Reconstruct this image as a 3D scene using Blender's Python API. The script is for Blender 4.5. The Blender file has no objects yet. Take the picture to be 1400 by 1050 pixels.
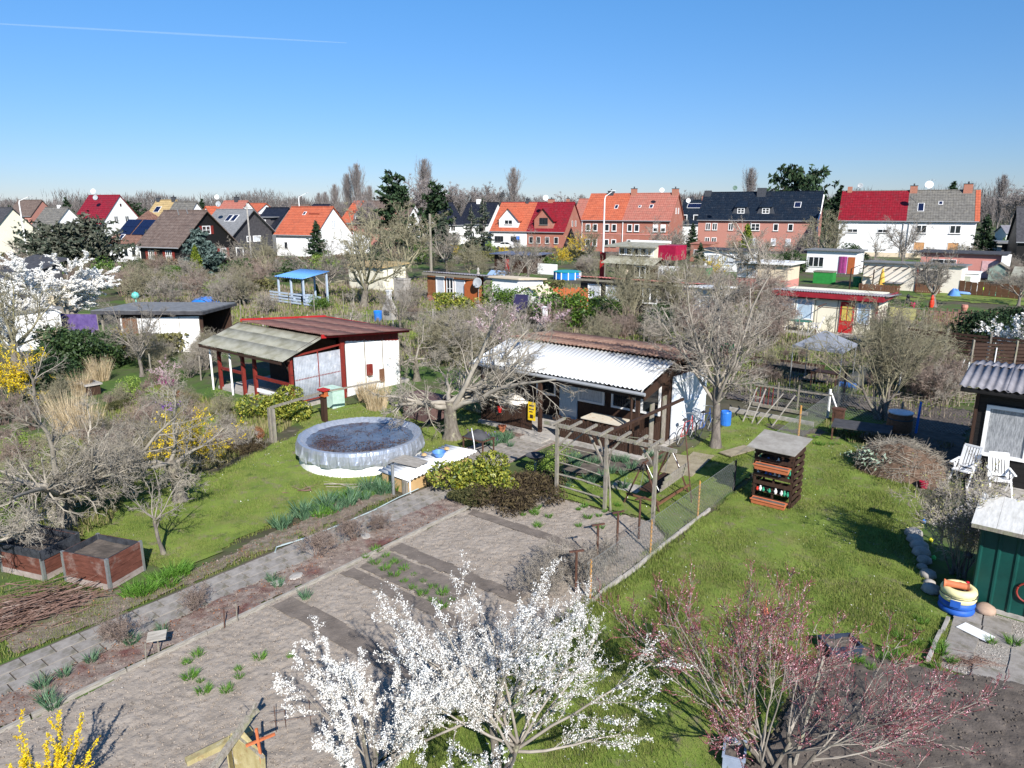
import bpy, math, random
import numpy as np
from mathutils import Vector, Matrix

# ---------------------------------------------------------------- camera, sky, sun, exposure
S = bpy.context.scene
PITCH = math.radians(13.8); FPX = 980.0; CAMH = 8.0
cam_d = bpy.data.cameras.new('camera'); cam = bpy.data.objects.new('camera', cam_d)
S.collection.objects.link(cam)
cam.location = (0, 0, CAMH); cam.rotation_euler = (math.pi/2 - PITCH, 0, 0)
cam_d.sensor_fit = 'HORIZONTAL'; cam_d.sensor_width = 36; cam_d.lens = 36*FPX/1400
cam_d.clip_start = 0.1; cam_d.clip_end = 12000
S.camera = cam
SUN_EL = math.radians(34); SHADOW_AZ = math.radians(-18)      # the way shadows fall, measured from +Y
world = bpy.data.worlds.new('World'); S.world = world; world.use_nodes = True
wt = world.node_tree; wt.nodes.clear()
sky = wt.nodes.new('ShaderNodeTexSky'); sky.sky_type = 'NISHITA'; sky.sun_disc = False
sky.sun_elevation = SUN_EL; sky.sun_rotation = math.radians(161)
sky.altitude = 100; sky.air_density = 1.0; sky.dust_density = 0.0; sky.ozone_density = 3.2
bg = wt.nodes.new('ShaderNodeBackground'); bg.inputs[1].default_value = 0.085
wo = wt.nodes.new('ShaderNodeOutputWorld')
tint = wt.nodes.new('ShaderNodeMixRGB'); tint.blend_type = 'MULTIPLY'; tint.inputs[0].default_value = 1; tint.inputs[2].default_value = (.60, .90, 1.14, 1)
wt.links.new(sky.outputs[0], tint.inputs[1])
# the clear blue reaches down to the skyline: one even grade by height, the same all round
wtc = wt.nodes.new('ShaderNodeTexCoord'); wsx = wt.nodes.new('ShaderNodeSeparateXYZ'); wrp = wt.nodes.new('ShaderNodeValToRGB'); wmx = wt.nodes.new('ShaderNodeMixRGB')
wrp.color_ramp.elements[0].position = 0; wrp.color_ramp.elements[0].color = (.80, .60, .68, 1); wrp.color_ramp.elements[1].position = .30; wrp.color_ramp.elements[1].color = (.78, .95, 1, 1)
wmx.blend_type = 'MULTIPLY'; wmx.inputs[0].default_value = 1
wt.links.new(wtc.outputs['Generated'], wsx.inputs[0]); wt.links.new(wsx.outputs[2], wrp.inputs[0]); wt.links.new(tint.outputs[0], wmx.inputs[1]); wt.links.new(wrp.outputs[0], wmx.inputs[2]); wt.links.new(wmx.outputs[0], bg.inputs[0]); wt.links.new(bg.outputs[0], wo.inputs[0])
sun_d = bpy.data.lights.new('sun', 'SUN'); sun = bpy.data.objects.new('sun', sun_d)
S.collection.objects.link(sun)
sun_d.energy = 5.0; sun_d.angle = math.radians(0.5); sun_d.color = (1.0, 0.955, 0.90)
sd = Vector((math.sin(SHADOW_AZ)*math.cos(SUN_EL), math.cos(SHADOW_AZ)*math.cos(SUN_EL), -math.sin(SUN_EL)))
sun.rotation_euler = sd.to_track_quat('-Z', 'Y').to_euler(); sun.location = (10, -10, 30)
S.view_settings.view_transform = 'Standard'; S.view_settings.look = 'None'
S.view_settings.gamma = 1; S.view_settings.use_curve_mapping = False
S.view_settings.exposure = 0.62
try:
    S.cycles.use_denoising = True
    S.cycles.max_bounces = 6; S.cycles.diffuse_bounces = 3; S.cycles.transparent_max_bounces = 12
    S.cycles.sample_clamp_indirect = 6
except Exception: pass

# ---------------------------------------------------------------- frames of reference
CA, SA_ = math.cos(PITCH), math.sin(PITCH)
GA = math.radians(-38.3)                                   # the allotments' own grid
cg, sg = math.cos(GA), math.sin(GA)
def P(u, v, z=0.0): return Vector((u*cg - v*sg, u*sg + v*cg, z))
def at(x, y, z=0.0):                                       # survey: where a sight line meets height z
    a = (x-700)/FPX; b = (y-525)/FPX
    dy = CA - b*SA_; dz = -SA_ - b*CA; t = (z-CAMH)/dz
    return Vector((a*t, dy*t, z))
def xat(x, D, z=0.0):                                      # the point at distance D on a bearing
    return Vector(((x-700)/FPX*(D*CA + (CAMH-z)*SA_), D, z))
def uvof(p): return (p.x*cg + p.y*sg, -p.x*sg + p.y*cg)

# ---------------------------------------------------------------- materials
MATS = {}
def mat(name, c, c2=None, rough=.8, scale=3.0, var=.18, bump=0.0, bscale=30.0, spec=.3, metal=0.0,
        island=False, objrand=0.0, trans=0.0, stretch=(1,1,1), detail=5.0, patch=None, alpha=None, bands=None):
    if name in MATS: return MATS[name]
    m = bpy.data.materials.new(name); m.use_nodes = True; nt = m.node_tree; N = nt.nodes; L = nt.links
    b = N['Principled BSDF']; b.inputs['Roughness'].default_value = rough; b.inputs['Metallic'].default_value = metal
    b.inputs['Specular IOR Level'].default_value = spec
    tc = N.new('ShaderNodeTexCoord'); mp = N.new('ShaderNodeMapping'); mp.inputs['Scale'].default_value = stretch
    L.new(tc.outputs['Object'], mp.inputs[0])
    lo = tuple(x*(1-var) for x in c); hi = tuple(min(1, x*(1+var)) for x in c)
    if c2: lo, hi = c, c2
    rmp = N.new('ShaderNodeValToRGB')
    rmp.color_ramp.elements[0].color = (*lo, 1); rmp.color_ramp.elements[1].color = (*hi, 1)
    rmp.color_ramp.elements[0].position = .32; rmp.color_ramp.elements[1].position = .68
    if island:
        g = N.new('ShaderNodeNewGeometry'); n = N.new('ShaderNodeTexNoise'); n.inputs['Scale'].default_value = scale
        L.new(mp.outputs[0], n.inputs[0])
        mx = N.new('ShaderNodeMath'); mx.operation = 'MULTIPLY_ADD'; mx.inputs[1].default_value = .55
        L.new(g.outputs['Random Per Island'], mx.inputs[0])
        ml = N.new('ShaderNodeMath'); ml.operation = 'MULTIPLY'; ml.inputs[1].default_value = .45
        L.new(n.outputs[0], ml.inputs[0]); L.new(ml.outputs[0], mx.inputs[2]); L.new(mx.outputs[0], rmp.inputs[0])
    else:
        n = N.new('ShaderNodeTexNoise'); n.inputs['Scale'].default_value = scale; n.inputs['Detail'].default_value = detail
        n.inputs['Roughness'].default_value = .65
        L.new(mp.outputs[0], n.inputs[0]); L.new(n.outputs[0], rmp.inputs[0])
    col = rmp.outputs[0]
    if patch:                                              # stains, moss and wear with shapes of their own
        for (pc, ps, lo_, hi_) in patch:
            n2 = N.new('ShaderNodeTexNoise'); n2.inputs['Scale'].default_value = ps; n2.inputs['Detail'].default_value = 6
            n2.inputs['Roughness'].default_value = .7
            mp2 = N.new('ShaderNodeMapping'); mp2.inputs['Location'].default_value = (ps*3.1, 7.7, 1.3)
            L.new(tc.outputs['Object'], mp2.inputs[0]); L.new(mp2.outputs[0], n2.inputs[0])
            r2 = N.new('ShaderNodeMapRange'); r2.inputs[1].default_value = lo_; r2.inputs[2].default_value = hi_
            L.new(n2.outputs[0], r2.inputs[0])
            mm = N.new('ShaderNodeMixRGB'); mm.inputs[2].default_value = (*pc, 1)
            L.new(r2.outputs[0], mm.inputs[0]); L.new(col, mm.inputs[1]); col = mm.outputs[0]
    hnodes = []
    if bands:                                              # tile courses / board joints in relief and tone: (axis, per metre, tone)
        for ax, per, tone in bands:
            sx = N.new('ShaderNodeSeparateXYZ'); L.new(tc.outputs['Object'], sx.inputs[0])
            mu = N.new('ShaderNodeMath'); mu.operation = 'MULTIPLY'; mu.inputs[1].default_value = per
            L.new(sx.outputs['XYZ'.index(ax)], mu.inputs[0])
            fr = N.new('ShaderNodeMath'); fr.operation = 'FRACT'; L.new(mu.outputs[0], fr.inputs[0])
            r3 = N.new('ShaderNodeMapRange'); r3.inputs[1].default_value = 0; r3.inputs[2].default_value = .3
            r3.inputs[3].default_value = 1-tone; r3.inputs[4].default_value = 1
            L.new(fr.outputs[0], r3.inputs[0])
            mm = N.new('ShaderNodeMixRGB'); mm.blend_type = 'MULTIPLY'; mm.inputs[0].default_value = 1
            L.new(col, mm.inputs[1]); L.new(r3.outputs[0], mm.inputs[2]); col = mm.outputs[0]
            hnodes.append(fr.outputs[0])
    if objrand:
        oi = N.new('ShaderNodeObjectInfo'); hs = N.new('ShaderNodeHueSaturation')
        mr = N.new('ShaderNodeMapRange'); mr.inputs[3].default_value = 1-objrand; mr.inputs[4].default_value = 1+objrand
        L.new(oi.outputs['Random'], mr.inputs[0]); L.new(mr.outputs[0], hs.inputs['Value'])
        L.new(col, hs.inputs['Color']); col = hs.outputs[0]
    L.new(col, b.inputs['Base Color'])
    if bump or hnodes:
        nb = N.new('ShaderNodeTexNoise'); nb.inputs['Scale'].default_value = bscale; nb.inputs['Detail'].default_value = 6
        L.new(mp.outputs[0], nb.inputs[0])
        bp = N.new('ShaderNodeBump'); bp.inputs['Strength'].default_value = .6; bp.inputs['Distance'].default_value = bump or .01
        L.new(nb.outputs[0], bp.inputs['Height']); last = bp
        for h in hnodes:
            b2 = N.new('ShaderNodeBump'); b2.inputs['Strength'].default_value = .6; b2.inputs['Distance'].default_value = .03
            L.new(h, b2.inputs['Height']); L.new(last.outputs[0], b2.inputs['Normal']); last = b2
        L.new(last.outputs[0], b.inputs['Normal'])
    out = N['Material Output']
    if trans:
        t = N.new('ShaderNodeBsdfTranslucent'); L.new(col, t.inputs[0])
        ms = N.new('ShaderNodeMixShader'); ms.inputs[0].default_value = trans
        L.new(b.outputs[0], ms.inputs[1]); L.new(t.outputs[0], ms.inputs[2]); L.new(ms.outputs[0], out.inputs[0])
    if alpha is not None:
        tr = N.new('ShaderNodeBsdfTransparent'); ms = N.new('ShaderNodeMixShader'); ms.inputs[0].default_value = alpha
        L.new(tr.outputs[0], ms.inputs[1]); L.new(b.outputs[0], ms.inputs[2]); L.new(ms.outputs[0], out.inputs[0])
    MATS[name] = m
    return m

W = lambda n, c, **k: mat(n, c, **k)
m_white   = mat('white render', (.80,.80,.78), rough=.9, var=.04, scale=1.5, bump=.002, patch=[((.50,.47,.40), .9, .52, .9)])
m_whitep  = mat('white paint', (.82,.82,.80), rough=.45, var=.04, scale=6)
m_whitewall = mat('white hut wall', (.86,.86,.84), rough=.8, var=.03, scale=2, bump=.002, patch=[((.5,.47,.40), 1.3, .55, .9)])
m_brick   = mat('brick wall', (.30,.105,.07), c2=(.43,.18,.13), rough=.92, scale=14, bump=.006, bscale=60, bands=[('Z', 4, .12)], patch=[((.42,.27,.22), .6, .5, .8)])
m_brickp  = mat('pale brick wall', (.40,.17,.13), c2=(.50,.25,.20), rough=.92, scale=14, bump=.006, bscale=60, bands=[('Z', 4, .12)])
m_beige   = mat('beige render', (.62,.52,.38), rough=.9, var=.06, scale=1.5, bump=.002)
m_cream   = mat('cream render', (.74,.70,.55), rough=.9, var=.05, scale=1.5, bump=.002)
m_yellowr = mat('yellow render', (.70,.56,.25), rough=.9, var=.05, scale=1.5)
m_pinkr   = mat('pink render', (.55,.24,.20), rough=.9, var=.08, scale=3)
m_black   = mat('black stained boards', (.014,.013,.013), rough=.55, var=.3, scale=3, bump=.004, stretch=(1,1,8), bands=[('Z', 5, .5)])
m_dkbrown = mat('dark brown wood', (.030,.016,.011), c2=(.062,.032,.02), rough=.7, scale=4, bump=.004, stretch=(6,6,1), bscale=20)
m_brown   = mat('brown wood', (.12,.055,.03), c2=(.20,.10,.055), rough=.75, scale=4, bump=.004, stretch=(1,6,6), bscale=20)
m_redwood = mat('red painted wood', (.15,.018,.014), c2=(.22,.032,.022), rough=.6, scale=5, bump=.002)
m_redpaint= mat('bright red trim', (.42,.022,.022), rough=.5, var=.15, scale=4)
m_greywood= mat('weathered grey timber', (.14,.12,.095), c2=(.33,.30,.25), rough=.9, scale=5, bump=.006, bscale=22, stretch=(5,5,1), patch=[((.20,.23,.10), 3, .52, .75)])
m_greywoodx= mat('weathered grey board', (.20,.18,.15), c2=(.42,.39,.34), rough=.9, scale=4, bump=.006, bscale=22, stretch=(1,8,8))
m_conc    = mat('concrete', (.30,.28,.25), c2=(.46,.43,.39), rough=.95, scale=6, bump=.004, bscale=50, patch=[((.13,.12,.09), 2.2, .52, .8)])
m_paver   = mat('grey concrete paver', (.22,.20,.178), c2=(.32,.295,.265), rough=.95, scale=5, bump=.004, bscale=70, objrand=.08, patch=[((.11,.10,.06), 4, .5, .8)])
m_glass   = mat('window glass', (.02,.025,.03), rough=.04, var=.1, spec=1.0)
m_curtain = mat('curtained glass', (.55,.58,.62), rough=.12, var=.25, scale=5, stretch=(9,9,1), spec=.8)
m_curtainb= mat('blue curtained glass', (.32,.44,.56), c2=(.50,.62,.72), rough=.12, scale=3, stretch=(9,9,1), spec=.8)
m_steel   = mat('galvanised steel', (.42,.43,.43), rough=.45, metal=.7, var=.15, scale=8)
m_dkmetal = mat('rusty dark metal', (.05,.028,.02), c2=(.13,.06,.04), rough=.7, scale=12, bump=.002)
m_gutter  = mat('grey gutter', (.30,.31,.32), rough=.5, var=.1)
m_chimney = mat('chimney brick', (.30,.12,.08), c2=(.42,.2,.14), rough=.9, scale=10)
m_dish    = mat('dish grey', (.35,.37,.38), rough=.5, var=.05)
def roofm(name, c, c2=None, **k): return mat(name, c, c2=c2, rough=k.pop('rough', .7), scale=k.pop('scale', 2.2), bands=[('X', 2.6, .38), ('Y', 2.3, .34)], bump=.008, patch=k.pop('patch', [(tuple(.55*x+.02 for x in c), .8, .50, .78), (tuple(min(1, .8*x+.06) for x in (c2 or c)), 2.2, .56, .8)]), **k)
m_rorange = roofm('orange tiles', (.42,.095,.045), (.52,.14,.07))
m_rpink   = roofm('faded red tiles', (.34,.11,.08), (.44,.17,.125), patch=[((.30,.16,.12), 1.2, .5, .75)])
m_rred    = roofm('glossy dark red tiles', (.19,.010,.016), (.27,.016,.026), rough=.35)
m_rgrey   = roofm('mossy grey tiles', (.10,.095,.085), (.20,.19,.17), patch=[((.25,.23,.18), 2, .5, .8)])
m_rblack  = roofm('blue black tiles', (.007,.012,.022), (.015,.024,.038), rough=.3)
m_rbrown  = roofm('brown grey tiles', (.11,.075,.06), (.19,.145,.12))
m_rbrownr = roofm('red brown tiles', (.16,.08,.055), (.25,.14,.10))
m_ryellow = roofm('pale ochre tiles', (.38,.27,.12), (.50,.37,.18))
m_fgrey   = mat('grey roofing felt', (.13,.135,.14), c2=(.22,.225,.23), rough=.9, scale=3, bump=.004, bscale=60)
m_fdark   = mat('dark roofing felt', (.035,.035,.04), c2=(.08,.08,.085), rough=.85, scale=3, bump=.004)
m_corrgrey= mat('grey lichen cement sheet', (.25,.245,.19), c2=(.38,.37,.30), rough=.95, scale=2.2, bump=.003, bscale=60, patch=[((.17,.16,.10), 1.1, .5, .75)])
m_corrwht = mat('white corrugated sheet', (.66,.67,.66), rough=.55, var=.05, scale=2, patch=[((.45,.42,.36), 1.6, .54, .85)])
m_corrbrn = mat('brown corrugated sheet', (.14,.075,.055), c2=(.25,.15,.11), rough=.85, scale=2, patch=[((.33,.24,.18), 1.4, .5, .8)])
m_corrred = mat('dull red corrugated sheet', (.105,.05,.042), c2=(.20,.105,.09), rough=.8, scale=2, patch=[((.26,.19,.15), .9, .5, .8)])
m_corrslate=mat('slate grey corrugated sheet', (.16,.155,.17), c2=(.27,.26,.28), rough=.7, scale=2)
m_corrpink= mat('faded red corrugated sheet', (.36,.10,.09), c2=(.45,.18,.15), rough=.8, scale=2)
m_solar   = mat('solar panel glass', (.008,.012,.04), rough=.12, var=.2, spec=.8)

# ---------------------------------------------------------------- mesh building
class MB:
    def __init__(s): s.v = []; s.f = []
    def add(s, vs, fs):
        s.ch = getattr(s, 'ch', []); s.ch.append((len(s.v), len(s.f))); o = len(s.v); s.v += [tuple(p) for p in vs]; s.f += [tuple(i+o for i in f) for f in fs]; return s
    def box(s, x0, x1, y0, y1, z0, z1, taper=0):
        if x0 > x1: x0, x1 = x1, x0
        if y0 > y1: y0, y1 = y1, y0
        if z0 > z1: z0, z1 = z1, z0
        t = taper
        vs = [(x0,y0,z0),(x1,y0,z0),(x1,y1,z0),(x0,y1,z0),(x0+t,y0+t,z1),(x1-t,y0+t,z1),(x1-t,y1-t,z1),(x0+t,y1-t,z1)]
        return s.add(vs, [(0,3,2,1),(4,5,6,7),(0,1,5,4),(1,2,6,5),(2,3,7,6),(3,0,4,7)])
    def beam(s, a, b, w, h, up=(0,0,1)):                    # rectangular bar from a to b
        a, b = Vector(a), Vector(b); d = (b-a).normalized(); upv = Vector(up)
        if abs(d.dot(upv)) > .99: upv = Vector((0,1,0))
        sx = d.cross(upv).normalized()*w/2; sz = sx.cross(d).normalized()*h/2
        vs = []
        for q in (a, b): vs += [q-sx-sz, q+sx-sz, q+sx+sz, q-sx+sz]
        return s.add(vs, [(0,1,2,3),(4,7,6,5),(0,4,5,1),(1,5,6,2),(2,6,7,3),(3,7,4,0)])
    def tube(s, pts, r, k=6, r2=None, cap=True):
        pts = [Vector(p) for p in pts]; n = len(pts); vs = []
        for i, p in enumerate(pts):
            d = (pts[min(i+1,n-1)]-pts[max(i-1,0)]).normalized()
            u = d.cross(Vector((0,0,1)) if abs(d.z) < .9 else Vector((1,0,0))).normalized(); w = d.cross(u)
            rr = (r[i] if isinstance(r, (list, tuple)) else (r if r2 is None else r+(r2-r)*i/(n-1)))
            vs += [p+(u*math.cos(2*math.pi*j/k)+w*math.sin(2*math.pi*j/k))*rr for j in range(k)]
        fs = [(i*k+j, i*k+(j+1)%k, (i+1)*k+(j+1)%k, (i+1)*k+j) for i in range(n-1) for j in range(k)]
        if cap: fs += [tuple(range(k-1,-1,-1)), tuple((n-1)*k+j for j in range(k))]
        return s.add(vs, fs)
    def lathe(s, prof, k=16, c=(0,0,0)):                    # prof: (r,z) list from the bottom up
        vs = [(c[0]+r*math.cos(2*math.pi*j/k), c[1]+r*math.sin(2*math.pi*j/k), c[2]+z) for r, z in prof for j in range(k)]
        fs = [(i*k+j, i*k+(j+1)%k, (i+1)*k+(j+1)%k, (i+1)*k+j) for i in range(len(prof)-1) for j in range(k)]
        fs += [tuple(range(k-1,-1,-1)), tuple((len(prof)-1)*k+j for j in range(k))]
        return s.add(vs, fs)
    def prism(s, poly, d):                                  # polygon (list of 3D points, in a plane) pushed along d
        n = len(poly); d = Vector(d); a = [Vector(p) for p in poly]
        return s.add(a+[p+d for p in a], [tuple(range(n))[::-1], tuple(range(n,2*n))]+[(i,(i+1)%n,(i+1)%n+n,i+n) for i in range(n)])
    def slab(s, q, t):                                      # four corners (top face), thickness t downwards
        return s.prism(q, (0,0,-t))
    def mesh(s, name, m=None, smooth=False):
        me = bpy.data.meshes.new(name); me.from_pydata(s.v, [], s.f); me.update()
        import bmesh
        bm = bmesh.new(); bm.from_mesh(me); bmesh.ops.recalc_face_normals(bm, faces=bm.faces); bm.to_mesh(me); bm.free()
        if smooth: me.polygons.foreach_set('use_smooth', [True]*len(me.polygons))
        if m: me.materials.append(m)
        return me
def mesh_np(name, V, F, m=None, smooth=False):
    V = np.asarray(V, dtype=np.float32).reshape(-1, 3); F = np.asarray(F, dtype=np.int32); k = F.shape[1]
    me = bpy.data.meshes.new(name)
    me.vertices.add(len(V)); me.vertices.foreach_set('co', V.ravel())
    me.loops.add(F.size); me.loops.foreach_set('vertex_index', F.ravel())
    me.polygons.add(len(F)); me.polygons.foreach_set('loop_start', np.arange(0, F.size, k, dtype=np.int32))
    try: me.polygons.foreach_set('loop_total', np.full(len(F), k, dtype=np.int32))
    except Exception: pass
    if smooth: me.polygons.foreach_set('use_smooth', np.ones(len(F), dtype=bool))
    me.update(calc_edges=True)
    if m: me.materials.append(m)
    return me
def link(o): S.collection.objects.link(o); return o
def thing_at(name, label, cat, loc, rz=0.0, group=None, scale=None):
    o = link(bpy.data.objects.new(name, None)); o.location = loc; o.rotation_euler = (0, 0, rz); o.empty_display_size = .2
    o['label'] = label; o['category'] = cat
    if group: o['group'] = group
    if scale: o.scale = scale if hasattr(scale, '__len__') else (scale,)*3
    return o
def thing(name, label, cat, u, v, z=0.0, rot=0.0, group=None): return thing_at(name, label, cat, P(u, v, z), GA+rot, group)
SPLIT = set('brace rail pole post downpipe joint_strip fascia rear_fascia corner_post panel_batten wall_joint roof_joist veranda_beam side_fascia parapet spokes door_pane door_frame roof_frame awning_rail spoke wall_batten ladder_side eave_beam leg rung beam rafter tray bar upright crossbar bolt_head plinth_block stripe'.split())
def part(name, mb, m, parent, smooth=False, kind=None, label=None):
    if name in SPLIT and isinstance(mb, MB) and len(mb.ch) > 1:
        ch = mb.ch + [(len(mb.v), len(mb.f))]; o = None
        for (a, fa), (b, fb) in zip(ch, ch[1:]):
            q = MB(); q.add(mb.v[a:b], [tuple(i-a for i in f) for f in mb.f[fa:fb]]); o = part(name, q, m, parent, smooth, kind, label)
        return o
    me = mb if isinstance(mb, bpy.types.Mesh) else mb.mesh(name, m, smooth)
    o = link(bpy.data.objects.new(name, me)); o.parent = parent
    if kind: o['kind'] = kind
    if label: o['label'] = label
    return o
def solo(name, label, cat, mb, m, loc, rz=0.0, group=None, smooth=False, scale=None, rot=None):
    me = mb if isinstance(mb, bpy.types.Mesh) else mb.mesh(name, m, smooth)
    o = link(bpy.data.objects.new(name, me)); o.location = loc; o.rotation_euler = rot or (0, 0, rz)
    o['label'] = label; o['category'] = cat
    if group: o['group'] = group
    if scale: o.scale = scale if hasattr(scale, '__len__') else (scale,)*3
    return o
def struct(name, me, loc=(0,0,0), rz=0.0, kind='structure'):
    o = link(bpy.data.objects.new(name, me)); o.location = loc; o.rotation_euler = (0, 0, rz); o['kind'] = kind; return o
def dup(root, loc=None, rz=None, label=None, scale=None):
    c = root.copy(); link(c)
    if loc is not None: c.location = loc
    if rz is not None: c.rotation_euler = (0, 0, rz)
    if label: c['label'] = label
    if scale: c.scale = scale if hasattr(scale, '__len__') else (scale,)*3
    for ch in root.children:
        d = ch.copy(); link(d); d.parent = c
        for g in ch.children:
            e = g.copy(); link(e); e.parent = d
    return c

# ---------------------------------------------------------------- noise on numpy arrays
def _h(ix, iy, seed):
    n = (ix.astype(np.int64)*374761393 + iy.astype(np.int64)*668265263 + seed*1274126177) & 0xffffffff
    n = ((n ^ (n >> 13))*1274126177) & 0xffffffff
    return ((n ^ (n >> 16)) & 0xffff)/65535.0
def vnoise(x, y, seed=0):
    ix = np.floor(x); iy = np.floor(y); fx = x-ix; fy = y-iy
    fx = fx*fx*(3-2*fx); fy = fy*fy*(3-2*fy)
    a = _h(ix, iy, seed); b = _h(ix+1, iy, seed); c = _h(ix, iy+1, seed); d = _h(ix+1, iy+1, seed)
    return (a*(1-fx)+b*fx)*(1-fy) + (c*(1-fx)+d*fx)*fy
def fbm(x, y, seed=0, o=4, g=.5):
    s = 0; a = 1; t = 0
    for i in range(o):
        s = s + a*vnoise(x*2**i+i*17.3, y*2**i-i*9.1, seed+i); t += a; a *= g
    return s/t
def inside(px, py, poly):
    r = np.zeros(px.shape, bool); n = len(poly)
    for i in range(n):
        x0, y0 = poly[i]; x1, y1 = poly[(i+1) % n]
        if y0 == y1: continue
        c = ((y0 > py) != (y1 > py)) & (px < (x1-x0)*(py-y0)/(y1-y0)+x0); r ^= c
    return r
# ================================================================ THE GROUND
def patch_sheet(name, poly, res, z, hf, m, jitter=.12, kind='structure', seed=1, smooth=False):
    """a sheet of ground inside poly (garden coordinates), with an uneven rim; hf gives height"""
    xs = [p[0] for p in poly]; ys = [p[1] for p in poly]
    u = np.arange(min(xs)-.3, max(xs)+.3, res); v = np.arange(min(ys)-.3, max(ys)+.3, res)
    U, V = np.meshgrid(u, v)
    jx = (fbm(U*1.6, V*1.6, seed, 3)-.5)*jitter*4; jy = (fbm(U*1.6+50, V*1.6, seed+5, 3)-.5)*jitter*4
    ins = inside(U+jx, V+jy, poly)
    Z = hf(U, V) + z
    cell = ins[:-1,:-1] & ins[1:,:-1] & ins[:-1,1:] & ins[1:,1:]
    idx = np.arange(U.size).reshape(U.shape)
    F = np.stack([idx[:-1,:-1][cell], idx[:-1,1:][cell], idx[1:,1:][cell], idx[1:,:-1][cell]], 1)
    used = np.unique(F); rm = np.full(U.size, -1); rm[used] = np.arange(len(used)); F = rm[F]
    X = U*cg - V*sg; Y = U*sg + V*cg
    VV = np.stack([X.ravel()[used], Y.ravel()[used], Z.ravel()[used]], 1)
    return struct(name, mesh_np(name, VV, F, m, smooth), kind=kind)

m_scrub = mat('garden ground', (.045,.045,.024), c2=(.12,.10,.065), rough=.98, scale=.55, detail=9, bump=.03, bscale=5,
              patch=[((.065,.12,.02), .16, .46, .58), ((.20,.17,.13), .9, .60, .74), ((.05,.06,.03), 1.7, .55, .8)])
m_lawn = mat('mown lawn', (.10,.155,.022), c2=(.20,.26,.045), rough=.97, scale=1.1, detail=9, bump=.02, bscale=45,
             patch=[((.19,.19,.06), .9, .50, .72), ((.19,.16,.10), 2.3, .54, .68), ((.045,.085,.012), 1.5, .55, .7)])
m_soil = mat('dry tilled soil', (.25,.212,.172), c2=(.35,.302,.25), rough=.98, scale=2.0, detail=10, bump=.02, bscale=26,
             patch=[((.12,.10,.082), 7, .58, .70), ((.10,.08,.065), 17, .60, .68), ((.42,.36,.30), 11, .6, .75)])
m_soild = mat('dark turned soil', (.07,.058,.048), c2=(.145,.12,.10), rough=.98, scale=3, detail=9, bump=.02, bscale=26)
m_borders = mat('grey brown border soil', (.11,.09,.06), c2=(.25,.21,.165), rough=.98, scale=5, detail=9, bump=.03, bscale=40, patch=[((.08,.11,.03), 2.5, .55, .7), ((.16,.08,.06), 1.5, .58, .75)])
m_mulch = mat('brown leaf mulch', (.15,.11,.09), c2=(.31,.255,.215), rough=.98, scale=6, detail=9, bump=.03, bscale=40, patch=[((.13,.055,.048), 1.1, .50, .66), ((.08,.06,.045), 9, .58, .7)])

m_trod = mat('moist trodden soil', (.115,.095,.078), c2=(.21,.175,.145), rough=.98, scale=2.4, detail=9, bump=.02, bscale=26)
m_clod = mat('soil crumbs', (.23,.19,.155), c2=(.34,.29,.24), rough=.98, scale=3, island=True)
# one sheet out to the horizon
R = [0, 30, 60, 100, 160, 260, 450, 800, 1500, 3000, 6000]; K = 48
V = [(0,0,-.012)]; F4 = []
mb = MB(); mb.v = [(0, 0, -.012)]
for r in R[1:]:
    for k in range(K): mb.v.append((r*math.cos(2*math.pi*k/K), r*math.sin(2*math.pi*k/K), -.012))
mb.f = [(0, 1+k, 1+(k+1) % K) for k in range(K)]
for i in range(len(R)-2):
    mb.f += [(1+i*K+k, 1+(i+1)*K+k, 1+(i+1)*K+(k+1) % K, 1+i*K+(k+1) % K) for k in range(K)]
struct('ground', mb.mesh('ground', m_scrub))

def soil_h(amp, f, seed):
    def h(U, V):
        a = fbm(U*f, V*f, seed, 4, .55); c = np.abs(fbm(U*f*2.3, V*f*2.3, seed+9, 3)-.5)*2
        return amp*(a*1.1 + (1-c)*.5 - .3)
    return h
BED = [(-12.2,1.5),(-12.2,15.0),(-10.9,15.7),(-9.4,15.75),(-7.9,15.9),(-7.1,15.2),(-7.1,1.5)]
patch_sheet('vegetable_bed', BED, .036, .0, soil_h(.045, 11, 3), m_soil, jitter=.03)
FLOWERBED = [(-13.22,1.5),(-13.22,14.0),(-13.05,15.9),(-12.3,15.2),(-12.3,1.5)]
patch_sheet('flower_border', FLOWERBED, .05, .012, soil_h(.05, 8, 31), m_mulch, jitter=.05)
FLOWERBED2 = [(-14.35,3.5),(-14.35,13.0),(-15.1,13.0),(-15.3,11.2),(-15.0,8.6),(-14.9,6.9),(-15.3,5.6),(-15.6,4.6),(-15.7,3.4)]
patch_sheet('lawn_side_border', FLOWERBED2, .05, .008, soil_h(.05, 8, 47), m_borders, jitter=.10)
for nm, v0, v1, u0, u1 in (('a',7.3,7.85,-12.1,-7.6),('b',9.05,9.45,-12.1,-8),('c',10.5,10.95,-12.1,-8.2),('d',13.25,13.6,-12.0,-7.6)):
    patch_sheet('trodden_furrow', [(u0,v0),(u1,v0),(u1,v1),(u0,v1)], .045, .036, soil_h(.015, 11, 71), m_trod, jitter=.035)
patch_sheet('weeded_strip', [(-12.0,9.5),(-9.2,9.5),(-9.2,10.45),(-12.0,10.45)], .045, .028, soil_h(.03, 11, 77), m_trod, jitter=.035)
SOIL2 = [(-2.3,13.35),(-1.5,13.5),(-.95,13.42),(-.6,13.7),(.6,13.9),(4,13.8),(4,4),(-3.1,4),(-2.75,10.7),(-2.95,11.9)]
patch_sheet('dark_soil_bed', SOIL2, .045, .004, soil_h(.055, 7, 91), m_soild, jitter=.10)

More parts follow.
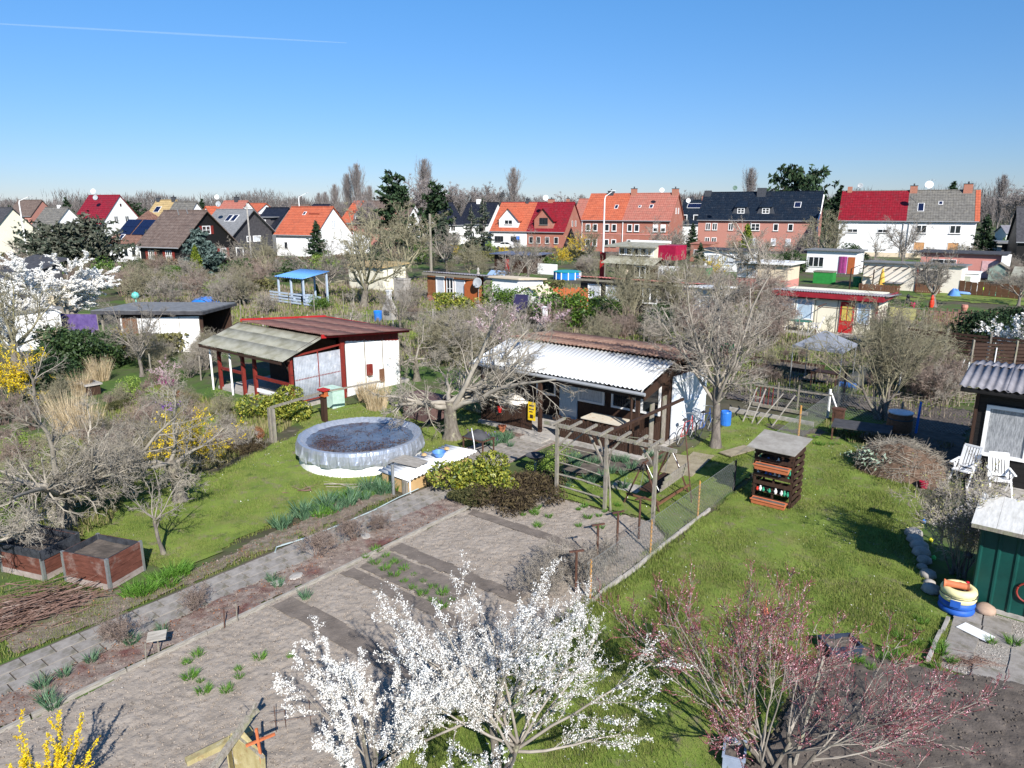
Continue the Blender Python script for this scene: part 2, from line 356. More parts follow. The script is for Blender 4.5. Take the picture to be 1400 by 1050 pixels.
def flat(a, f, s): return lambda U, V: a*fbm(U*f, V*f, s, 4)
LAWN_R = [(-6.95,1.5),(-6.95,29.0),(-6.5,27.0),(-5.6,25.9),(-4.9,25.2),(-4.4,24.0),(-3.4,23.5),(-2.6,22.2),(-2.3,20.0),(-1.9,17.5),(-1.3,16.2),(-1.0,15.3),(-1.0,14.3),
          (-.95,13.55),(-1.5,13.6),(-2.3,13.5),(-3.0,12.0),(-2.8,10.7),(-3.1,4),(-3.1,1.5)]
LAWN_L = [(-21.5,6.0),(-18.6,6.2),(-16.5,6.35),(-15.2,6.9),(-15.3,8.8),(-15.6,11.1),(-15.3,13.1),(-15.6,16.6),(-15.9,20.5),(-19.5,21),(-22.6,19.6),(-23.8,17.9),(-24,16),(-21.8,15.2),(-21.2,13.2),(-20.2,10.8),(-22.5,9.4)]
LAWN_M = [(-12.3,15.8),(-10.9,15.75),(-9.4,15.85),(-7.9,15.95),(-7.1,15.3),(-7.05,28.2),(-10.0,26.9),(-9.6,22.5),(-9.9,19.0),(-11.3,17.4),(-12.4,16.8)]
patch_sheet('right_lawn', LAWN_R, .09, .002, flat(.05, .8, 7), m_lawn, jitter=.10, smooth=True)
patch_sheet('left_lawn', LAWN_L, .09, .002, flat(.06, .8, 8), m_lawn, jitter=.16, smooth=True)
patch_sheet('pergola_lawn', LAWN_M, .09, .002, flat(.05, .8, 9), m_lawn, jitter=.06, smooth=True)
patch_sheet('bulb_border', [(-12.3,17.0),(-11.2,17.6),(-9.9,19.1),(-9.9,20.1),(-12.9,19.9),(-13.1,17.6)], .06, .012, soil_h(.05, 8, 61), m_soild, jitter=.06)
# further lawns among the gardens: centre by survey, half sizes
for i, (x, y, a, b) in enumerate([(560,395,4.5,3),(640,395,5,2.2),(560,455,3.5,1.6),(700,455,4,1.2),(1330,405,5,2.5),(1345,412,6,2),(840,460,3.5,1.2),(1230,408,2.5,1.5),(1350,440,4,1.2),
                                  (130,600,2.4,1.2),(60,620,3,1.6),(210,560,1.2,.6),(915,455,3,1),(1090,480,2,.6),(470,425,4,2)]):
    c = uvof(at(x, y)); pl = [(c[0]+a*math.cos(t*math.pi/6), c[1]+b*math.sin(t*math.pi/6)) for t in range(12)]
    patch_sheet('garden_lawn', pl, .25, .004, flat(.05, .8, 20+i), m_lawn, jitter=.5, smooth=True)
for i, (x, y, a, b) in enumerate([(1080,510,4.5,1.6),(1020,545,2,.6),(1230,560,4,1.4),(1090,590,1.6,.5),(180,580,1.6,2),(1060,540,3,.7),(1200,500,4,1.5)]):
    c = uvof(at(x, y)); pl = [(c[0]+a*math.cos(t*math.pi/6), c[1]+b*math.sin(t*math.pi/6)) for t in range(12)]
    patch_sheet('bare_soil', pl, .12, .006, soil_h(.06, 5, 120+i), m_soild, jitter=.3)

patch_sheet('soil_and_shadow_bed', [uvof(at(x, y)) for x, y in ((1168,600),(1215,572),(1320,560),(1330,600),(1322,640),(1285,652),(1240,622),(1190,612))], .08, .03, soil_h(.05, 6, 131), m_soild, jitter=.2)  # dark soil; its colour also stands in for the broad shadow left of the hut
# paved path: every slab on its own
path = struct('garden_path', None, (0,0,0)) if False else None
rng = np.random.default_rng(5); rr = random.Random(5)
def paved(name, poly, z, m, parts):
    mb = MB(); mb.prism([(*P(a,b,0).xy, z) for a, b in poly], (0,0,-.03)); o = struct(name, mb.mesh(name, m))
    for nm, me, (u, v, r, zz) in parts:
        c = link(bpy.data.objects.new(nm, me)); c.parent = o; c.location = P(u, v, zz); c.rotation_euler = (rr.uniform(-.012,.012), rr.uniform(-.012,.012), GA+r)
    return o
def slabmesh(w, l, t=.05):
    return MB().box(-w/2, w/2, -l/2, l/2, -t, 0, taper=.006).mesh('paver', m_paver)
pm = slabmesh(.308, .484); pm2 = slabmesh(.24, .3)
parts = []
v = 1.2
while v < 14.4:
    for j in range(3):
        off = (0, .24, .1)[j]
        parts.append(('paver', pm, (-14.17+.16+j*.327+rr.uniform(-.008,.008), v+off, rr.uniform(-.015,.015), .035+rr.uniform(-.006,.006))))
    v += .502
paved('garden_path', [(-14.24,1),(-13.18,1),(-13.18,14.9),(-14.24,14.9)], .012, m_soild, parts)
parts = []
for i in range(15):
    for j in range(6):
        u, v = -15.5+j*.33+.0*i, 15.1+i*.40
        if j < 1 and i < 3: continue
        if i > 10 and j < 3: continue
        parts.append(('paver', pm, (u+rr.uniform(-.01,.01), v+.1*(j % 2), rr.uniform(-.02,.02), .03+rr.uniform(-.008,.008))))
pm = slabmesh(.31, .385)
parts = [(a, pm, c) for a, b, c in parts]
paved('hut_path', [(-15.72,14.95),(-13.62,14.95),(-13.62,21.2),(-15.72,21.2)], .008, m_mulch, parts)
parts = []
pm3 = slabmesh(.48, .48)
for i in range(5):
    for j in range(7):
        u, v = -1.05+.27+j*.5, 13.85+i*.5
        if (i, j) in ((0,0),): continue
        if rr.random() < .12: continue
        parts.append(('slab', pm3, (u+rr.uniform(-.02,.02), v+rr.uniform(-.02,.02), rr.uniform(-.05,.05), .03+rr.uniform(-.006,.006))))
m_pebble = mat('pebbly joint filling', (.16,.14,.12), c2=(.42,.39,.34), rough=.95, scale=30, bump=.02, bscale=60)
paved('slab_patio', [(-1.0,13.65),(2.6,13.65),(2.6,16.25),(-.75,16.25),(-1.08,15.2)], .010, m_pebble, parts)
mb = MB().prism([(*P(a,b,0).xy, .03) for a, b in [(-2.1,20.3),(3,20.3),(3,24.7),(-1.9,24.7),(-1.6,22.5)]], (0,0,-.05)); struct('hut_terrace', mb.mesh('hut_terrace', m_conc))
# strips of edging: each board or kerb stone on its own
def edging(name, pts, w, h, seg, m, z=0.0, jit=.02):
    root = struct(name, MB().beam((*P(*pts[0]).xy, -.03), (*P(*pts[-1]).xy, -.03), w*.5, .03).mesh(name, m)) if len(pts) == 2 else struct(name, None)
    for (a, b) in zip(pts, pts[1:]):
        A, B = P(*a), P(*b); n = max(1, int((B-A).length/seg)); ang = math.atan2((B-A).y, (B-A).x); Lg = (B-A).length/n
        me = MB().box(-Lg/2+.008, Lg/2-.008, -w/2, w/2, -.05, h, taper=.004).mesh('edge_board', m)
        for i in range(n):
            c = link(bpy.data.objects.new('edge_board', me)); c.parent = root
            q = A.lerp(B, (i+.5)/n); c.location = (q.x+rr.uniform(-jit,jit), q.y+rr.uniform(-jit,jit), z+rr.uniform(-.01,.01)); c.rotation_euler = (rr.uniform(-.04,.04), 0, ang+rr.uniform(-.02,.02))
    return root
edging('bed_edging', [(-12.25,1.5),(-12.3,15.0)], .07, .075, 1.5, m_greywoodx)
edging('lawn_edging', [(-7.0,1.5),(-7.03,17.6)], .06, .08, .9, m_conc)
edging('patio_kerb', [(-1.15,13.6),(-1.1,15.4)], .07, .10, .5, m_conc)
# ================================================================ BUILDING HELPERS
_cache = {}
def cached(key, fn):
    if key not in _cache: _cache[key] = fn()
    return _cache[key]
def corr_mesh(w, l, pitch, amp, m, t=.008, spw=6):
    def f():
        n = int(round(w/pitch*spw)); xs = np.linspace(0, w, n+1); z = amp*np.sin(xs/pitch*2*math.pi)
        top = []; V = []
        for y in (0, l):
            for zz in (0, -t): V += [(x, y, a+zz) for x, a in zip(xs, z)]
        k = n+1; F = []
        for i in range(n):
            F += [(i, i+1, 2*k+i+1, 2*k+i), (k+i, 3*k+i, 3*k+i+1, k+i+1), (i, k+i, k+i+1, i+1), (2*k+i, 2*k+i+1, 3*k+i+1, 3*k+i)]
        F += [(0, 2*k, 3*k, k), (n, k+n, 3*k+n, 2*k+n)]
        me = mesh_np('roof_sheet', V, F, m); return me
    return cached(('corr', round(w,3), round(l,3), pitch, amp, m.name), f)
def corr_roof(parent, x0, x1, y0, z0, y1, z1, m, sw=1.0, rows=1, pitch=.15, amp=.022, skew=0.0):
    L = math.hypot(y1-y0, z1-z0); sl = math.atan2(z1-z0, y1-y0); nx = max(1, round((x1-x0)/sw)); w = (x1-x0)/nx
    w = round(w/pitch)*pitch if round(w/pitch)*pitch*nx >= (x1-x0)-.2 else w
    lr = L/rows
    for r in range(rows):
        for i in range(nx):
            me = corr_mesh(w+pitch*.5, lr+(.12 if r < rows-1 else 0), pitch, amp, m)
            o = link(bpy.data.objects.new('roof_sheet', me)); o.parent = parent
            d = r*lr; lift = -.012*r + .006*((i % 2))
            o.location = (x0+i*w+skew*d, y0+math.cos(sl)*d, z0+math.sin(sl)*d+lift+rr.uniform(-.003,.003)); o.rotation_euler = (sl, 0, rr.uniform(-.004,.004))
def win_mesh(w, h, mull, bars, fm, fw=.06, d=.09):
    def f():
        mb = MB(); y0, y1 = -d*.6, d*.4
        mb.box(-w/2, w/2, y0, y1, 0, fw).box(-w/2, w/2, y0, y1, h-fw, h)
        mb.box(-w/2, -w/2+fw, y0+.002, y1, fw, h-fw).box(w/2-fw, w/2, y0+.002, y1, fw, h-fw)
        for i in range(1, mull+1):
            x = -w/2+w*i/(mull+1); mb.box(x-fw*.5, x+fw*.5, y0+.004, y1, fw, h-fw)
        for i in range(1, bars+1):
            z = h*i/(bars+1); mb.box(-w/2+fw, w/2-fw, y0+.012, y1, z-fw*.3, z+fw*.3)
        return mb.mesh('window', fm)
    return cached(('win', w, h, mull, bars, fm.name, fw), f)
SIDE = {'F': 0.0, 'R': math.pi/2, 'L': -math.pi/2, 'B': math.pi}
def window(parent, x, y, z, w, h, side='F', mull=0, bars=0, fm=None, glass=None, fw=.06, sill=None, name='window', rot=None, shutter=None, blind=None):
    fm = fm or m_whitep; glass = glass or m_glass
    o = link(bpy.data.objects.new(name, win_mesh(w, h, mull, bars, fm, fw))); o.parent = parent
    o.location = (x, y, z); o.rotation_euler = (0, 0, SIDE[side]+(rot or 0))
    g = link(bpy.data.objects.new('pane', cached(('pane', w, h, glass.name), lambda: MB().box(-w/2+.02, w/2-.02, -.012, .0, .02, h-.02).mesh('pane', glass)))); g.parent = o
    if blind: 
        b = link(bpy.data.objects.new('roller_blind', cached(('blind', w, h, blind), lambda: MB().box(-w/2+.05, w/2-.05, -.045, -.02, h*(1-blind), h-.03).mesh('blind', m_whitep)))); b.parent = o
    if sill:
        b = link(bpy.data.objects.new('sill', cached(('sill', w, sill.name), lambda: MB().box(-w/2-.08, w/2+.08, -.16, .02, -.07, -.005).mesh('sill', sill)))); b.parent = o
    if shutter:
        for s_ in (-1, 1):
            b = link(bpy.data.objects.new('shutter', cached(('shut', w, h, shutter.name), lambda: MB().box(-.24, .24, -.08, -.03, 0, h).mesh('shutter', shutter)))); b.parent = o; b.location = (s_*(w/2+.26), 0, 0)
    return o
def dish(u_loc, r, m, label, rz, size_pole=.5, cat='satellite dish', tilt=.45, kname='satellite_dish'):
    t = thing_at(kname, label, cat, u_loc, rz)
    mb = MB(); mb.lathe([(0.001, 0), (r*.5, r*.05), (r*.85, r*.15), (r, r*.22), (r*1.0, r*.25), (r*.84, r*.19), (r*.5, r*.09), (0.001, r*.04)], 20)
    o = part('reflector', mb, m, t, smooth=True); o.rotation_euler = (math.pi/2+tilt*0-.25+math.pi*0, 0, 0); o.location = (0, -.1, 0)
    part('mount_pole', MB().tube([(0,.02,-size_pole),(0,.02,.05)], .03).tube([(0,.02,0),(0,-.1,0)], .03), m_steel, t)
    part('feed_arm', MB().tube([(0,-.1,-r*.7),(0,-r*1.0,-r*.15)], .018).box(-.05,.05,-r-.1,-r,-r*.2,-r*.1+.02), m_dish, t)
    return t

# gabled house: front along local x, ridge along x
def house(name, label, D, ang, xl, xr, xb, W_, ze, zr, mw, mr, over=.35, mw2=None, cat='house', base=0.0, roofname='roof'):
    """front corners on bearings xl and xr, the right one at distance D; depth W_"""
    a = math.radians(ang); c = Vector((math.cos(a), math.sin(a)))
    FR = xat(xr, D, ze)
    k = (xl-700)/FPX                                       # FR - t*c on the bearing xl
    t = (FR.x - k*(FR.y*CA+(CAMH-ze)*SA_))/(c.x - k*c.y*CA); L = t
    o = thing_at(name, label, cat, (FR.x-c.x*L, FR.y-c.y*L, base), a)
    gable = MB().prism([(0,0,-.3),(0,W_,-.3),(0,W_,ze),(0,W_/2,zr-.12),(0,0,ze)], (L,0,0))
    part('wall', gable, mw, o)
    rt = .16; dx = over*.7; s = (zr-ze)/(W_/2)
    for sgn in (0, 1):
        mb = MB()
        y0 = -over if sgn == 0 else W_+over; ze_ = ze - s*over
        mb.slab([(-dx,y0,ze_+rt),(L+dx,y0,ze_+rt),(L+dx,W_/2,zr+rt),(-dx,W_/2,zr+rt)], rt)
        part(roofname, mb, mr, o)
    part('gutter', MB().tube([(-dx,-over-.05,ze-s*over+.08),(L+dx,-over-.05,ze-s*over+.08)], .08, 6), m_gutter, o)
    part('ridge_tiles', MB().tube([(-dx,W_/2,zr+rt),(L+dx,W_/2,zr+rt)], .12, 6), mr, o)
    return o, L, s
def chimney(o, x, y, z0, z1, w=.6, m=None, cap=True):
    c = part('chimney', MB().box(x-w/2, x+w/2, y-w*.4, y+w*.4, z0, z1), m or m_chimney, o)
    if cap: part('chimney_cap', MB().box(x-w/2-.06, x+w/2+.06, y-w*.4-.06, y+w*.4+.06, z1, z1+.08).tube([(x,y,z1+.05),(x,y,z1+.4)], .12, 8), m_fdark, c)
    return c
def skylight(o, x, yf, ze, s, w=.8, h=1.1, m=None):
    """roof window lying in the front slope; yf = distance up the plan from the eave"""
    z = ze + s*yf + .17; sl = math.atan(s)
    me = cached(('sky', w, h), lambda: MB().box(-w/2, w/2, 0, h, 0, .07).mesh('skylight', m_whitep))
    f = link(bpy.data.objects.new('skylight', me)); f.parent = o; f.location = (x, yf, z); f.rotation_euler = (sl, 0, 0)
    g = link(bpy.data.objects.new('pane', cached(('skyp', w, h), lambda: MB().box(-w/2+.08, w/2-.08, .08, h-.08, .071, .085).mesh('pane', m_solar)))); g.parent = f
    return f

# ================================================================ HUT WITH THE GREY VERANDA ROOF (left of the pool's far side)
h1 = thing('garden_hut', 'white garden hut with dull red corrugated roof and grey veranda roof behind the round pool', 'garden hut', -30.0, 16.0)
part('floor', MB().box(-.2, 5.6, .6, 7.0, -.02, .12), m_conc, h1)
part('wall', MB().box(.3, .36, 3.1, 6.4, 0, 2.6).box(.3, 5.3, 3.0, 3.08, .1, 2.5).box(.3, 5.5, 6.32, 6.4, 0, 2.5), m_dkbrown, h1)
for i in range(3):
    y0 = 3.35+i*1.03; y1 = y0+1.0
    part('wall_panel', MB().prism([(5.55,y0,.0),(5.55,y1,.0),(5.55,y1,2.42-i*.13),(5.55,y0,2.55-i*.13)], (.06,0,0)), m_whitewall, h1)
    part('joint_strip', MB().box(5.61, 5.64, y1-.005, y1+.03, 0, 2.4-i*.13), m_greywood, h1)
for i in range(16):
    y0 = 3.1+i*.205; zt = 2.93-(y0-2)*.085
    part('gable_board', MB().box(5.6, 5.635, y0+.004, y0+.198, 2.45-(y0-3.3)*.13 if y0 > 3.3 else 2.3, zt), m_redwood, h1)
part('corner_post', MB().box(5.58, 5.70, 3.02, 3.2, 0, 2.7), m_redwood, h1)
part('fascia', MB().prism([(5.95,1.85,2.82),(5.95,6.75,2.42),(5.95,6.75,2.56),(5.95,1.85,2.97)], (.05,0,0)).beam((5.97,1.9,2.9),(5.97,6.7,2.5),.07,.14), m_redpaint, h1)
part('rear_fascia', MB().beam((-.1,1.95,2.98),(-.1,6.7,2.6),.06,.14).beam((-.1,6.72,2.56),(5.95,6.72,2.5),.05,.12), m_redpaint, h1)
corr_roof(h1, -.1, 5.95, 6.7, 2.56, 1.95, 2.98, m_corrred, 1.0, 3)
corr_roof(h1, -.55, 5.75, .05, 2.12, 2.1, 2.86, m_corrgrey, 2.1, 3, amp=.006)
part('veranda_beam', MB().beam((-.4,.42,2.12),(5.7,.42,2.12),.09,.14).beam((5.6,.05,2.05),(5.6,2.1,2.79),.05,.12).beam((-.5,.05,2.05),(-.5,2.1,2.79),.05,.12).beam((-.5,.06,2.02),(5.7,.06,2.02),.03,.1), m_dkbrown, h1)
for x in (.1, 2.0, 2.9, 5.5): part('veranda_post', MB().box(x-.06, x+.06, .55, .68, 0, 2.15), m_redwood, h1)
for x in (-.15, 1.45): part('downpipe', MB().tube([(x,.35,0),(x,.35,2.0)], .045), m_whitep, h1)
for x0, x1 in ((.1,2.0), (2.9,5.5)): 
    part('rail', MB().box(x0, x1, .58, .65, .95, 1.07), m_redwood, h1)
part('parapet', MB().box(2.9, 5.5, .6, .66, .35, .5), m_whitep, h1)
part('brace', MB().beam((5.55,.62,1.4),(5.0,.62,2.05),.07,.07).beam((.15,.62,1.6),(.55,.62,2.1),.07,.07).beam((1.95,.62,1.6),(1.6,.62,2.1),.07,.07), m_dkbrown, h1)
# clear corrugated side screen
m_clear = mat('clear corrugated plastic', (.60,.64,.70), rough=.15, var=.2, scale=4, spec=.8, alpha=.50, patch=[((.85,.86,.88), 2.5, .55, .7)])
scr = part('plastic_screen', corr_mesh(2.35, 1.85, .076, .009, m_clear), None, h1); scr.location = (5.62, .70, .3); scr.rotation_euler = (math.pi/2, 0, math.pi/2)
part('screen_frame', MB().beam((5.6,.7,2.2),(5.6,3.05,2.35),.06,.07).beam((5.6,.7,.28),(5.6,3.05,.28),.06,.06).beam((5.6,.7,1.2),(5.6,3.05,1.2),.04,.05).box(5.57,5.63,1.85,1.9,.3,2.25), m_redwood, h1)
part('bench', MB().box(3.2,5.0,2.3,2.75,.45,.5).box(3.2,3.3,2.35,2.7,.1,.45).box(4.9,5.0,2.35,2.7,.1,.45), m_brown, h1)
part('meter_box', MB().box(5.62,5.78,4.42,4.66,.75,1.25), m_redwood, h1)
part('small_hatch', MB().box(5.62,5.7,5.15,5.4,.3,.9), m_brown, h1)

# ================================================================ HUT WITH THE WHITE CORRUGATED VERANDA (behind the pergola)
h2 = thing('garden_hut', 'dark timber garden hut with white corrugated veranda roof behind the pergola', 'garden hut', -17.6, 20.0)
part('floor', MB().box(.3, 7.2, -.2, 5.0, -.02, .14), m_conc, h2)
part('wall', MB().box(.3, 7.05, 2.05, 2.13, .1, 2.75).box(.3, .38, 2.13, 4.9, 0, 2.6).box(.3, 7.05, 4.82, 4.9, 0, 2.45).box(6.97, 7.05, 2.13, 4.82, 0, 2.6), m_dkbrown, h2)
corr_roof(h2, -.1, 7.25, 5.2, 2.84, 2.15, 3.02, m_corrbrn, 1.05, 2, pitch=.17, amp=.024)
corr_roof(h2, -.05, 7.25, -.1, 2.37, 2.2, 2.93, m_corrwht, 1.05, 1, pitch=.17, amp=.026)
part('side_fascia', MB().prism([(7.2,-.05,2.02),(7.2,2.1,2.5),(7.2,2.1,2.86),(7.2,-.05,2.3)], (.04,0,0)).beam((7.22,2.1,2.9),(7.22,5.1,2.74),.05,.14), m_dkbrown, h2)
part('gutter', MB().tube([(-.1,-.16,2.30),(7.3,-.16,2.25)], .06, 8), m_gutter, h2)
part('downpipe', MB().tube([(6.95,-.16,2.25),(6.7,-.1,2.15),(6.75,.0,1.95),(6.75,.0,0)], .045, 6), m_dkbrown, h2)
part('eave_beam', MB().box(-.1, 7.15, .0, .1, 2.05, 2.22), m_dkbrown, h2)
for x in (.35, 3.05, 6.95): part('veranda_post', MB().box(x-.06, x+.06, -.01, .11, 0, 2.1), m_dkbrown, h2)
for x, w in ((3.95,1.15), (5.35,1.05), (6.4,.75)): window(h2, x, 2.04, .95, w, 1.15, 'F', 0, 0, glass=m_curtain if x < 4 else m_glass, fw=.07)
window(h2, 1.9, 2.04, .95, .9, 1.1, 'F', 0, 0)
part('door', MB().box(2.55,3.35,2.0,2.045,.15,2.15), m_curtainb, h2)
n = 0
for i in range(26):                                        # picket boards round the veranda
    x = .3+i*.105
    if 2.7 < x < 3.6: continue
    part('picket', MB().box(x, x+.085, .02, .045, .12, 1.05+.03*math.sin(i*2.1)), m_dkbrown, h2)
for i in range(32):
    x = 3.75+i*.108
    part('picket', MB().box(x, x+.085, .02, .045, .12, .9+.03*math.sin(i*1.7)), m_dkbrown, h2)
for i in range(15):
    y = .12+i*.13
    part('side_picket', MB().box(7.08, 7.11, y, y+.1, .12, .95+.04*math.sin(i)), m_dkbrown, h2)
part('rail', MB().box(3.6,7.1,.05,.1,.72,.8).box(.3,2.75,.05,.1,.8,.88).box(7.03,7.08,.1,2,.72,.8), m_dkbrown, h2)
m_whitetarp = mat('stained white sheeting', (.70,.72,.75), rough=.55, var=.08, scale=2, patch=[((.30,.42,.62), 2.2, .52, .7), ((.40,.36,.28), 1.2, .58, .8)])
for i in range(2):
    y0 = 2.2+i*1.42; part('wall_panel', MB().prism([(7.1,y0,.02),(7.1,y0+1.4,.02),(7.1,y0+1.4,2.32-i*.08),(7.1,y0,2.38-i*.08)], (.05,0,0)), m_whitetarp, h2)
part('panel_batten', MB().box(7.15,7.18,2.2,5.0,2.1,2.17).box(7.15,7.18,2.2,5.0,1.2,1.25), m_whitep, h2)
for i in range(2):
    part('leaning_board', MB().box(7.13+.02*i,7.16+.02*i,.55+i*.85,.82+i*.85,.05,1.75+.1*i), m_greywood, h2)
part('step', MB().box(2.75,3.7,-.75,-.1,-.02,.1), m_conc, h2)

def tableobj(name, label, u, v, w, d, h, m, ml, rot=0, z=0.0, group=None):
    t = thing(name, label, 'table', u, v, z, rot, group)
    part('table_top', MB().box(-w/2,w/2,-d/2,d/2,h-.04,h), m, t)
    for a in (-1,1):
        for b in (-1,1): part('leg', MB().box(a*(w/2-.06)-.025,a*(w/2-.06)+.025,b*(d/2-.06)-.025,b*(d/2-.06)+.025,0,h-.04), ml, t)
    return t
m_rustboard = mat('cream board with rust', (.62,.56,.45), rough=.7, var=.08, scale=3, patch=[((.42,.15,.05), 3.5, .55, .7)])
t = tableobj('work_table', 'cream rust-stained table on the veranda of the dark hut', -12.1, 20.5, 1.5, .8, .85, m_rustboard, m_dkmetal, z=.14)
m_cloth = mat('pale crumpled cloth', (.70,.66,.58), rough=.9, var=.1, scale=5)
def heap(w, d, h, seed, n=14):
    r = np.random.default_rng(seed); mb = MB(); V = []; F = []
    for i in range(n+1):
        for j in range(n+1):
            a = i/n*2-1; b = j/n*2-1; e = max(0, 1-(a*a+b*b)); V.append((a*w/2, b*d/2, h*e**.6*(.65+.7*float(fbm(np.array([a*2.3+seed]), np.array([b*2.3]), seed, 3)[0]))))
    for i in range(n):
        for j in range(n): F.append((i*(n+1)+j, (i+1)*(n+1)+j, (i+1)*(n+1)+j+1, i*(n+1)+j+1))
    return MB().add(V, F)
solo('folded_cloth', 'pale crumpled cloth heaped on the picket rail of the dark hut', 'cloth', heap(1.1,.7,.28,4), m_cloth, P(-15.9, 20.25, 1.0), GA, smooth=True)
m_sign = mat('yellow enamel sign', (.75,.52,.02), rough=.4, var=.06)
wsign = thing('warning_sign', 'yellow sign fixed beside the veranda entrance of the dark hut', 'sign', -14.83, 19.93, .55)
part('plate', MB().box(-.16,.16,-.02,0,0,.68), m_sign, wsign)
part('print', MB().box(-.11,.11,-.024,-.0205,.52,.58).box(-.11,.11,-.024,-.0205,.40,.44).box(-.11,.05,-.024,-.0205,.30,.34).box(-.07,.07,-.024,-.0205,.08,.22), m_dkbrown, wsign)
fire_b = solo('fire_bucket', 'small red bucket hanging at the picket fence of the dark hut', 'bucket', MB().lathe([(.06,0),(.09,.22),(.10,.22),(.09,.20)], 12), mat('red plastic', (.5,.02,.02), rough=.4), P(-16.3,19.9,.6), 0)
cans = solo('clay_pot', 'clay pot at the foot of the picket fence', 'pot', MB().lathe([(.09,0),(.14,.2),(.16,.2),(.16,.24),(.13,.24),(.11,.05)], 14), mat('terracotta', (.45,.16,.08), rough=.85, var=.12), P(-15.9,19.55,.0), 0)

# bicycles, ladders and poles leaning at the side of the dark hut
def bicycle(label, u, v, rot, col):
    t = thing('bicycle', label, 'bicycle', u, v, 0, rot)
    for x in (-.5,.5):
        w = part('wheel', MB().tube([(x+.32*math.cos(a*math.pi/10),0,.33+.32*math.sin(a*math.pi/10)) for a in range(21)], .02, 5, cap=False), m_fdark, t)
        part('spoke', MB().tube([(x-.3,0,.33),(x+.3,0,.33)], .004,3).tube([(x,0,.03),(x,0,.63)], .004,3).tube([(x-.21,0,.12),(x+.21,0,.54)], .004,3).tube([(x-.21,0,.54),(x+.21,0,.12)], .004,3), m_steel, w)
    part('frame', MB().tube([(-.5,0,.33),(-.1,0,.3),(.38,0,.75),(-.2,0,.78),(-.1,0,.3)], .018).tube([(-.5,0,.33),(-.2,0,.78)], .014).tube([(.5,0,.33),(.36,0,.9)], .018), col, t)
    part('saddle', MB().box(-.32,-.1,-.06,.06,.86,.92,taper=.02).tube([(-.2,0,.78),(-.2,0,.88)], .014), m_fdark, t)
    part('handlebar', MB().tube([(.3,-.26,.95),(.38,-.1,.98),(.38,.1,.98),(.3,.26,.95)], .014), m_steel, t)
    return t
b_ = bicycle('red bicycle leaning on the white side wall of the dark hut', -10.05, 22.6, math.pi/2, mat('red enamel', (.35,.02,.02), rough=.35)); b_.rotation_euler = (0, 0, GA+math.pi/2); 
b_ = bicycle('blue bicycle leaning on the white wall behind the red one', -9.95, 23.9, math.pi/2, mat('blue enamel', (.03,.10,.35), rough=.35))
barrel_blue = solo('rain_barrel', 'blue barrel behind the white side wall of the dark hut', 'barrel', MB().lathe([(.27,0),(.3,.1),(.3,.8),(.27,.88),(.25,.88),(.25,.8)], 18), mat('blue plastic', (.03,.16,.55), rough=.4), P(-9.75,25.35,0), smooth=False, scale=.66)
for i, (a, b) in enumerate(((0,.0),(.25,.06),(.5,-.04))):
    solo('ladder' if i == 0 else 'timber_pole', ('wooden ladder lying against the far end of the dark hut' if i == 0 else 'pale pole leaning beside the ladder' if i == 1 else 'second pale pole leaning by the ladder, nearer the lawn'), 'ladder' if i == 0 else 'pole',
         (MB().beam((a,0,0),(a+b+.5,1.0,1.1),.035,.03)) if i else (lambda m_: [m_.beam((0,.2+.2*k,.16+.16*k),(.35,.2+.2*k,.16+.16*k),.025,.025) for k in range(5)] and m_)(MB().beam((0,0,0),(.0,1.3,1.1),.04,.03).beam((.35,0,0),(.35,1.3,1.1),.04,.03)),
         m_greywoodx, P(-9.4+i*.3, 26.2, 0.02), GA)

# ================================================================ BLACK HUT at the right edge
h3 = thing('garden_hut', 'black timber hut with slate grey corrugated roof and white framed windows beside the terrace', 'garden hut', -2.3, 24.0)
part('wall', MB().box(.45, 5.5, .6, 4.2, 0, 2.92), m_black, h3)
corr_roof(h3, -.05, 5.6, .0, 2.98, 2.4, 3.22, m_corrslate, 1.05, 1, pitch=.21, amp=.032)
part('roof_frame', MB().box(.0,5.5,.05,.12,2.8,2.92).box(.02,.1,.05,3.6,2.82,2.93), m_black, h3)
corr_roof(h3, -.05, 5.6, 4.4, 3.0, 2.35, 3.2, m_corrslate, 1.05, 1, pitch=.21, amp=.032)
window(h3, 1.25, .58, .85, 1.15, 1.55, 'F', 0, 0, glass=mat('lace curtained glass', (.16,.17,.18), c2=(.42,.43,.44), rough=.15, scale=6, stretch=(6,6,1), spec=.8), fw=.10)
window(h3, 2.75, .58, .85, 1.15, 1.55, 'F', 0, 0, glass=m_curtain, fw=.10)
part('corner_board', MB().box(.38,.46,.52,.62,0,2.85), m_dkbrown, h3)
m_lattice = m_dkbrown
for i in range(9): part('slat', MB().box(.36,.40,.65+i*.2,.78+i*.2,.1,2.6), m_lattice, h3)
m_plast = mat('white plastic', (.78,.78,.77), rough=.4, var=.03)
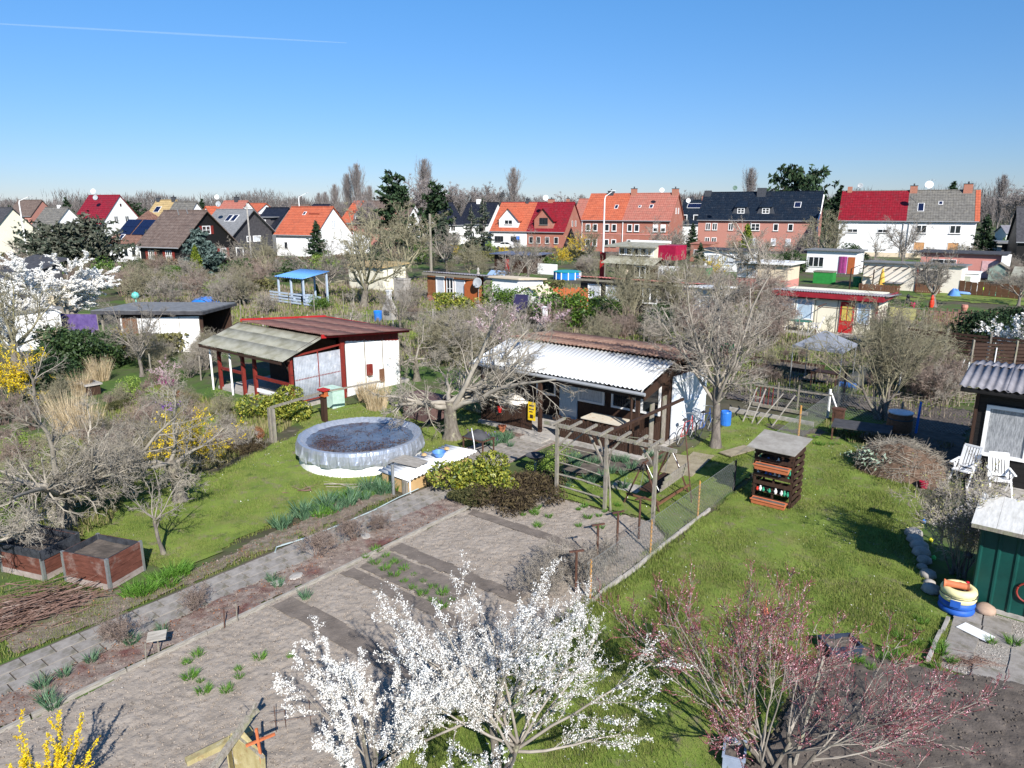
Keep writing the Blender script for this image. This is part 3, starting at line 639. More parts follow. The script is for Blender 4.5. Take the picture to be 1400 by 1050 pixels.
def garden_chair(label, u, v, rot, group=None):
    t = thing('garden_chair', label, 'chair', u, v, .03, rot, group)
    part('seat', MB().prism([(-.23,-.25,.44),(.23,-.25,.44),(.23,.22,.40),(-.23,.22,.40)], (0,0,.035)), m_plast, t)
    for i in range(6):
        x = -.19+i*.076; part('back_slat', MB().beam((x,.22,.48),(x,.42,1.05),.05,.02,up=(0,1,0)), m_plast, t)
    part('back_frame', MB().beam((-.24,.2,.42),(-.24,.43,1.08),.045,.03,up=(0,1,0)).beam((.24,.2,.42),(.24,.43,1.08),.045,.03,up=(0,1,0)).beam((-.25,.43,1.09),(.25,.43,1.09),.03,.06).beam((-.24,.22,.50),(.24,.22,.50),.03,.05), m_plast, t)
    for s in (-1,1):
        part('armrest', MB().beam((s*.28,-.26,.66),(s*.28,.32,.70),.06,.03), m_plast, t)
        part('leg', MB().beam((s*.27,-.30,0),(s*.25,.10,.66),.04,.03,up=(0,1,0)), m_plast, t)
        part('leg', MB().beam((s*.27,.32,0),(s*.25,-.16,.66),.04,.03,up=(0,1,0)), m_plast, t)
    return t
garden_chair('white slatted folding garden chair on the terrace before the black hut', -.98, 23.75, .35)
garden_chair('white garden chair half hidden behind the leafy shrub at the black hut', -1.9, 24.0, -.3)

# ================================================================ GREEN SHED (bottom right)
m_greenm = mat('dark green sheet metal', (.006,.055,.045), rough=.38, var=.2, scale=2)
h4 = thing('metal_shed', 'dark green ribbed metal shed with pale roof beside the stone slab patio', 'shed', -.85, 16.4)
part('wall', MB().box(0, 2.6, 0, .9, .06, 1.88), m_greenm, h4)
for i in range(9): part('rib', MB().prism([(.0+i*.31,0,.06),(.03+i*.31,-.03,.06),(.06+i*.31,-.03,.06),(.09+i*.31,0,.06)], (0,0,1.8)), m_greenm, h4)
m_palewood = mat('pale weathered shed roof', (.46,.45,.41), c2=(.68,.67,.63), rough=.8, scale=2.5, stretch=(7,1,7), bump=.004)
for i in range(7):
    part('roof_board', MB().slab([(-.15+i*.42,-.42,1.93),(.265+i*.42,-.42,1.93),(.265+i*.42,.95,2.14),(-.15+i*.42,.95,2.14)], .03), m_palewood, h4)
part('roof_edge', MB().box(-.14,2.78,-.44,-.41,1.85,1.925), m_greywood, h4)
mk = [(.95+.20*math.cos(a), -.045, .60+.20*math.sin(a)) for a in [x*math.pi/14+.55 for x in range(0, 26)]]
part('painted_mark', MB().tube(mk+[(.98,-.045,.66),(1.08,-.045,.80),(1.14,-.045,.68)], .022, 5), mat('dark red paint', (.25,.03,.02), rough=.6), h4)
bdg = part('round_badge', MB().lathe([(.001,0),(.105,0),(.105,.012),(.001,.014)], 20), m_whitep, h4); bdg.rotation_euler = (math.pi/2,0,0); bdg.location = (1.05,-.035,1.55)
bd2 = part('badge_print', MB().lathe([(.045,0),(.075,0),(.075,.004),(.045,.004)], 16).box(-.05,-.02,-.03,.0,0,.004).box(.02,.05,0,.03,0,.004), mat('black print', (.03,.03,.03), rough=.6), bdg); bd2.location = (0,0,.014)
part('plinth', MB().box(-.03,2.6,-.06,.9,-.02,.06), m_conc, h4)

# ================================================================ HUT WITH THE RED FASCIA (right, middle distance)
h5 = thing('garden_hut', 'white hut with dark red fascia, blue curtained windows and red door behind the tent canopy', 'garden hut', -16.2, 49.3)
part('floor', MB().box(-.3,6.4,-1.7,4,-.02,.1), m_conc, h5)
part('wall', MB().box(.1,6.3,.35,3.8,0,2.55), m_cream, h5)
part('fascia', MB().box(-.15,6.75,-.12,-.05,2.28,2.6).box(6.72,6.78,-.1,3.9,2.3,2.6), mat('crimson fascia', (.28,.02,.03), rough=.5, var=.15), h5)
part('corner_post', MB().box(-.08,.08,.2,.36,0,2.4).box(6.3,6.42,.2,.36,0,2.4), m_redwood, h5)
corr_roof(h5, -.2, 6.8, -.1, 2.66, 4.0, 2.44, m_corrslate, 1.05, 1, pitch=.17, amp=.028)
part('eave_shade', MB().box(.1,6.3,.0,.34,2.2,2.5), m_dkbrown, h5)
for x, w in ((.75,1.1),(1.95,1.1),(5.6,.8)): window(h5, x, .34, .75, w, 1.35, 'F', 0, 0, glass=m_curtainb, fw=.06)
part('wall_joint', MB().box(1.36,1.40,.32,.35,.1,2.2).box(2.6,2.64,.32,.35,.1,2.2).box(4.0,4.04,.32,.35,.1,2.2), m_greywood, h5)
dr = part('door', MB().box(4.2,5.05,.28,.34,.1,2.1), m_redpaint, h5)
part('door_pane', MB().box(4.32,4.60,.26,.275,.9,1.85).box(4.66,4.93,.26,.275,.9,1.85), mat('yellow curtained glass', (.55,.42,.10), rough=.3, var=.2, scale=9), dr)
part('awning_rail', MB().tube([(3.3,-1.6,0),(3.3,-1.6,1.9),(6.6,-1.6,1.9),(6.6,-1.6,0)], .03).tube([(3.3,-1.6,1.9),(3.3,.3,1.9)], .03).tube([(6.6,-1.6,1.9),(6.6,.3,1.9)], .03), m_dkmetal, h5)
t = tableobj('garden_table', 'green garden table on the terrace of the red fascia hut', -14.2, 48.4, 1.6, .7, .72, mat('green paint', (.03,.16,.11), rough=.5), m_whitep, z=.1)
for i in range(3): garden_chair(('white chair left of the green table at the red fascia hut','white chair right of the green table','white chair behind the green table')[i], (-15.5,-13.1,-14.3)[i], (48.4,48.5,49.1)[i], (1.5,-1.5,3.1)[i])
# yellow cloth hung to dry beside it
def cloth_mesh(w, h, seed, folds=5):
    n = 16; V = []; F = []
    for s in (0, .01):
        for i in range(n+1):
            for j in range(7):
                x = i/n*w; z = -j/6*h; V.append((x, .05*math.sin(x*folds+j*.3+seed)*(j/6+.2)+s, z))
    for i in range(n):
        for j in range(6):
            a = i*7+j; F += [(a, a+7, a+8, a+1), (a+119, a+120, a+127, a+126)]
    return MB().add(V, F)
cl = thing('hanging_cloth', 'yellow cloth hung over a line beside the red fascia hut', 'cloth', -9.3, 50.6, 1.9)
part('cloth', cloth_mesh(1.5, 1.4, 2), mat('yellow cloth', (.62,.58,.25), rough=.9, var=.1, scale=3, trans=.3), cl, smooth=True)
part('line', MB().tube([(-.3,0,.02),(1.9,0,.02)], .012), m_steel, cl)
part('pole', MB().tube([(-.3,0,-1.9),(-.3,0,.1)], .03).tube([(1.9,0,-1.9),(1.9,0,.1)], .03), m_greywood, cl)

# ================================================================ HUT AT THE LEFT, flat grey roof and white side wall
h6 = thing('garden_hut', 'low hut with flat grey felt roof and white side wall beyond the tall dry grass', 'garden hut', -44.2, 16.6); h6.rotation_euler = (0,0,-.03); h6.location = at(276,482)-Vector((4.75,0,0))
part('wall', MB().box(0,4.9,.3,.38,0,2.1).box(0,.08,.3,4.2,0,2.3).box(0,4.9,4.1,4.2,0,2.3), m_dkbrown, h6)
for i in range(3):
    x0 = 1.3+i*1.15; part('wall_panel', MB().prism([(x0,.24,0),(x0+1.13,.24,0),(x0+1.13,.24,1.98+i*.05),(x0,.24,1.93+i*.05)], (0,.06,0)), m_whitewall, h6)
    part('joint_strip', MB().box(x0+1.125,x0+1.155,.22,.245,0,2.0), m_greywood, h6)
for i in range(3):
    part('roof_felt', MB().slab([(-1.2+i*2.1,-.1,2.42+.0*i),(.88+i*2.1,-.1,2.42),(.88+i*2.1,4.6,2.30),(-1.2+i*2.1,4.6,2.30)], .07), m_fgrey, h6)
part('fascia', MB().box(-1.2,5.12,-.16,-.11,2.2,2.40).prism([(5.1,-.1,2.2),(5.1,4.6,2.08),(5.1,4.6,2.24),(5.1,-.1,2.36)], (.05,0,0)), m_fdark, h6)
part('roof_joist', MB().box(-1,5,.4,.5,2.1,2.33).box(-1,5,4.0,4.1,2.0,2.2), m_dkbrown, h6)
for x in (-1.0,): part('post', MB().box(x,x+.1,.4,.5,0,2.15).box(x,x+.1,4.0,4.1,0,2.25), m_greywood, h6)
part('door', MB().box(.3,1.15,.24,.295,.05,1.95), m_brown, h6)
part('door_frame', MB().box(1.18,1.26,.22,.29,.05,1.95).box(.2,.28,.22,.29,.05,1.95), m_whitep, h6)
pc = thing('hung_cover', 'purple tarpaulin hung in front of the grey felt hut', 'tarpaulin', -44.6, 15.9, 1.95); pc.location = at(84,468)+Vector((0,0,1.75)); pc.rotation_euler = (0,0,-.05); pc.scale = (.75,1,.85)
part('tarpaulin', cloth_mesh(3.3, 1.75, 1, 9), mat('purple tarpaulin', (.07,.045,.16), c2=(.14,.095,.26), rough=.6, scale=3), pc, smooth=True)
part('pole', MB().tube([(0,0,-1.95),(0,0,.05)], .03).tube([(3.3,0,-1.95),(3.3,0,.05)], .03).tube([(0,0,.01),(3.3,0,.01)], .02), m_greywood, pc)
# ================================================================ THE HOUSES BEHIND THE GARDENS
# white duplex with one glossy red and one mossy grey roof
o, L, s = house('duplex_house', 'white two storey duplex, left roof half dark red, right half mossy grey', 117, -27, 1148, 1336, None, 9.5, 6.1, 10.7, m_white, m_rgrey)
Lh = L*.505
part('red_roof', MB().slab([(-.28,-.40,6.1-s*.37+.22),(Lh,-.40,6.1-s*.37+.22),(Lh,4.75,10.93),(-.28,4.75,10.93)], .06), m_rred, o)
part('verge_tiles', MB().slab([(L-.35,-.38,6.1-s*.37+.21),(L+.35,-.38,6.1-s*.37+.21),(L+.35,4.75,10.93),(L-.35,4.75,10.93)], .06), m_rorange, o)
for x in (.11,.34): 
    window(o, L*x, -.01, 3.95, 1.55, 1.35, 'F', 1, 0, blind=.62, sill=m_conc); window(o, L*x, -.01, 1.2, 1.55, 1.35, 'F', 0, 0, blind=.9, sill=m_conc)
for x in (.62,.86):
    window(o, L*x, -.01, 3.95, 1.6, 1.35, 'F', 1, 0, sill=m_conc, fw=.11)
m_wblind = mat('orange wood blind', (.50,.27,.12), rough=.7, var=.1)
for x in (.62,.86): window(o, L*x, -.01, 1.2, 1.6, 1.35, 'F', 0, 0, glass=m_wblind, sill=m_conc)
part('downpipe', MB().tube([(Lh-.35,-.12,6),(Lh-.35,-.12,0)], .07).tube([(Lh+.45,-.12,6),(Lh+.45,-.12,0)], .07), m_gutter, o)
chimney(o, .9, 4.7, 9.9, 11.6, .75, cap=False); chimney(o, Lh+.6, 4.7, 9.9, 11.6, 1.1); chimney(o, L-1.5, 4.7, 9.8, 11.8, 1.3)
skylight(o, L*.60, 1.2, 6.1, s, .95, 1.9); skylight(o, L*.74, 2.3, 6.1, s, .65, .8)
part('plinth', MB().box(-.03,L+.03,-.05,0,-.3,.7), m_beige, o)
ha = o
dish(Vector(o.matrix_world.translation) if False else xat(1270,120,11.6), .62, m_whitep, 'large white dish on the ridge of the white duplex', -.4)
dish(xat(1176,121,11.5), .42, m_dish, 'grey dish above the glossy red roof half of the white duplex', -.4)
solo('television_aerial', 'thin rake aerial beside the white ridge dish of the white duplex', 'aerial', MB().tube([(0,0,0),(0,0,2.0)],.03).tube([(-.7,0,1.8),(.7,0,1.8)],.02).tube([(-.5,-.3,1.8),(-.5,.3,1.8)],.015).tube([(0,-.3,1.8),(0,.3,1.8)],.015).tube([(.5,-.3,1.8),(.5,.3,1.8)],.015), m_steel, xat(1272,121,10.6))

# brick duplex with the blue black roof
o, L, s = house('duplex_house', 'brick two storey duplex with blue black roof, two trapezoid dormers and grey chimneys', 136, -27, 955, 1118, None, 9.6, 5.9, 10.9, m_brickp, m_rblack)
for x in (.09,.15,.29,): window(o, L*x, -.01, 3.75, .95, 1.35, 'F', 1, 0, sill=m_conc, fw=.10)
window(o, L*.50, -.01, 3.75, 1.6, 1.35, 'F', 1, 1, sill=m_conc, fw=.10)
for x in (.67,.79): window(o, L*x, -.01, 3.75, .95, 1.35, 'F', 0, 0, sill=m_conc, fw=.12)
for x in (.09,.15,.49,.66,.78): window(o, L*x, -.01, 1.0, .95, 1.35, 'F', 1 if x < .2 else 0, 0, sill=m_conc, fw=.10, glass=m_curtain if x > .4 else None)
m_dgrey = mat('dark grey cladding', (.06,.065,.075), rough=.7, scale=4, bands=[('Z', 6, .3)])
def trap_dormer(o, x, s, ze, w=2.0, m=None, mr=None, z0=.9, fh=1.35):
    d = part('dormer', MB().prism([(x-w*.62-.5, z0/s, ze+z0), (x+w*.62+.5, z0/s, ze+z0), (x+w*.55, z0/s, ze+z0+fh), (x-w*.55, z0/s, ze+z0+fh)], (0, 2.6, 0)), m, o)
    zt = ze+z0+fh
    part('dormer_roof', MB().slab([(x-w*.6,z0/s-.25,zt+.08),(x+w*.6,z0/s-.25,zt+.08),(x+w*.45,z0/s+2.9,zt+1.5),(x-w*.45,z0/s+2.9,zt+1.5)], .14), mr, d)
    wn = window(o, x, z0/s-.02, ze+z0+.15, 1.35, 1.05, 'F', 1, 1, fw=.12); return d
trap_dormer(o, L*.36, s, 5.9, m=m_dgrey, mr=m_rblack); trap_dormer(o, L*.57, s, 5.9, m=m_dgrey, mr=m_rblack)
chimney(o, .6, 4.5, 9.6, 11.4, 1.25, m_dgrey, cap=False); chimney(o, L*.5, 4.5, 9.6, 11.8, 1.6, m_dgrey, cap=False)
skylight(o, L*.82, 1.9, 5.9, s, 1.2, 1.4)
part('downpipe', MB().tube([(L*.46,-.12,5.7),(L*.46,-.12,0)], .07), m_gutter, o)
part('white_flue', MB().tube([(L+.1,-.3,5.7),(L+.25,1.5,7.4),(L+.3,4,9.9),(L+.3,4.3,10.4)], .14).tube([(L+.1,-.3,5.7),(L+.1,-.1,0)], .14), m_whitep, o)
dish(xat(1005,138,11.6), .42, mat('green dish', (.10,.17,.13), rough=.6), 'green dish on the ridge of the blue black roofed duplex', -.3)

# brick duplex with orange and faded red roofs
o, L, s = house('duplex_house', 'long brick duplex, left half roofed bright orange, right half faded red', 132, -27, 797, 916, None, 9.5, 5.95, 10.5, m_brick, m_rpink)
Lh = L*.47
part('orange_roof', MB().slab([(-.28,-.40,5.95-s*.37+.22),(Lh,-.40,5.95-s*.37+.22),(Lh,4.75,10.73),(-.28,4.75,10.73)], .06), m_rorange, o)
for z in (3.75, .95):
    for x in (.065,.15,.29,.375,.555,.635,.845,.93): window(o, L*x, -.01, z, .95, 1.35, 'F', 0, 0, sill=m_conc, fw=.12, blind=.5 if x > .8 and z > 2 else None)
part('string_course', MB().box(-.02,L+.02,-.06,0,3.2,3.35), m_pinkr, o)
part('downpipe', MB().tube([(Lh+.1,-.12,5.7),(Lh+.1,-.12,0)], .08).tube([(-.1,-.12,5.7),(-.1,-.12,0)], .06), m_whitep, o)
for y in (3.9,5.6): window(o, L+.01, y, 6.9, .55, 1.1, 'R', 0, 0, fw=.08)
chimney(o, L*.23, 4.7, 9.7, 11.1, 1.1, m_dgrey); chimney(o, L*.5, 4.7, 9.6, 11.5, 1.0); chimney(o, L-.5, 4.7, 9.4, 11.4, 1.1)
skylight(o, L*.35, 1.8, 5.95, s, .7, 1.0); skylight(o, L*.75, 1.9, 5.95, s, .7, .9); skylight(o, L*.62, 2.0, 5.95, s, .5, .6)
dish(xat(905,134,11.1), .42, m_whitep, 'white dish on the faded red ridge of the long brick duplex', -.2)

# duplex with two cross gables, orange and dark red
o, L, s = house('duplex_house', 'cross gabled duplex, white half under orange tiles, brick half under dark red tiles', 150, -27, 672, 771, None, 10.5, 3.4, 9.0, m_brick, m_rred)
Lh = L*.50
part('orange_roof', MB().slab([(-.28,-.42,3.4-s*.39+.22),(Lh,-.42,3.4-s*.39+.22),(Lh,5.25,9.23),(-.28,5.25,9.23)], .06), m_rorange, o)
part('white_front', MB().box(-.02,Lh,-.06,-.002,-.3,3.3), m_white, o)
for k, (x, mw_, mr_) in enumerate(((L*.235, m_white, m_rorange), (L*.72, m_brick, m_rred))):
    w = 4.6 if k == 0 else 4.3
    g = part('cross_gable', MB().prism([(x-w/2,.3,3.3),(x+w/2,.3,3.3),(x+w/2,.3,5.6),(x,.3,7.9),(x-w/2,.3,5.6)], (0,4.3,0)), mw_, o)
    for sg_ in (-1,1):
        part('gable_roof', MB().slab([(x+sg_*(w/2+.35),-.1,5.35),(x,-.1,8.05),(x,4.9,8.05),(x+sg_*(w/2+.35),3.6,5.35)], .14), mr_, g)
    window(o, x, .29, 4.6, 1.9, 1.4, 'F', 1 if k == 0 else 2, 0, blind=.4 if k == 0 else None, fw=.09 if k == 0 else .03, fm=None if k == 0 else m_fdark, sill=m_conc)
for x in (.11,.34): window(o, L*x, -.07, .9, 2.1, 1.25, 'F', 2, 0, fw=.05, fm=m_fdark, sill=m_conc)
for x in (.56,.66,.78,.90): window(o, L*x, -.01, .8, .95, 1.35, 'F', 0, 0, fw=.06, sill=m_conc)
for y, z in ((3.6,.9),(6.6,.9),(4.4,4.2),(6.2,4.2)): window(o, L+.01, y, z, .6, 1.2, 'R', 0, 0, fw=.05)
chimney(o, L*.36, 5.2, 8.3, 9.9, .7, m_dgrey); chimney(o, L*.68, 5.6, 8.2, 9.8, 1.2); chimney(o, L*.9, 5.9, 8.0, 9.9, .6)
dish(xat(746,153,10.0), .55, m_whitep, 'white dish between the orange and dark red cross gabled roofs', -.1)

# white house with the bright orange roof (left of centre)
o, L, s = house('cottage', 'white cottage with bright orange tiled roof and long low gable extension', 122, -27, 377, 432, None, 9.0, 3.75, 8.05, m_white, m_rorange)
part('lean_to', MB().prism([(L-4,9,-.3),(L-.01,9,-.3),(L-.01,14.5,-.3),(L-.01,14.5,2.6),(L-.01,9,4.0)][2:]+[(L-.01,9,-.3)], (-4,0,0)), m_white, o)
part('lean_to_roof', MB().slab([(L-4.2,8.6,4.5),(L+.25,8.6,4.5),(L+.25,15,2.85),(L-4.2,15,2.85)], .15), m_rorange, o)
window(o, 2.2, -.01, 1.1, .9, 1.3, 'F', 0, 0, fw=.1); window(o, L-1.3, -.01, 1.2, 1.5, 1.2, 'F', 1, 0, fw=.1, sill=m_conc)
window(o, L+.01, 4.5, 4.6, 1.0, 1.3, 'R', 1, 1, fw=.08, glass=m_curtain)
skylight(o, L*.42, 3.0, 3.75, s, .6, .8); part('ladder_hook', MB().box(L*.55,L*.8,3.1,3.2,7.0,7.1), m_redwood, o)

# black timber house
o, L, s = house('timber_house', 'black timber house with brown grey tiled roof, white windows and red shutters', 99, -24, 191, 245, None, 10.0, 3.15, 7.5, m_black, m_rbrown, over=.6)
for x in (.28,.72): window(o, L*x, -.01, .95, 1.2, 1.35, 'F', 2, 1, fw=.1, shutter=m_redwood)
window(o, L+.01, 4.9, 4.4, 1.5, 1.15, 'R', 1, 1, fw=.1, shutter=m_redwood); window(o, L+.01, 7.6, 1.0, 1.2, 1.35, 'R', 2, 1, fw=.1, shutter=m_redwood)
part('porch_frame', MB().box(L+.2,L+1.6,9.9,10.0,2.2,2.35).box(L+1.5,L+1.6,9.9,10,0,2.2).box(L+.2,L+.3,9.9,10,0,2.2), m_whitep, o)
part('downpipe', MB().tube([(-.1,-.5,2.9),(0,-.1,2.4),(0,-.1,0)], .07), m_whitep, o)
part('vent_pipe', MB().tube([(L*.45,4.2,7.0),(L*.45,4.0,7.8)], .08).tube([(L*.65,4.4,7.2),(L*.65,4.2,7.9)], .08), m_steel, o)

# red brown hipped house with solar panels
def hip_house(name, label, D, ang, xl, xr, W_, ze, zr, mw, mr, base=0):
    a = math.radians(ang); c = Vector((math.cos(a), math.sin(a))); FR = xat(xr, D, ze); k = (xl-700)/FPX
    L = (FR.x - k*(FR.y*CA+(CAMH-ze)*SA_))/(c.x - k*c.y*CA)
    o = thing_at(name, label, 'house', (FR.x-c.x*L, FR.y-c.y*L, base), a)
    part('wall', MB().box(0,L,0,W_,-.3,ze), mw, o)
    e = .5; mb = MB(); mb.add([(-e,-e,ze-.2),(L+e,-e,ze-.2),(L+e,W_+e,ze-.2),(-e,W_+e,ze-.2),(W_*.32,W_/2,zr),(L-W_*.32,W_/2,zr)],
        [(0,1,5,4),(1,2,5),(2,3,4,5),(3,0,4),(3,2,1,0)]); part('roof', mb, mr, o)
    return o, L
o, L = hip_house('bungalow', 'white bungalow with hipped red brown roof carrying two solar arrays', 108, -24, 148, 190, 10, 3.0, 7.6, m_white, m_rbrownr)
s = (7.6-2.8)/5.5; sl = math.atan(s)
for x0, nx in ((.9,3),(4.2,3)):
    for i in range(nx):
        for j in range(2):
            p_ = link(bpy.data.objects.new('solar_panel', cached('solp', lambda: MB().box(0,.98,0,1.6,0,.06).mesh('solar_panel', m_solar)))); p_.parent = o
            y = .9+j*1.65*math.cos(sl); p_.location = (x0+i*1.0-.1, y, 2.8+s*(y+.5)+.08); p_.rotation_euler = (sl,0,0)
skylight(o, 2.6, -.1, 2.8+s*.5, s, .8, 1.2)
for x in (.3,.55,.8): window(o, L*x, -.01, .9, .9, 1.3, 'F', 0, 0)
window(o, L+.01, 3.0, .9, .9, 1.3, 'R', 0, 0)

# glossy red house far left, and its neighbours
o, L, s = house('house', 'white house with dark red glossy roof, tall gable to the right', 175, -20, 98, 139, None, 12, 4.4, 10.9, m_white, m_rred)
for y, z in ((4.2,4.6),(7.4,4.6),(4.2,1.2),(7.4,1.2)): window(o, L+.01, y, z, 1.2, 1.5, 'R', 1, 0, fw=.1)
window(o, L+.01, 6, 8.3, .7, .8, 'R', 0, 0)
dish(xat(128,180,11.9), .6, m_whitep, 'white dish on the dark red glossy roof at far left', 0); dish(xat(131,178,10.4), .6, m_dish, 'dark dish hanging below the ridge of the dark red house', 0)
o, L, s = house('house', 'pale grey house with flat white annex and grey tiled roof beside the street lamp', 150, -20, 40, 70, None, 9, 3.6, 8.0, m_white, m_rgrey)
part('annex', MB().box(-.5,L+3,-3.5,-.01,0,3.9), m_white, o); window(o, 2.2, -3.52, 1.6, .8, 1.0, 'F', 0, 0); window(o, 3.9, -3.52, 1.6, .8, 1.0, 'F', 0, 0); part('low_annex', MB().box(-5,-.51,-3.5,-.5,0,1.6), m_white, o)
chimney(o, L*.6, 4.5, 7.3, 8.6, .6, m_white, cap=False)
o, L, s = house('house', 'cream gabled house cut by the left edge, dark verge', 130, -25, -40, -14, None, 9, 3.3, 7.9, m_cream, m_fdark)
o, L, s = house('house', 'distant brown roofed house between cream gable and lamp at far left', 220, -15, 10, 42, None, 9, 5.8, 10.2, m_brickp, m_rbrown)
o, L, s = house('house', 'ochre roofed house with a small solar panel on its slope', 165, -22, 196, 222, None, 9, 5.0, 9.6, m_yellowr, m_ryellow)
skylight(o, L*.35, 1.8, 5.0, s, 1.6, 1.8); chimney(o, .6, 4.4, 9.0, 10.2, .9, m_dgrey); chimney(o, L-.5, 4.4, 8.8, 10.4, .9, m_dgrey)
window(o, L*.7, -.01, 2.8, 1.1, 1.2, 'F', 0, 0)
o, L, s = house('house', 'house with grey tiled roof and white gable left of the red tiled pair', 162, -22, 221, 250, None, 9, 4.3, 9.2, m_white, m_rgrey)
part('ochre_annex', MB().box(L-1,L+5,-2,-.01,0,4.6), m_ryellow, o)
o, L, s = house('house', 'white house with dull red tiled roof and two narrow gable windows', 150, -24, 283, 314, None, 11, 4.2, 9.3, m_white, m_rpink)
for y in (3.6,5.2): window(o, L+.01, y, 4.8, .5, 1.2, 'R', 0, 0)
part('cross_gable', MB().prism([(-2.2,.6,0),(1.6,.6,0),(1.6,.6,5.4),(-.3,.6,8.2),(-2.2,.6,5.4)], (0,5,0)), m_white, o)
part('cross_roof', MB().slab([(1.9,.3,5.3),(-.3,.3,8.4),(-.3,6,8.4),(1.9,6,5.3)], .15).slab([(-2.5,.3,5.3),(-.3,.3,8.4),(-.3,6,8.4),(-2.5,6,5.3)], .15), m_rorange, o)
chimney(o, L*.55, 5.5, 8.9, 10.2, .9, m_dgrey); dish(xat(297,156,10.2), .5, m_whitep, 'white dish on the dull red roof with narrow gable windows', -.1)
o, L, s = house('house', 'white house with shallow slate roof, right of the dull red tiled gable', 172, -22, 330, 352, None, 10, 4.7, 6.3, m_white, m_fdark)
for x in (.3,.8): window(o, L*x, -.01, 2.6, 1.0, 1.3, 'F', 0, 0)
o, L, s = house('house', 'low orange roof showing behind the slate roofed white house', 188, -22, 318, 348, None, 9, 6.4, 9.0, m_white, m_rorange)
o, L, s = house('house', 'dark roofed chalet with deep black gable and solar panels behind the black timber house', 118, -24, 274, 318, None, 9, 4.1, 7.6, m_fdark, m_fgrey, over=.9)
for i in range(2): skylight(o, L*.55+i*1.2, 2.0, 4.1, s, 1.0, 1.7)
window(o, L+.01, 3.4, 2.5, .9, 1.0, 'R', 0, 0, fw=.12); window(o, L+.01, 5.3, 2.5, 1.8, 1.0, 'R', 0, 0, fw=.12, glass=m_curtain)
dish(xat(299,120,8.6), .45, m_dish, 'grey dish on the dark chalet behind the timber house', -.1)
m_dnavy = roofm('dark navy tiles', (.010,.012,.02), (.02,.022,.034), rough=.35)
o, L, s = house('house', 'house with long dark navy roof and wide grey flat dormer left of the orange cottage', 135, -27, 343, 372, None, 9, 3.9, 7.9, m_fgrey, m_dnavy)
part('dormer', MB().box(.6,L*.8,.8,4.2,4.2,6.2), mat('grey shingle cladding', (.09,.085,.09), rough=.85, scale=5, bands=[('Z', 5, .3)]), o); part('dormer_roof', MB().slab([(.3,.5,6.35),(L*.9,.5,6.35),(L*.9,4.3,6.5),(.3,4.3,6.5)], .12), m_fgrey, o)
for x in (.32,.52): window(o, L*x, .78, 4.7, .8, 1.2, 'F', 0, 0, fw=.11)
o, L, s = house('house', 'house with dark tiled roof and orange dormer cheeks showing through the bare trees', 160, -25, 470, 515, None, 10, 4.9, 9.4, m_brickp, m_rbrown)
part('dormer', MB().prism([(L*.25,.7,4.3),(L*.5,.7,4.3),(L*.5,.7,6.4),(L*.375,.7,7.4),(L*.25,.7,6.4)], (0,3,0)), m_fgrey, o); window(o, L*.375, .68, 4.6, 1.1, 1.6, 'F', 1, 1, fw=.11)
part('orange_slope', MB().slab([(-1.2,-.3,4.9),(L*.25,-.3,4.9),(L*.25,4.9,9.6),(-.6,4.9,9.6)], .06), m_rorange, o)
o, L, s = house('house', 'white gabled house with navy roof, left of the cross gabled duplex', 165, 40, 604, 634, None, 9, 4.5, 9.0, m_white, m_dnavy); window(o, L*.5, -.01, 3.0, 1.2, 1.3, 'F', 1, 0)
o, L, s = house('house', 'white house with long navy roof and white chimney behind the bare spruces', 168, -27, 628, 668, None, 9, 4.6, 9.1, m_white, m_dnavy)
for x in (.2,.45,.8): window(o, L*x, -.01, 1.2, 1.1, 1.3, 'F', 1, 0, fw=.1)
chimney(o, L*.35, 4.5, 8.7, 10.0, .9, m_white, cap=False)
o, L, s = house('house', 'house with white gable peeping out right of the tall dark pine', 172, -27, 546, 556, None, 8, 5.3, 9.3, m_white, m_rbrown)
o, L, s = house('house', 'blue black roofed white house with dormers between the two brick duplexes', 168, -27, 928, 956, None, 9, 4.6, 9.7, m_white, m_rblack)
for x in (.25,.8): window(o, L*x, .5, 5.0, 1.2, 1.5, 'F', 0, 0, fw=.16)
skylight(o, L*.6, 2.8, 4.6, s, 3.6, 1.4); chimney(o, L*.35, 4.6, 9.2, 10.4, .7, m_dgrey); chimney(o, L*.95, 4.6, 9.2, 10.7, .9)
dish(xat(941,170,9.6), .5, m_whitep, 'white dish on the blue black roof between the two brick duplexes', -.2)
o, L, s = house('house', 'dark red roof and brick gable behind the cross gabled duplex', 175, -27, 783, 800, None, 9, 5.2, 10.0, m_brick, m_rpink)
o, L, s = house('chalet', 'black barn gable with red trim cut by the right edge', 100, -27, 1392, 1440, None, 9, 3.6, 8.0, m_black, m_fdark)
# low distant roofs
for i, (x0, x1, D, c) in enumerate(((418,440,230,m_dnavy),(388,412,245,m_rbrown),(1376,1400,160,m_corrslate))):
    house('house', ('low navy roof just right of the orange cottage ridge','brown roof showing above the orange cottage ridge','pale roof just above the long grey shed')[i], D, -20, x0, x1, None, 9, 6.5 if i < 2 else 2.6, 9.0 if i < 2 else 4.0, m_white, c)

# long pale garages at right
g = thing_at('garage_row', 'long pale grey garage row with flat roof at the right edge', 'garage', xat(1354,112), math.radians(-20))
part('wall', MB().box(0,1.2,0,6,0,2.7).box(2.4,13,.0,6,0,2.7), mat('pale grey render', (.50,.48,.43), rough=.9, var=.06), g); part('roof', MB().box(-.6,13.4,-.4,6.2,2.72,2.95), m_fgrey, g); part('recess', MB().box(1.2,2.4,.8,6,0,2.7), m_fdark, g)
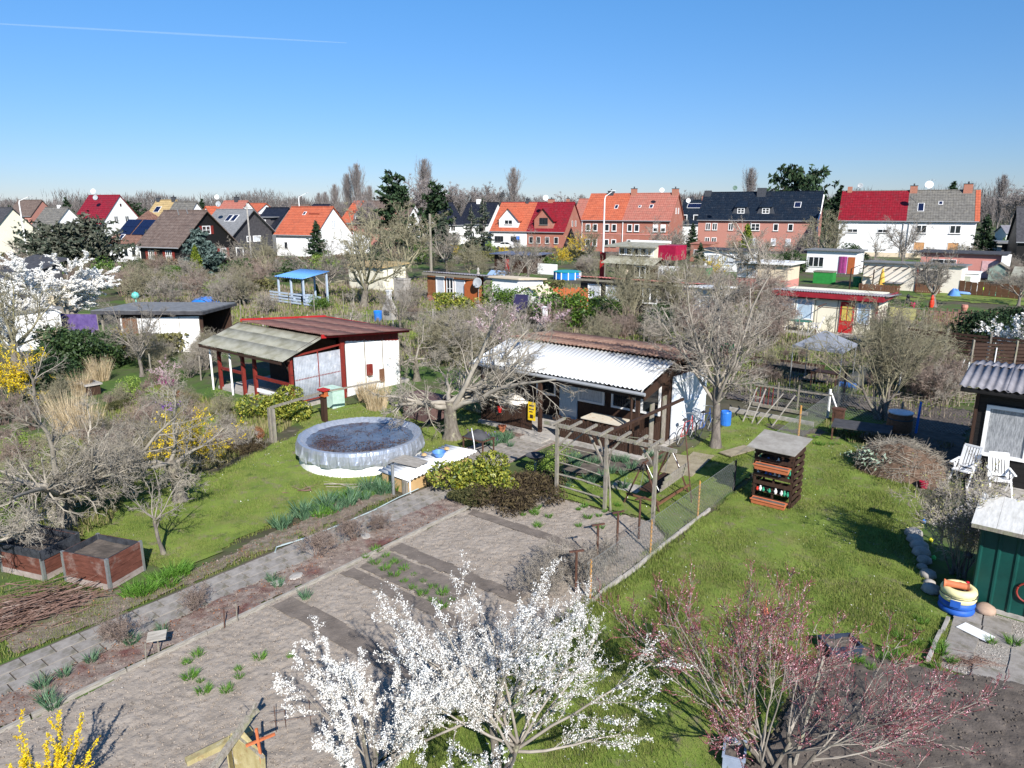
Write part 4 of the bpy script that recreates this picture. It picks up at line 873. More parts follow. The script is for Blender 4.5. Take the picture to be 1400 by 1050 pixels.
# white car on the road
def car(label, D, x, ang, m):
    t = thing_at('parked_car', label, 'car', xat(x, D), math.radians(ang))
    prof = [(-2.0,.35),(-2.05,.75),(-1.75,.95),(-1.2,1.0),(-.6,1.42),(.9,1.45),(1.6,1.0),(2.0,.9),(2.05,.4)]
    part('body', MB().prism([(a,-.8,b) for a,b in prof], (0,1.6,0)), m, t)
    part('side_window', MB().prism([(-1.05,-.815,1.0),(-.55,-.815,1.35),(.1,-.815,1.38),(.1,-.815,1.0)], (0,.01,0)), m_glass, t); part('side_window', MB().prism([(.2,-.815,1.0),(.2,-.815,1.38),(.85,-.815,1.36),(1.35,-.815,1.0)], (0,.01,0)), m_glass, t)
    part('windscreen', MB().prism([(-1.18,-.7,1.02),(-.64,-.6,1.40),(-.64,.6,1.40),(-1.18,.7,1.02)], (-.02,0,.015)), m_glass, t)
    for a in (-1.3,1.3):
        for b in (-.72,.72):
            w = part('wheel', MB().lathe([(.20,-.1),(.32,-.09),(.32,.09),(.20,.1)], 16), m_fdark, t); w.location = (a,b,.32); w.rotation_euler = (math.pi/2,0,0)
    for b in (-.55,.55): part('headlight', MB().box(-2.07,-2.02,b-.15,b+.15,.62,.75), m_whitep, t)
    return t
car('white estate car parked before the cross gabled duplex', 146, 692, -27, m_whitep)
# street lamps and masts
def lamp(label, x, D, h, arm, rz):
    t = thing_at('street_lamp', label, 'street lamp', xat(x, D), rz)
    part('column', MB().tube([(0,0,0),(0,0,h*.25),(0,0,h*.93),(.12*arm/abs(arm),0,h*.98)], [.16,.12,.09,.07], 8), m_whitep, t)
    part('bracket_arm', MB().tube([(.1*arm/abs(arm),0,h*.97),(arm,0,h*1.045)], .05, 6), m_whitep, t)
    part('lamp_head', MB().box(arm-.35,arm+.35,-.13,.13,h*1.04,h*1.04+.12,taper=.03), m_dish, t)
lamp('tall white street lamp before the orange and red roofed brick duplex', 824, 100, 9.8, 1.1, 0)
lamp('white street lamp at far left beside the pale grey house', 38, 120, 9.4, 1.9, 0)
lamp('street lamp standing between the two dark pines', 599, 140, 10.2, 1.6, 0)
lamp('street lamp rising behind the bright orange cottage roof', 413, 150, 10.5, 1.8, 0)
solo('utility_mast', 'slim white mast right of the black timber house', 'mast', MB().tube([(0,0,0),(0,0,8.6)], .13, 8, r2=.09).box(-.5,.5,-.04,.04,8.0,8.1), m_conc, xat(345, 95))
solo('utility_mast', 'pale wooden mast standing before the dark pines', 'mast', MB().tube([(0,0,0),(0,0,7.4)], .18, 8, r2=.12), m_greywood, xat(590, 78))
for x, D, lb in ((504,40,'thin grey pole at the gable of the grey veranda hut'),):
    pass

# ================================================================ SHEDS AND SUMMERHOUSES IN THE MIDDLE DISTANCE
def simple_hut(name, label, u, v, w, d, h0, h1, mw, mr, rot=0.0, roof='corr', over=.3, pitch=.3, cat='garden hut'):
    o = thing(name, label, cat, u, v, 0, rot)
    part('wall', MB().prism([(0,0,0),(0,d,0),(0,d,h1),(0,0,h0)], (w,0,0)), mw, o)
    s = (h1-h0)/d
    if roof == 'corr': corr_roof(o, -over, w+over, -over, h0+.06-s*over, d+over, h1+.06+s*over, mr, 1.1, 1, pitch=pitch, amp=.03)
    else: part('roof', MB().slab([(-over,-over,h0+.14-s*over),(w+over,-over,h0+.14-s*over),(w+over,d+over,h1+.14+s*over),(-over,d+over,h1+.14+s*over)], .12), mr, o)
    return o
m_orangew = mat('orange brown boards', (.22,.085,.035), c2=(.34,.14,.06), rough=.7, scale=3, bands=[('X', 7, .3)])
m_brtorange = mat('bright orange boards', (.40,.11,.035), rough=.6, var=.1, scale=4)
# orange brown hut
o = simple_hut('garden_hut', 'brown board hut with white windows and orange round topped panel, satellite dish at its corner', -45.3, 45.3, 5.9, 3.6, 2.5, 2.15, m_orangew, m_corrslate)
for x, w, h_ in ((1.6,1.0,1.7),(3.9,1.2,1.5)): window(o, x, -.02, .55, w, h_, 'F', 0, 0, fw=.09, glass=m_curtain)
window(o, 2.75, -.02, .3, .8, 1.9, 'F', 1, 1, fw=.07)
op = part('round_panel', MB().prism([(4.55+.0,-.2,0),(6.2,-.2,0),(6.2,-.2,1.75),(5.95,-.2,2.0),(5.4,-.2,2.1),(4.85,-.2,2.0),(4.55,-.2,1.75)], (0,.06,0)), m_brtorange, o)
part('plinth_block', MB().box(0,.9,-.05,-.01,0,.5), m_brick, o); part('fascia', MB().box(-.3,6.1,-.36,-.31,2.3,2.5), m_greywood, o)
dish(P(-39.0,44.9,2.0), .42, m_dish, 'grey dish on a bent white pole beside the orange round topped panel', GA+.2, size_pole=2.0)
o = simple_hut('garden_hut', 'white walled annex with beige roof edge right of the brown board hut', -39.0, 45.6, 3.6, 3.4, 2.4, 2.15, m_whitewall, m_beige, roof='slab', over=.25)
part('grey_boards', MB().box(.0,.9,-.06,-.005,0,2.3), m_greywood, o)
o = thing('garden_store', 'small white pitched store with beige roof between the annex and the orange fence', 'shed', -34.6, 44.6)
part('wall', MB().prism([(0,0,0),(2.2,0,0),(2.2,0,1.3),(1.1,0,2.0),(0,0,1.5)], (0,2.2,0)), m_whitewall, o); part('roof', MB().slab([(-.15,-.15,1.5),(1.1,-.15,2.12),(1.1,2.3,2.12),(-.15,2.3,1.5)], .06).slab([(2.4,-.15,1.3),(1.1,-.15,2.12),(1.1,2.3,2.12),(2.4,2.3,1.3)], .06), m_beige, o)
def fence(name, label, a, b, h, m, kind='picket', w=.09, gap=.05, cat='fence', zv=.05, post=None, rails=True, group=None, t_=.02):
    A, B = P(*a), P(*b); Lg = (B-A).length; o = thing_at(name, label, cat, A, math.atan2((B-A).y, (B-A).x), group)
    n = int(Lg/(w+gap)); rw = random.Random(n)
    for k in range(3):
        me = MB().box(0,w,-t_/2,t_/2,.04,h*(1-zv*k*.7)).mesh('picket', m)
        for i in range(k, n, 3):
            c = link(bpy.data.objects.new('picket', me)); c.parent = o; c.location = (i*(w+gap), rw.uniform(-.01,.01), rw.uniform(-.03,.03)); c.rotation_euler = (rw.uniform(-.03,.03), rw.uniform(-.02,.02), 0)
    if rails: part('rail', MB().box(0,Lg,.02,.07,h*.25,h*.25+.07).box(0,Lg,.02,.07,h*.75,h*.75+.07), m, o)
    for i in range(int(Lg/2.2)+1): part('post', MB().box(i*2.2-.05,i*2.2+.05,.03,.13,0,h*.95), post or m, o)
    return o
fence('board_fence', 'orange board fence behind the small white store', (-32.9,46.5), (-30.3,48.3), 1.9, m_brtorange, w=.16, gap=.02)
# black hut with faded red sheets
o = simple_hut('garden_hut', 'black hut with faded red corrugated roof and two white windows behind the laurel', -32.3, 50.0, 8.1, 3.8, 2.5, 2.15, m_black, m_corrpink)
for x in (1.35,3.05): window(o, x, -.02, .8, 1.2, 1.2, 'F', 0, 0, fw=.1, glass=m_curtain)
window(o, 6.4, -.02, .8, 1.3, 1.2, 'F', 1, 0, fw=.1); part('fascia', MB().box(-.2,8.4,-.36,-.31,2.25,2.42), m_greywood, o)
o = simple_hut('garden_hut', 'white walled lean-to with white roof edge joined to the black hut', -23.8, 50.3, 2.6, 3.5, 2.25, 2.0, m_whitewall, m_whitep, roof='slab', over=.5)
# two tier summerhouse with the red box
o = thing('summer_house', 'two tier summerhouse with mossy veranda roof, glazed front and raspberry red side box', 'garden hut', *uvof(xat(826,78)))
part('wall', MB().box(0,5.4,2.2,5.5,0,3.0), m_dkbrown, o)
corr_roof(o, -.5, 5.7, -.1, 2.25, 2.1, 2.95, m_corrgrey, 1.1, 1, pitch=.3, amp=.03)
part('glazed_band', MB().box(.6,5.0,1.95,2.2,2.9,3.95), m_fdark, o)
for i in range(5): window(o, 1.0+i*.85, 1.93, 3.05, .75, .8, 'F', 0, 0, fw=.09)
part('upper_roof', MB().slab([(-.9,1.3,4.05),(5.2,1.3,4.05),(5.2,4.8,4.35),(-.3,4.8,4.35)], .14), m_corrgrey, o); part('roof_edge', MB().box(.4,5.3,4.7,4.8,4.25,4.55), m_whitep, o)
part('red_box', MB().box(5.25,7.2,2.0,4.6,2.7,4.2), mat('raspberry paint', (.33,.01,.045), rough=.5), o); part('cream_panel', MB().box(4.4,5.24,1.9,1.98,2.8,4.0), m_cream, o)
for x in (0,1.8,3.6,5.3): part('post', MB().box(x-.05,x+.05,0,.1,0,2.25), m_greywood, o)
window(o, 4.1, .3, .9, 1.3, 1.2, 'F', 1, 0); part('parapet', MB().box(-.1,1.8,0,.05,.0,.7).box(2.6,5.4,0,.05,0,.7), m_whitep, o); part('panel', MB().beam((2.1,-.3,0),(2.5,.2,1.7),.6,.04,up=(0,1,0)), m_beige, o)
part('red_door', MB().box(-2.2,-1.5,2.6,2.66,0,3.2), m_redpaint, o); part('side_wall', MB().box(5.9,8.2,.9,1.0,0,2.2), m_whitewall, o)
# pink and beige hut
o = thing('summer_house', 'beige and pink hut with white windows half hidden by a spreading bare tree', 'garden hut', *uvof(xat(1006,75)))
part('wall', MB().box(0,5.2,0,3.6,.0,2.5), m_beige, o); part('plinth', MB().box(-.03,5.23,-.05,3.62,0,.95), m_pinkr, o); part('roof', MB().box(-.3,5.6,-.4,4,2.5,2.68), m_whitep, o)
for x in (.55,1.65): window(o, x, -.01, 1.05, .95, 1.2, 'F', 0, 0, fw=.1, glass=m_curtain)
part('garage_door', MB().box(3.9,5.0,-.08,-.055,.1,.95), m_brick, o)
# white hut with striped curtain and orange door
o = simple_hut('garden_hut', 'white hut with magenta striped curtain and orange door under a dark flat roof', *uvof(xat(1101,93)), 6.0, 3.4, 2.75, 2.75, m_whitewall, m_fgrey, roof='slab', over=.35)
window(o, 1.2, -.02, .7, 1.9, 1.3, 'F', 2, 0, fw=.08); part('door', MB().box(5.0,5.8,-.06,-.01,.05,2.1), m_brtorange, o)
for i in range(7): part('curtain_strip', MB().box(3.95+i*.14,4.05+i*.14,-.08,-.05,.1,2.15), mat('magenta curtain', (.35,.05,.2), rough=.8, objrand=.5), o)
# beige flat hut with white dish
o = simple_hut('garden_hut', 'beige rendered hut with grey flat roof, yellow parasol and board parapet', *uvof(xat(1178,74)), 8.6, 4.2, 2.6, 2.45, mat('warm white render', (.72,.66,.56), rough=.9, var=.05), m_fgrey, roof='slab', over=.3)
window(o, 3.0, -.02, .75, 1.7, 1.25, 'F', 1, 0, fm=m_fdark, fw=.08, glass=m_curtain); part('dark_opening', MB().box(5.0,7.0,-.03,-.005,.2,2.1), m_fdark, o); part('red_post', MB().box(4.85,4.97,-.1,-.01,0,2.4), m_redwood, o)
part('wall_disc', MB().lathe([(.001,0),(.42,0),(.42,.04),(.001,.05)], 20), m_beige, o).location = (.5,-.02,1.2); o.children[-1].rotation_euler = (math.pi/2,0,0)
for i in range(9): part('pergola_bar', MB().beam((-.6+i*.75,-2.2,2.1),(-.3+i*.75,0,2.35),.06,.06), m_dkbrown, o)
part('post', MB().box(-.7,-.6,-2.3,-2.2,0,2.1).box(1.4,1.5,-2.3,-2.2,0,2.1), m_dkbrown, o)
p2 = thing('folded_parasol', 'folded yellow parasol standing before the beige rendered hut', 'parasol', *uvof(xat(1204,72))); part('canopy', MB().lathe([(.30,.55),(.24,1.2),(.10,2.0),(.02,2.2)], 10), mat('yellow canvas', (.70,.42,.08), rough=.8, var=.1), p2); part('pole', MB().tube([(0,0,0),(0,0,.6)], .03), m_steel, p2)
u0, v0 = uvof(xat(1176,70)); fence('board_fence', 'brown board parapet before the beige rendered hut', (u0,v0-.6), (u0+3.6,v0-.6), .95, m_brown, w=.14, gap=.02)
u0, v0 = uvof(xat(1252,70)); fence('board_fence', 'short brown board fence right of the red posts', (u0,v0-.3), (u0+2.2,v0-.3), .95, m_brown, w=.14, gap=.02)
# long hut with dark roof, white end wall
o = simple_hut('garden_hut', 'long hut with dark flat roof, pink wall and projecting white end wall', *uvof(xat(1256,89)), 8.4, 3.6, 2.7, 2.8, m_pinkr, m_fdark, roof='slab', over=.4)
part('end_wall', MB().box(8.3,8.9,-.9,3.6,0,2.65), m_whitewall, o); part('pink_panel', MB().box(6.4,8.0,-.05,-.01,0,2.0), mat('pale pink panel', (.62,.38,.38), rough=.8), o); window(o, 2.5, -.02, 1.0, 2.6, 1.0, 'F', 1, 0)
# small white flat store, with grey shutter
o = simple_hut('garden_store', 'low white store with grey green front before the brown screen fence', *uvof(xat(1286,72)), 3.0, 2.2, 1.75, 1.75, m_whitewall, m_whitep, roof='slab', over=.12, cat='shed'); part('shutter', MB().box(.5,2.4,-.04,-.01,.2,1.5), mat('grey green shutter', (.33,.36,.30), rough=.7), o)
o = thing('tool_shed', 'little sage green pitched shed right of the white end wall', 'shed', *uvof(xat(1350,82))); part('wall', MB().prism([(0,0,0),(1.8,0,0),(1.8,0,1.3),(.9,0,1.9),(0,0,1.3)], (0,2,0)), mat('sage paint', (.28,.36,.30), rough=.7), o); part('roof', MB().slab([(-.15,-.15,1.3),(.9,-.15,2.0),(.9,2.2,2.0),(-.15,2.2,1.3)], .06).slab([(1.95,-.15,1.3),(.9,-.15,2.0),(.9,2.2,2.0),(1.95,2.2,1.3)], .06), m_greywood, o)
o = simple_hut('low_shed', 'low shed with weathered grey roof at the right edge beyond the lawn', *uvof(xat(1384,75)), 5, 3, .9, 1.7, m_greywood, m_corrgrey, roof='slab', cat='shed')
# blue black shelter with red door
o = simple_hut('garden_hut', 'low hut under a thin blue grey roof with a red door, below the parked car', *uvof(xat(676,94)), 6.2, 3.0, 2.2, 2.3, m_dkbrown, mat('blue grey roof', (.10,.11,.16), rough=.4, var=.1), roof='slab', over=.5); part('door', MB().box(1.8,2.5,-.05,-.01,.05,1.9), m_redpaint, o); part('white_wall', MB().box(6.6,9.5,.5,.6,0,1.3), m_whitewall, o)
o = simple_hut('garden_hut', 'white hut with dark roof and white framed windows left of the yellow bush', *uvof(xat(956,96)), 6.5, 3.2, 2.6, 2.7, m_whitewall, m_fdark, roof='slab', over=.3); window(o, 1.9, -.02, .8, 1.5, 1.3, 'F', 1, 0, glass=m_curtain); window(o, 3.9, -.02, .8, 1.5, 1.3, 'F', 1, 0, glass=m_curtain)
o = simple_hut('low_shed', 'low green shed left of the round yellow bush', *uvof(xat(941,84)), 2.2, 1.6, 1.3, 1.35, mat('mid green paint', (.06,.22,.09), rough=.6), m_conc, roof='slab', over=.08, cat='shed')
o = simple_hut('low_shed', 'bright green box below the striped curtain hut', *uvof(xat(1111,79)), 2.0, 1.4, 1.2, 1.2, mat('bright green paint', (.03,.24,.05), rough=.5), m_greywood, roof='slab', over=.05, cat='shed')
o = simple_hut('garden_hut', 'black roofed hut with white braced gate posts at far left', *uvof(xat(-20,62)), 6.5, 4, 2.2, 3.6, m_fdark, m_fdark, roof='slab', over=.5); part('bracket', MB().beam((7.0,-.3,0),(7.0,-.3,2.1),.12,.12).beam((7.0,-.3,2.1),(5.6,-.3,1.2),.08,.08).beam((5.6,-.3,2.1),(9.2,-.3,2.1),.15,.1), m_whitep, o)
o = simple_hut('low_shed', 'ochre walled shed with flat grey roof left of the white blossom tree', *uvof(xat(47,60)), 2.4, 2.4, 1.9, 1.9, m_beige, m_fgrey, roof='slab', over=.2, cat='shed')
o = simple_hut('low_shed', 'white hut wall seen through the branches left of the purple tarpaulin', *uvof(xat(2,42)), 2.8, 2.4, 2.1, 2.2, m_whitewall, m_fgrey, roof='slab', over=.1, cat='shed')
o = simple_hut('garden_hut', 'beige hut half hidden in the big tangled orchard trees', *uvof(xat(478,74)), 5.2, 3, 2.3, 2.5, m_cream, m_ryellow, roof='slab', over=.3)
o = simple_hut('tool_shed', 'pale grey double cabinet behind the garden fireplace', *uvof(xat(539,63)), 1.3, .8, 1.9, 1.9, m_conc, m_conc, roof='slab', over=.03, cat='cabinet')
o = simple_hut('garden_hut', 'small brick lean-to with white door behind the orange frame', *uvof(xat(943,112)), 3.2, 3, 2.6, 2.8, m_brick, m_brick, roof='slab', over=.1); window(o, 1.2, -.02, .8, 1.2, 1.0, 'F')
# blue pergola with striped balustrade
m_blue = mat('blue glazed roof panel', (.12,.30,.62), rough=.3, var=.1); m_paleblue = mat('pale blue wood', (.42,.50,.60), rough=.7, var=.08)
o = thing('pergola', 'pale blue timber pergola with bright blue ribbed roof and slatted balustrade', 'pergola', *uvof(xat(382,62)))
corr_roof(o, -.2, 3.6, -.2, 2.3, 2.6, 2.75, m_blue, .62, 1, pitch=.3, amp=.035)
for x in (0,1.8,3.5):
    part('post', MB().box(x-.07,x+.07,0,.12,0,2.35).box(x-.07,x+.07,2.4,2.52,0,2.6), m_paleblue, o)
for i in range(4):
    for x0, x1 in ((-.9,1.7),(1.9,3.5),(3.9,6.2)): part('slat', MB().box(x0,x1,-.3,-.26,.18+i*.24,.32+i*.24), m_paleblue, o)
part('table', MB().box(.6,2.6,.8,1.7,.7,.75).box(.7,.8,.9,1.6,0,.7).box(2.4,2.5,.9,1.6,0,.7), m_paleblue, o)
# above ground blue pool, tarps, greenhouse, compost bins
m_pblue = mat('bright blue liner', (.02,.20,.70), rough=.4, var=.1); m_teal = mat('teal pool cover', (.02,.30,.33), rough=.5, var=.1)
t = thing_at('frame_pool', 'round bright blue frame pool with teal cover and white uprights', 'pool', xat(777,82)+Vector((0,1.6,0)), 0)
part('wall', MB().lathe([(1.75,0),(1.8,.1),(1.8,1.0),(1.72,1.02)], 28), m_pblue, t); t.scale = (.85,.85,.85); part('cover', MB().lathe([(1.86,.95),(1.9,1.05),(1.6,1.12),(.3,1.05),(.001,1.05)], 28), m_teal, t)
for i in range(12): part('upright', MB().box(1.8,1.88,-.06,.06,0,.98), m_whitep, t).rotation_euler = (0,0,i*math.pi/6)
t = thing_at('greenhouse', 'small greenhouse with blue tinted pitched glass roof', 'greenhouse', xat(664,76), GA)
gl = mat('greenhouse glass', (.30,.42,.60), rough=.15, var=.1, spec=.9)
part('frame', MB().box(0,2.4,0,.05,0,1.0).box(0,.05,0,1.8,0,1.0).box(2.35,2.4,0,1.8,0,1.0).box(0,2.4,1.75,1.8,0,1.0), m_steel, t)
for i in range(3):
    for sd_ in (0,1):
        y0, y1 = (0,.9) if sd_ == 0 else (1.8,.9)
        part('pane', MB().slab([(.02+i*.8,y0,1.02),(.76+i*.8,y0,1.02),(.76+i*.8,y1,1.62),(.02+i*.8,y1,1.62)], .02), gl, t)
    part('side_pane', MB().box(.08+i*.78,.72+i*.78,-.02,-.005,.1,.95), gl, t)
tp = solo('tarpaulin', 'bright blue tarpaulin lying over a heap behind the white blossom tree', 'tarpaulin', heap(4.4,1.8,.75,8), m_pblue, at(283,418), GA, smooth=True)
solo('blue_tub', 'bright blue tub on the grass behind the dull red roof', 'tub', MB().lathe([(.26,0),(.30,.5),(.32,.75),(.29,.75),(.26,.1)], 18), m_pblue, at(517,439), 0)
solo('plastic_sheet', 'crumpled teal plastic sheet on the far right lawn', 'sheet', heap(2.2,1.2,.35,12), mat('teal plastic', (.04,.36,.25), rough=.5), at(1352,404), 0, smooth=True)
solo('toy_slide', 'lime green toy slide lying on the far right lawn', 'toy', MB().prism([(0,0,0),(2.0,0,.1),(2.0,0,.25),(1.2,0,.4),(0,0,.55)], (0,.6,0)), mat('lime plastic', (.40,.70,.03), rough=.5), at(1327,398), .2)
solo('water_butt', 'green lidded water butt before the beige rendered hut', 'barrel', MB().lathe([(.36,0),(.4,.3),(.4,.9),(.42,.92),(.42,1.0),(.1,1.08)], 16), mat('green plastic', (.02,.16,.07), rough=.5), at(1171,392), 0)
solo('folded_umbrella', 'blue folded cloth on the washing pole beyond the stake fence', 'cloth', heap(.9,.9,.6,5), mat('light blue cloth', (.10,.25,.60), rough=.8), at(1304,404,.8), 0, smooth=True)
solo('paddling_pool', 'light blue upturned paddling pool behind the stake fence', 'pool', MB().lathe([(.85,0),(.95,.12),(.8,.26),(.3,.3)], 20), mat('light blue plastic', (.20,.35,.65), rough=.5), at(1318,402), 0)
for i, (x, y, c, lb) in enumerate(((1273,420,(.7,.05,.02),'red and white garden gnome in front of the stake fence lawn'),(1240,418,(.02,.02,.03),'black and white figure standing by the bare shrubs'),(1247,422,(.6,.02,.12),'magenta pot beside the black and white figure'),(1318,425,(.5,.22,.16),'terracotta jar near the end of the stake fence'))):
    solo(('garden_gnome','garden_figure','flower_pot','flower_pot')[i], lb, ('gnome','figure','pot','pot')[i], MB().lathe([(.16,0),(.2,.25),(.17,.5),(.11,.6),(.14,.75),(.05,1.0)] if i < 2 else [(.16,0),(.26,.3),(.22,.5),(.18,.5)], 12), mat('gnome %d'%i if False else ('gnome red','figure black','magenta glaze','jar clay')[i], c, rough=.5), at(x, y), 0)
# ================================================================ PLANTS
def _nrm(a): return a/np.maximum(np.linalg.norm(a, axis=-1, keepdims=True), 1e-9)
def grow_level(O, D, L, R, segs, wob, trop, rng, tip=.35, droop=0.0):
    N = len(O); pos = [O]; d = D; dirs = []
    for i in range(segs):
        d = _nrm(d + wob*rng.normal(size=(N,3)) + np.array([0,0,trop - droop*i/segs]))
        dirs.append(d); pos.append(pos[-1] + d*(L/segs)[:,None])
    t = np.linspace(0, 1, segs+1)
    return np.stack(pos, 1), R[:,None]*(1-(1-tip)*t)[None,:], np.stack(dirs, 1)
def spawn(pos, rad, dirs, n, t0, ang, rng, lens, lr, rr, lvar=.35, taper=.45, avar=.25):
    N, s1, _ = pos.shape; s = s1-1
    t = t0 + (1-t0)*rng.random((N, n))**.9; f = t*s; i = np.minimum(f.astype(int), s-1); fr = f-i; ar = np.arange(N)[:,None]
    O = pos[ar, i]*(1-fr)[...,None] + pos[ar, i+1]*fr[...,None]; d = dirs[ar, i]; r = rad[ar, i]*(1-fr) + rad[ar, i+1]*fr
    pr = _nrm(np.cross(d, rng.normal(size=d.shape))); a = (ang*(1+avar*rng.normal(size=(N, n))))[...,None]
    D = _nrm(np.cos(a)*d + np.sin(a)*pr)
    L = lens[:,None]*lr*(1-taper*t)*(1+lvar*(rng.random((N, n))-.5)*2)
    return O.reshape(-1,3), D.reshape(-1,3), L.ravel(), (r*rr).ravel()
def tubes(pos, rad, k):
    N, s1, _ = pos.shape
    d = np.empty_like(pos); d[:,1:-1] = pos[:,2:]-pos[:,:-2]; d[:,0] = pos[:,1]-pos[:,0]; d[:,-1] = pos[:,-1]-pos[:,-2]; d = _nrm(d)
    ref = np.where(np.abs(d[:,:1,2:3]) > .8, np.array([1.,0,0]), np.array([0,0,1.])); ref = np.broadcast_to(ref, d.shape)
    u = _nrm(np.cross(d, ref)); w = np.cross(d, u); an = np.arange(k)*2*math.pi/k
    ring = pos[:,:,None,:] + rad[:,:,None,None]*(u[:,:,None,:]*np.cos(an)[None,None,:,None] + w[:,:,None,:]*np.sin(an)[None,None,:,None])
    V = ring.reshape(-1,3); base = (np.arange(N)*s1*k)[:,None,None] + (np.arange(s1-1)*k)[None,:,None] + np.arange(k)[None,None,:]
    nxt = base - np.arange(k) + (np.arange(k)+1) % k
    return V, np.stack([base, nxt, nxt+k, base+k], -1).reshape(-1,4)
def cat_vf(lst):
    V = []; F = []; o = 0
    for v, f in lst: V.append(v); F.append(f+o); o += len(v)
    return np.concatenate(V), np.concatenate(F)
def quads_at(Pn, size, rng, nrm=None, aspect=1.0, bias=None):
    """small leaf-shaped quads, each its own tilt"""
    N = len(Pn); n = _nrm(rng.normal(size=(N,3)) + (bias if bias is not None else 0)); u = _nrm(np.cross(n, rng.normal(size=(N,3)))); w = np.cross(n, u)
    s = (size*(.6+.8*rng.random(N)))[:,None]
    V = np.stack([Pn-u*s*aspect, Pn-w*s*.5+n*s*.12, Pn+u*s*aspect, Pn+w*s*.5+n*s*.12], 1).reshape(-1,3)
    return V, np.arange(N*4).reshape(-1,4)

def woody(seed, h=4.0, spread=1.0, trunk_h=.9, trunk_r=.12, limbs=6, n2=9, n3=9, n4=7, stems=1, stem_spread=.2, ang1=.95, trop1=.06, wob=.16,
          l1=.62, l2=.5, l3=.45, l4=.4, up=.03, keep=3, droop=0.0, lean=(0,0), tw=.0045, rmin=1.0, ang2=.75, ang3=.75):
    """trunk(s), limbs, branches and twigs; returns (trunk VF, crown VF, list of outer branch levels)"""
    rng = np.random.default_rng(seed)
    O = np.zeros((stems,3)); O[:,:2] = rng.normal(size=(stems,2))*stem_spread*(.3 if stems > 1 else 0)
    D = np.zeros((stems,3)); D[:,2] = 1; D[:,:2] = rng.normal(size=(stems,2))*(stem_spread if stems > 1 else .05) + np.array(lean)
    D = _nrm(D); L = np.full(stems, trunk_h)*(1+.15*rng.normal(size=stems)); R = np.full(stems, trunk_r)
    p0, r0, d0 = grow_level(O, D, L, R, 6, wob*.45, .04, rng, tip=.72)
    r0 = r0.copy(); r0[:,0] *= 1.45; r0[:,1] *= 1.1
    tr = [tubes(p0, r0, 8)]
    ll = np.full(stems, h*l1*spread)
    O1, D1, L1, R1 = spawn(p0, r0, d0, limbs, .62, ang1, rng, ll, 1.0, .50, taper=.1, avar=.3)
    # leader
    p1, r1, d1 = grow_level(O1, D1, L1, R1, 7, wob, trop1, rng, tip=.28, droop=droop)
    O2, D2, L2, R2 = spawn(p1, r1, d1, n2, .18, ang2, rng, L1, l2, .46)
    p2, r2, d2 = grow_level(O2, D2, L2, R2, 5, wob*1.1, up, rng, tip=.3, droop=droop)
    O3, D3, L3, R3 = spawn(p2, r2, d2, n3, .12, ang3, rng, L2, l3, .55)
    R3 = np.maximum(R3, tw*1.5*rmin); p3, r3, d3 = grow_level(O3, D3, L3, R3, 3, wob*1.2, up, rng, tip=.5, droop=droop)
    lv = [tubes(p1, r1, 6), tubes(p2, r2, 4), tubes(p3, r3, 3)]
    outer = [(p2, d2), (p3, d3)]
    if n4:
        O4, D4, L4, R4 = spawn(p3, r3, d3, n4, .1, .7, rng, L3, l4, .6)
        R4 = np.full(len(L4), tw*rmin); L4 = np.maximum(L4, .12); p4, r4, d4 = grow_level(O4, D4, L4, R4, 2, wob*1.3, up, rng, tip=.5)
        lv.append(tubes(p4, r4, 3)); outer.append((p4, d4))
    return cat_vf(tr), cat_vf(lv), outer
def along(outer, n, rng, jit=.015, tmin=0.0):
    """n points spread along the outer branches"""
    pts = []; seg = []
    for p, d in outer: seg.append((p[:,:-1].reshape(-1,3), p[:,1:].reshape(-1,3)))
    A_ = np.concatenate([a for a, b in seg]); B_ = np.concatenate([b for a, b in seg]); l = np.linalg.norm(B_-A_, axis=1)
    i = rng.choice(len(A_), n, p=l/l.sum()); t = rng.random(n)[:,None]
    return A_[i]*(1-t)+B_[i]*t + rng.normal(size=(n,3))*jit

def barkm(name, a, b, tw, moss=None):
    return (mat(name+' bark', a, c2=b, rough=.95, scale=9, bump=.01, bscale=30, stretch=(1,1,.35), patch=[(moss or (.22,.23,.14), 5, .54, .72)]),
            mat(name+' twigs', *tw, rough=.9, scale=1.6, island=False, objrand=.12, patch=[(moss or (.26,.25,.15), 1.2, .58, .78)]))
bk_apple, tw_apple = barkm('lichened apple', (.07,.058,.045), (.22,.195,.16), ((.20,.175,.14), (.42,.38,.31)), (.40,.39,.25))
bk_grey, tw_grey = barkm('grey fruit tree', (.10,.085,.075), (.22,.19,.165), ((.19,.165,.135), (.38,.34,.285)), (.33,.32,.19))
bk_red, tw_red = barkm('red brown shrub', (.10,.06,.05), (.18,.12,.10), ((.17,.125,.10), (.35,.275,.23)), (.30,.27,.18))
bk_olive, tw_olive = barkm('mossy willow', (.10,.10,.055), (.20,.19,.11), ((.17,.155,.10), (.33,.30,.20)), (.27,.28,.12))
bk_birch, tw_far = barkm('far tree', (.15,.13,.12), (.26,.235,.22), ((.19,.165,.155), (.30,.27,.26)))
tw_pale = mat('pale twigs', (.30,.27,.22), c2=(.48,.43,.36), rough=.9, scale=2)
TREE = {}
def proto(key, bark, twig, smooth=True, **k):
    a, b, outer = woody(**k)
    TREE[key] = (mesh_np('trunk', a[0], a[1], bark, smooth), mesh_np('crown', b[0], b[1], twig, False), outer)
def tree(key, name, label, loc, rz=0.0, s=1.0, group=None, cat='tree'):
    t = thing_at(name, label, cat, loc, rz, group, s)
    part('trunk', TREE[key][0], None, t); part('crown', TREE[key][1], None, t); return t
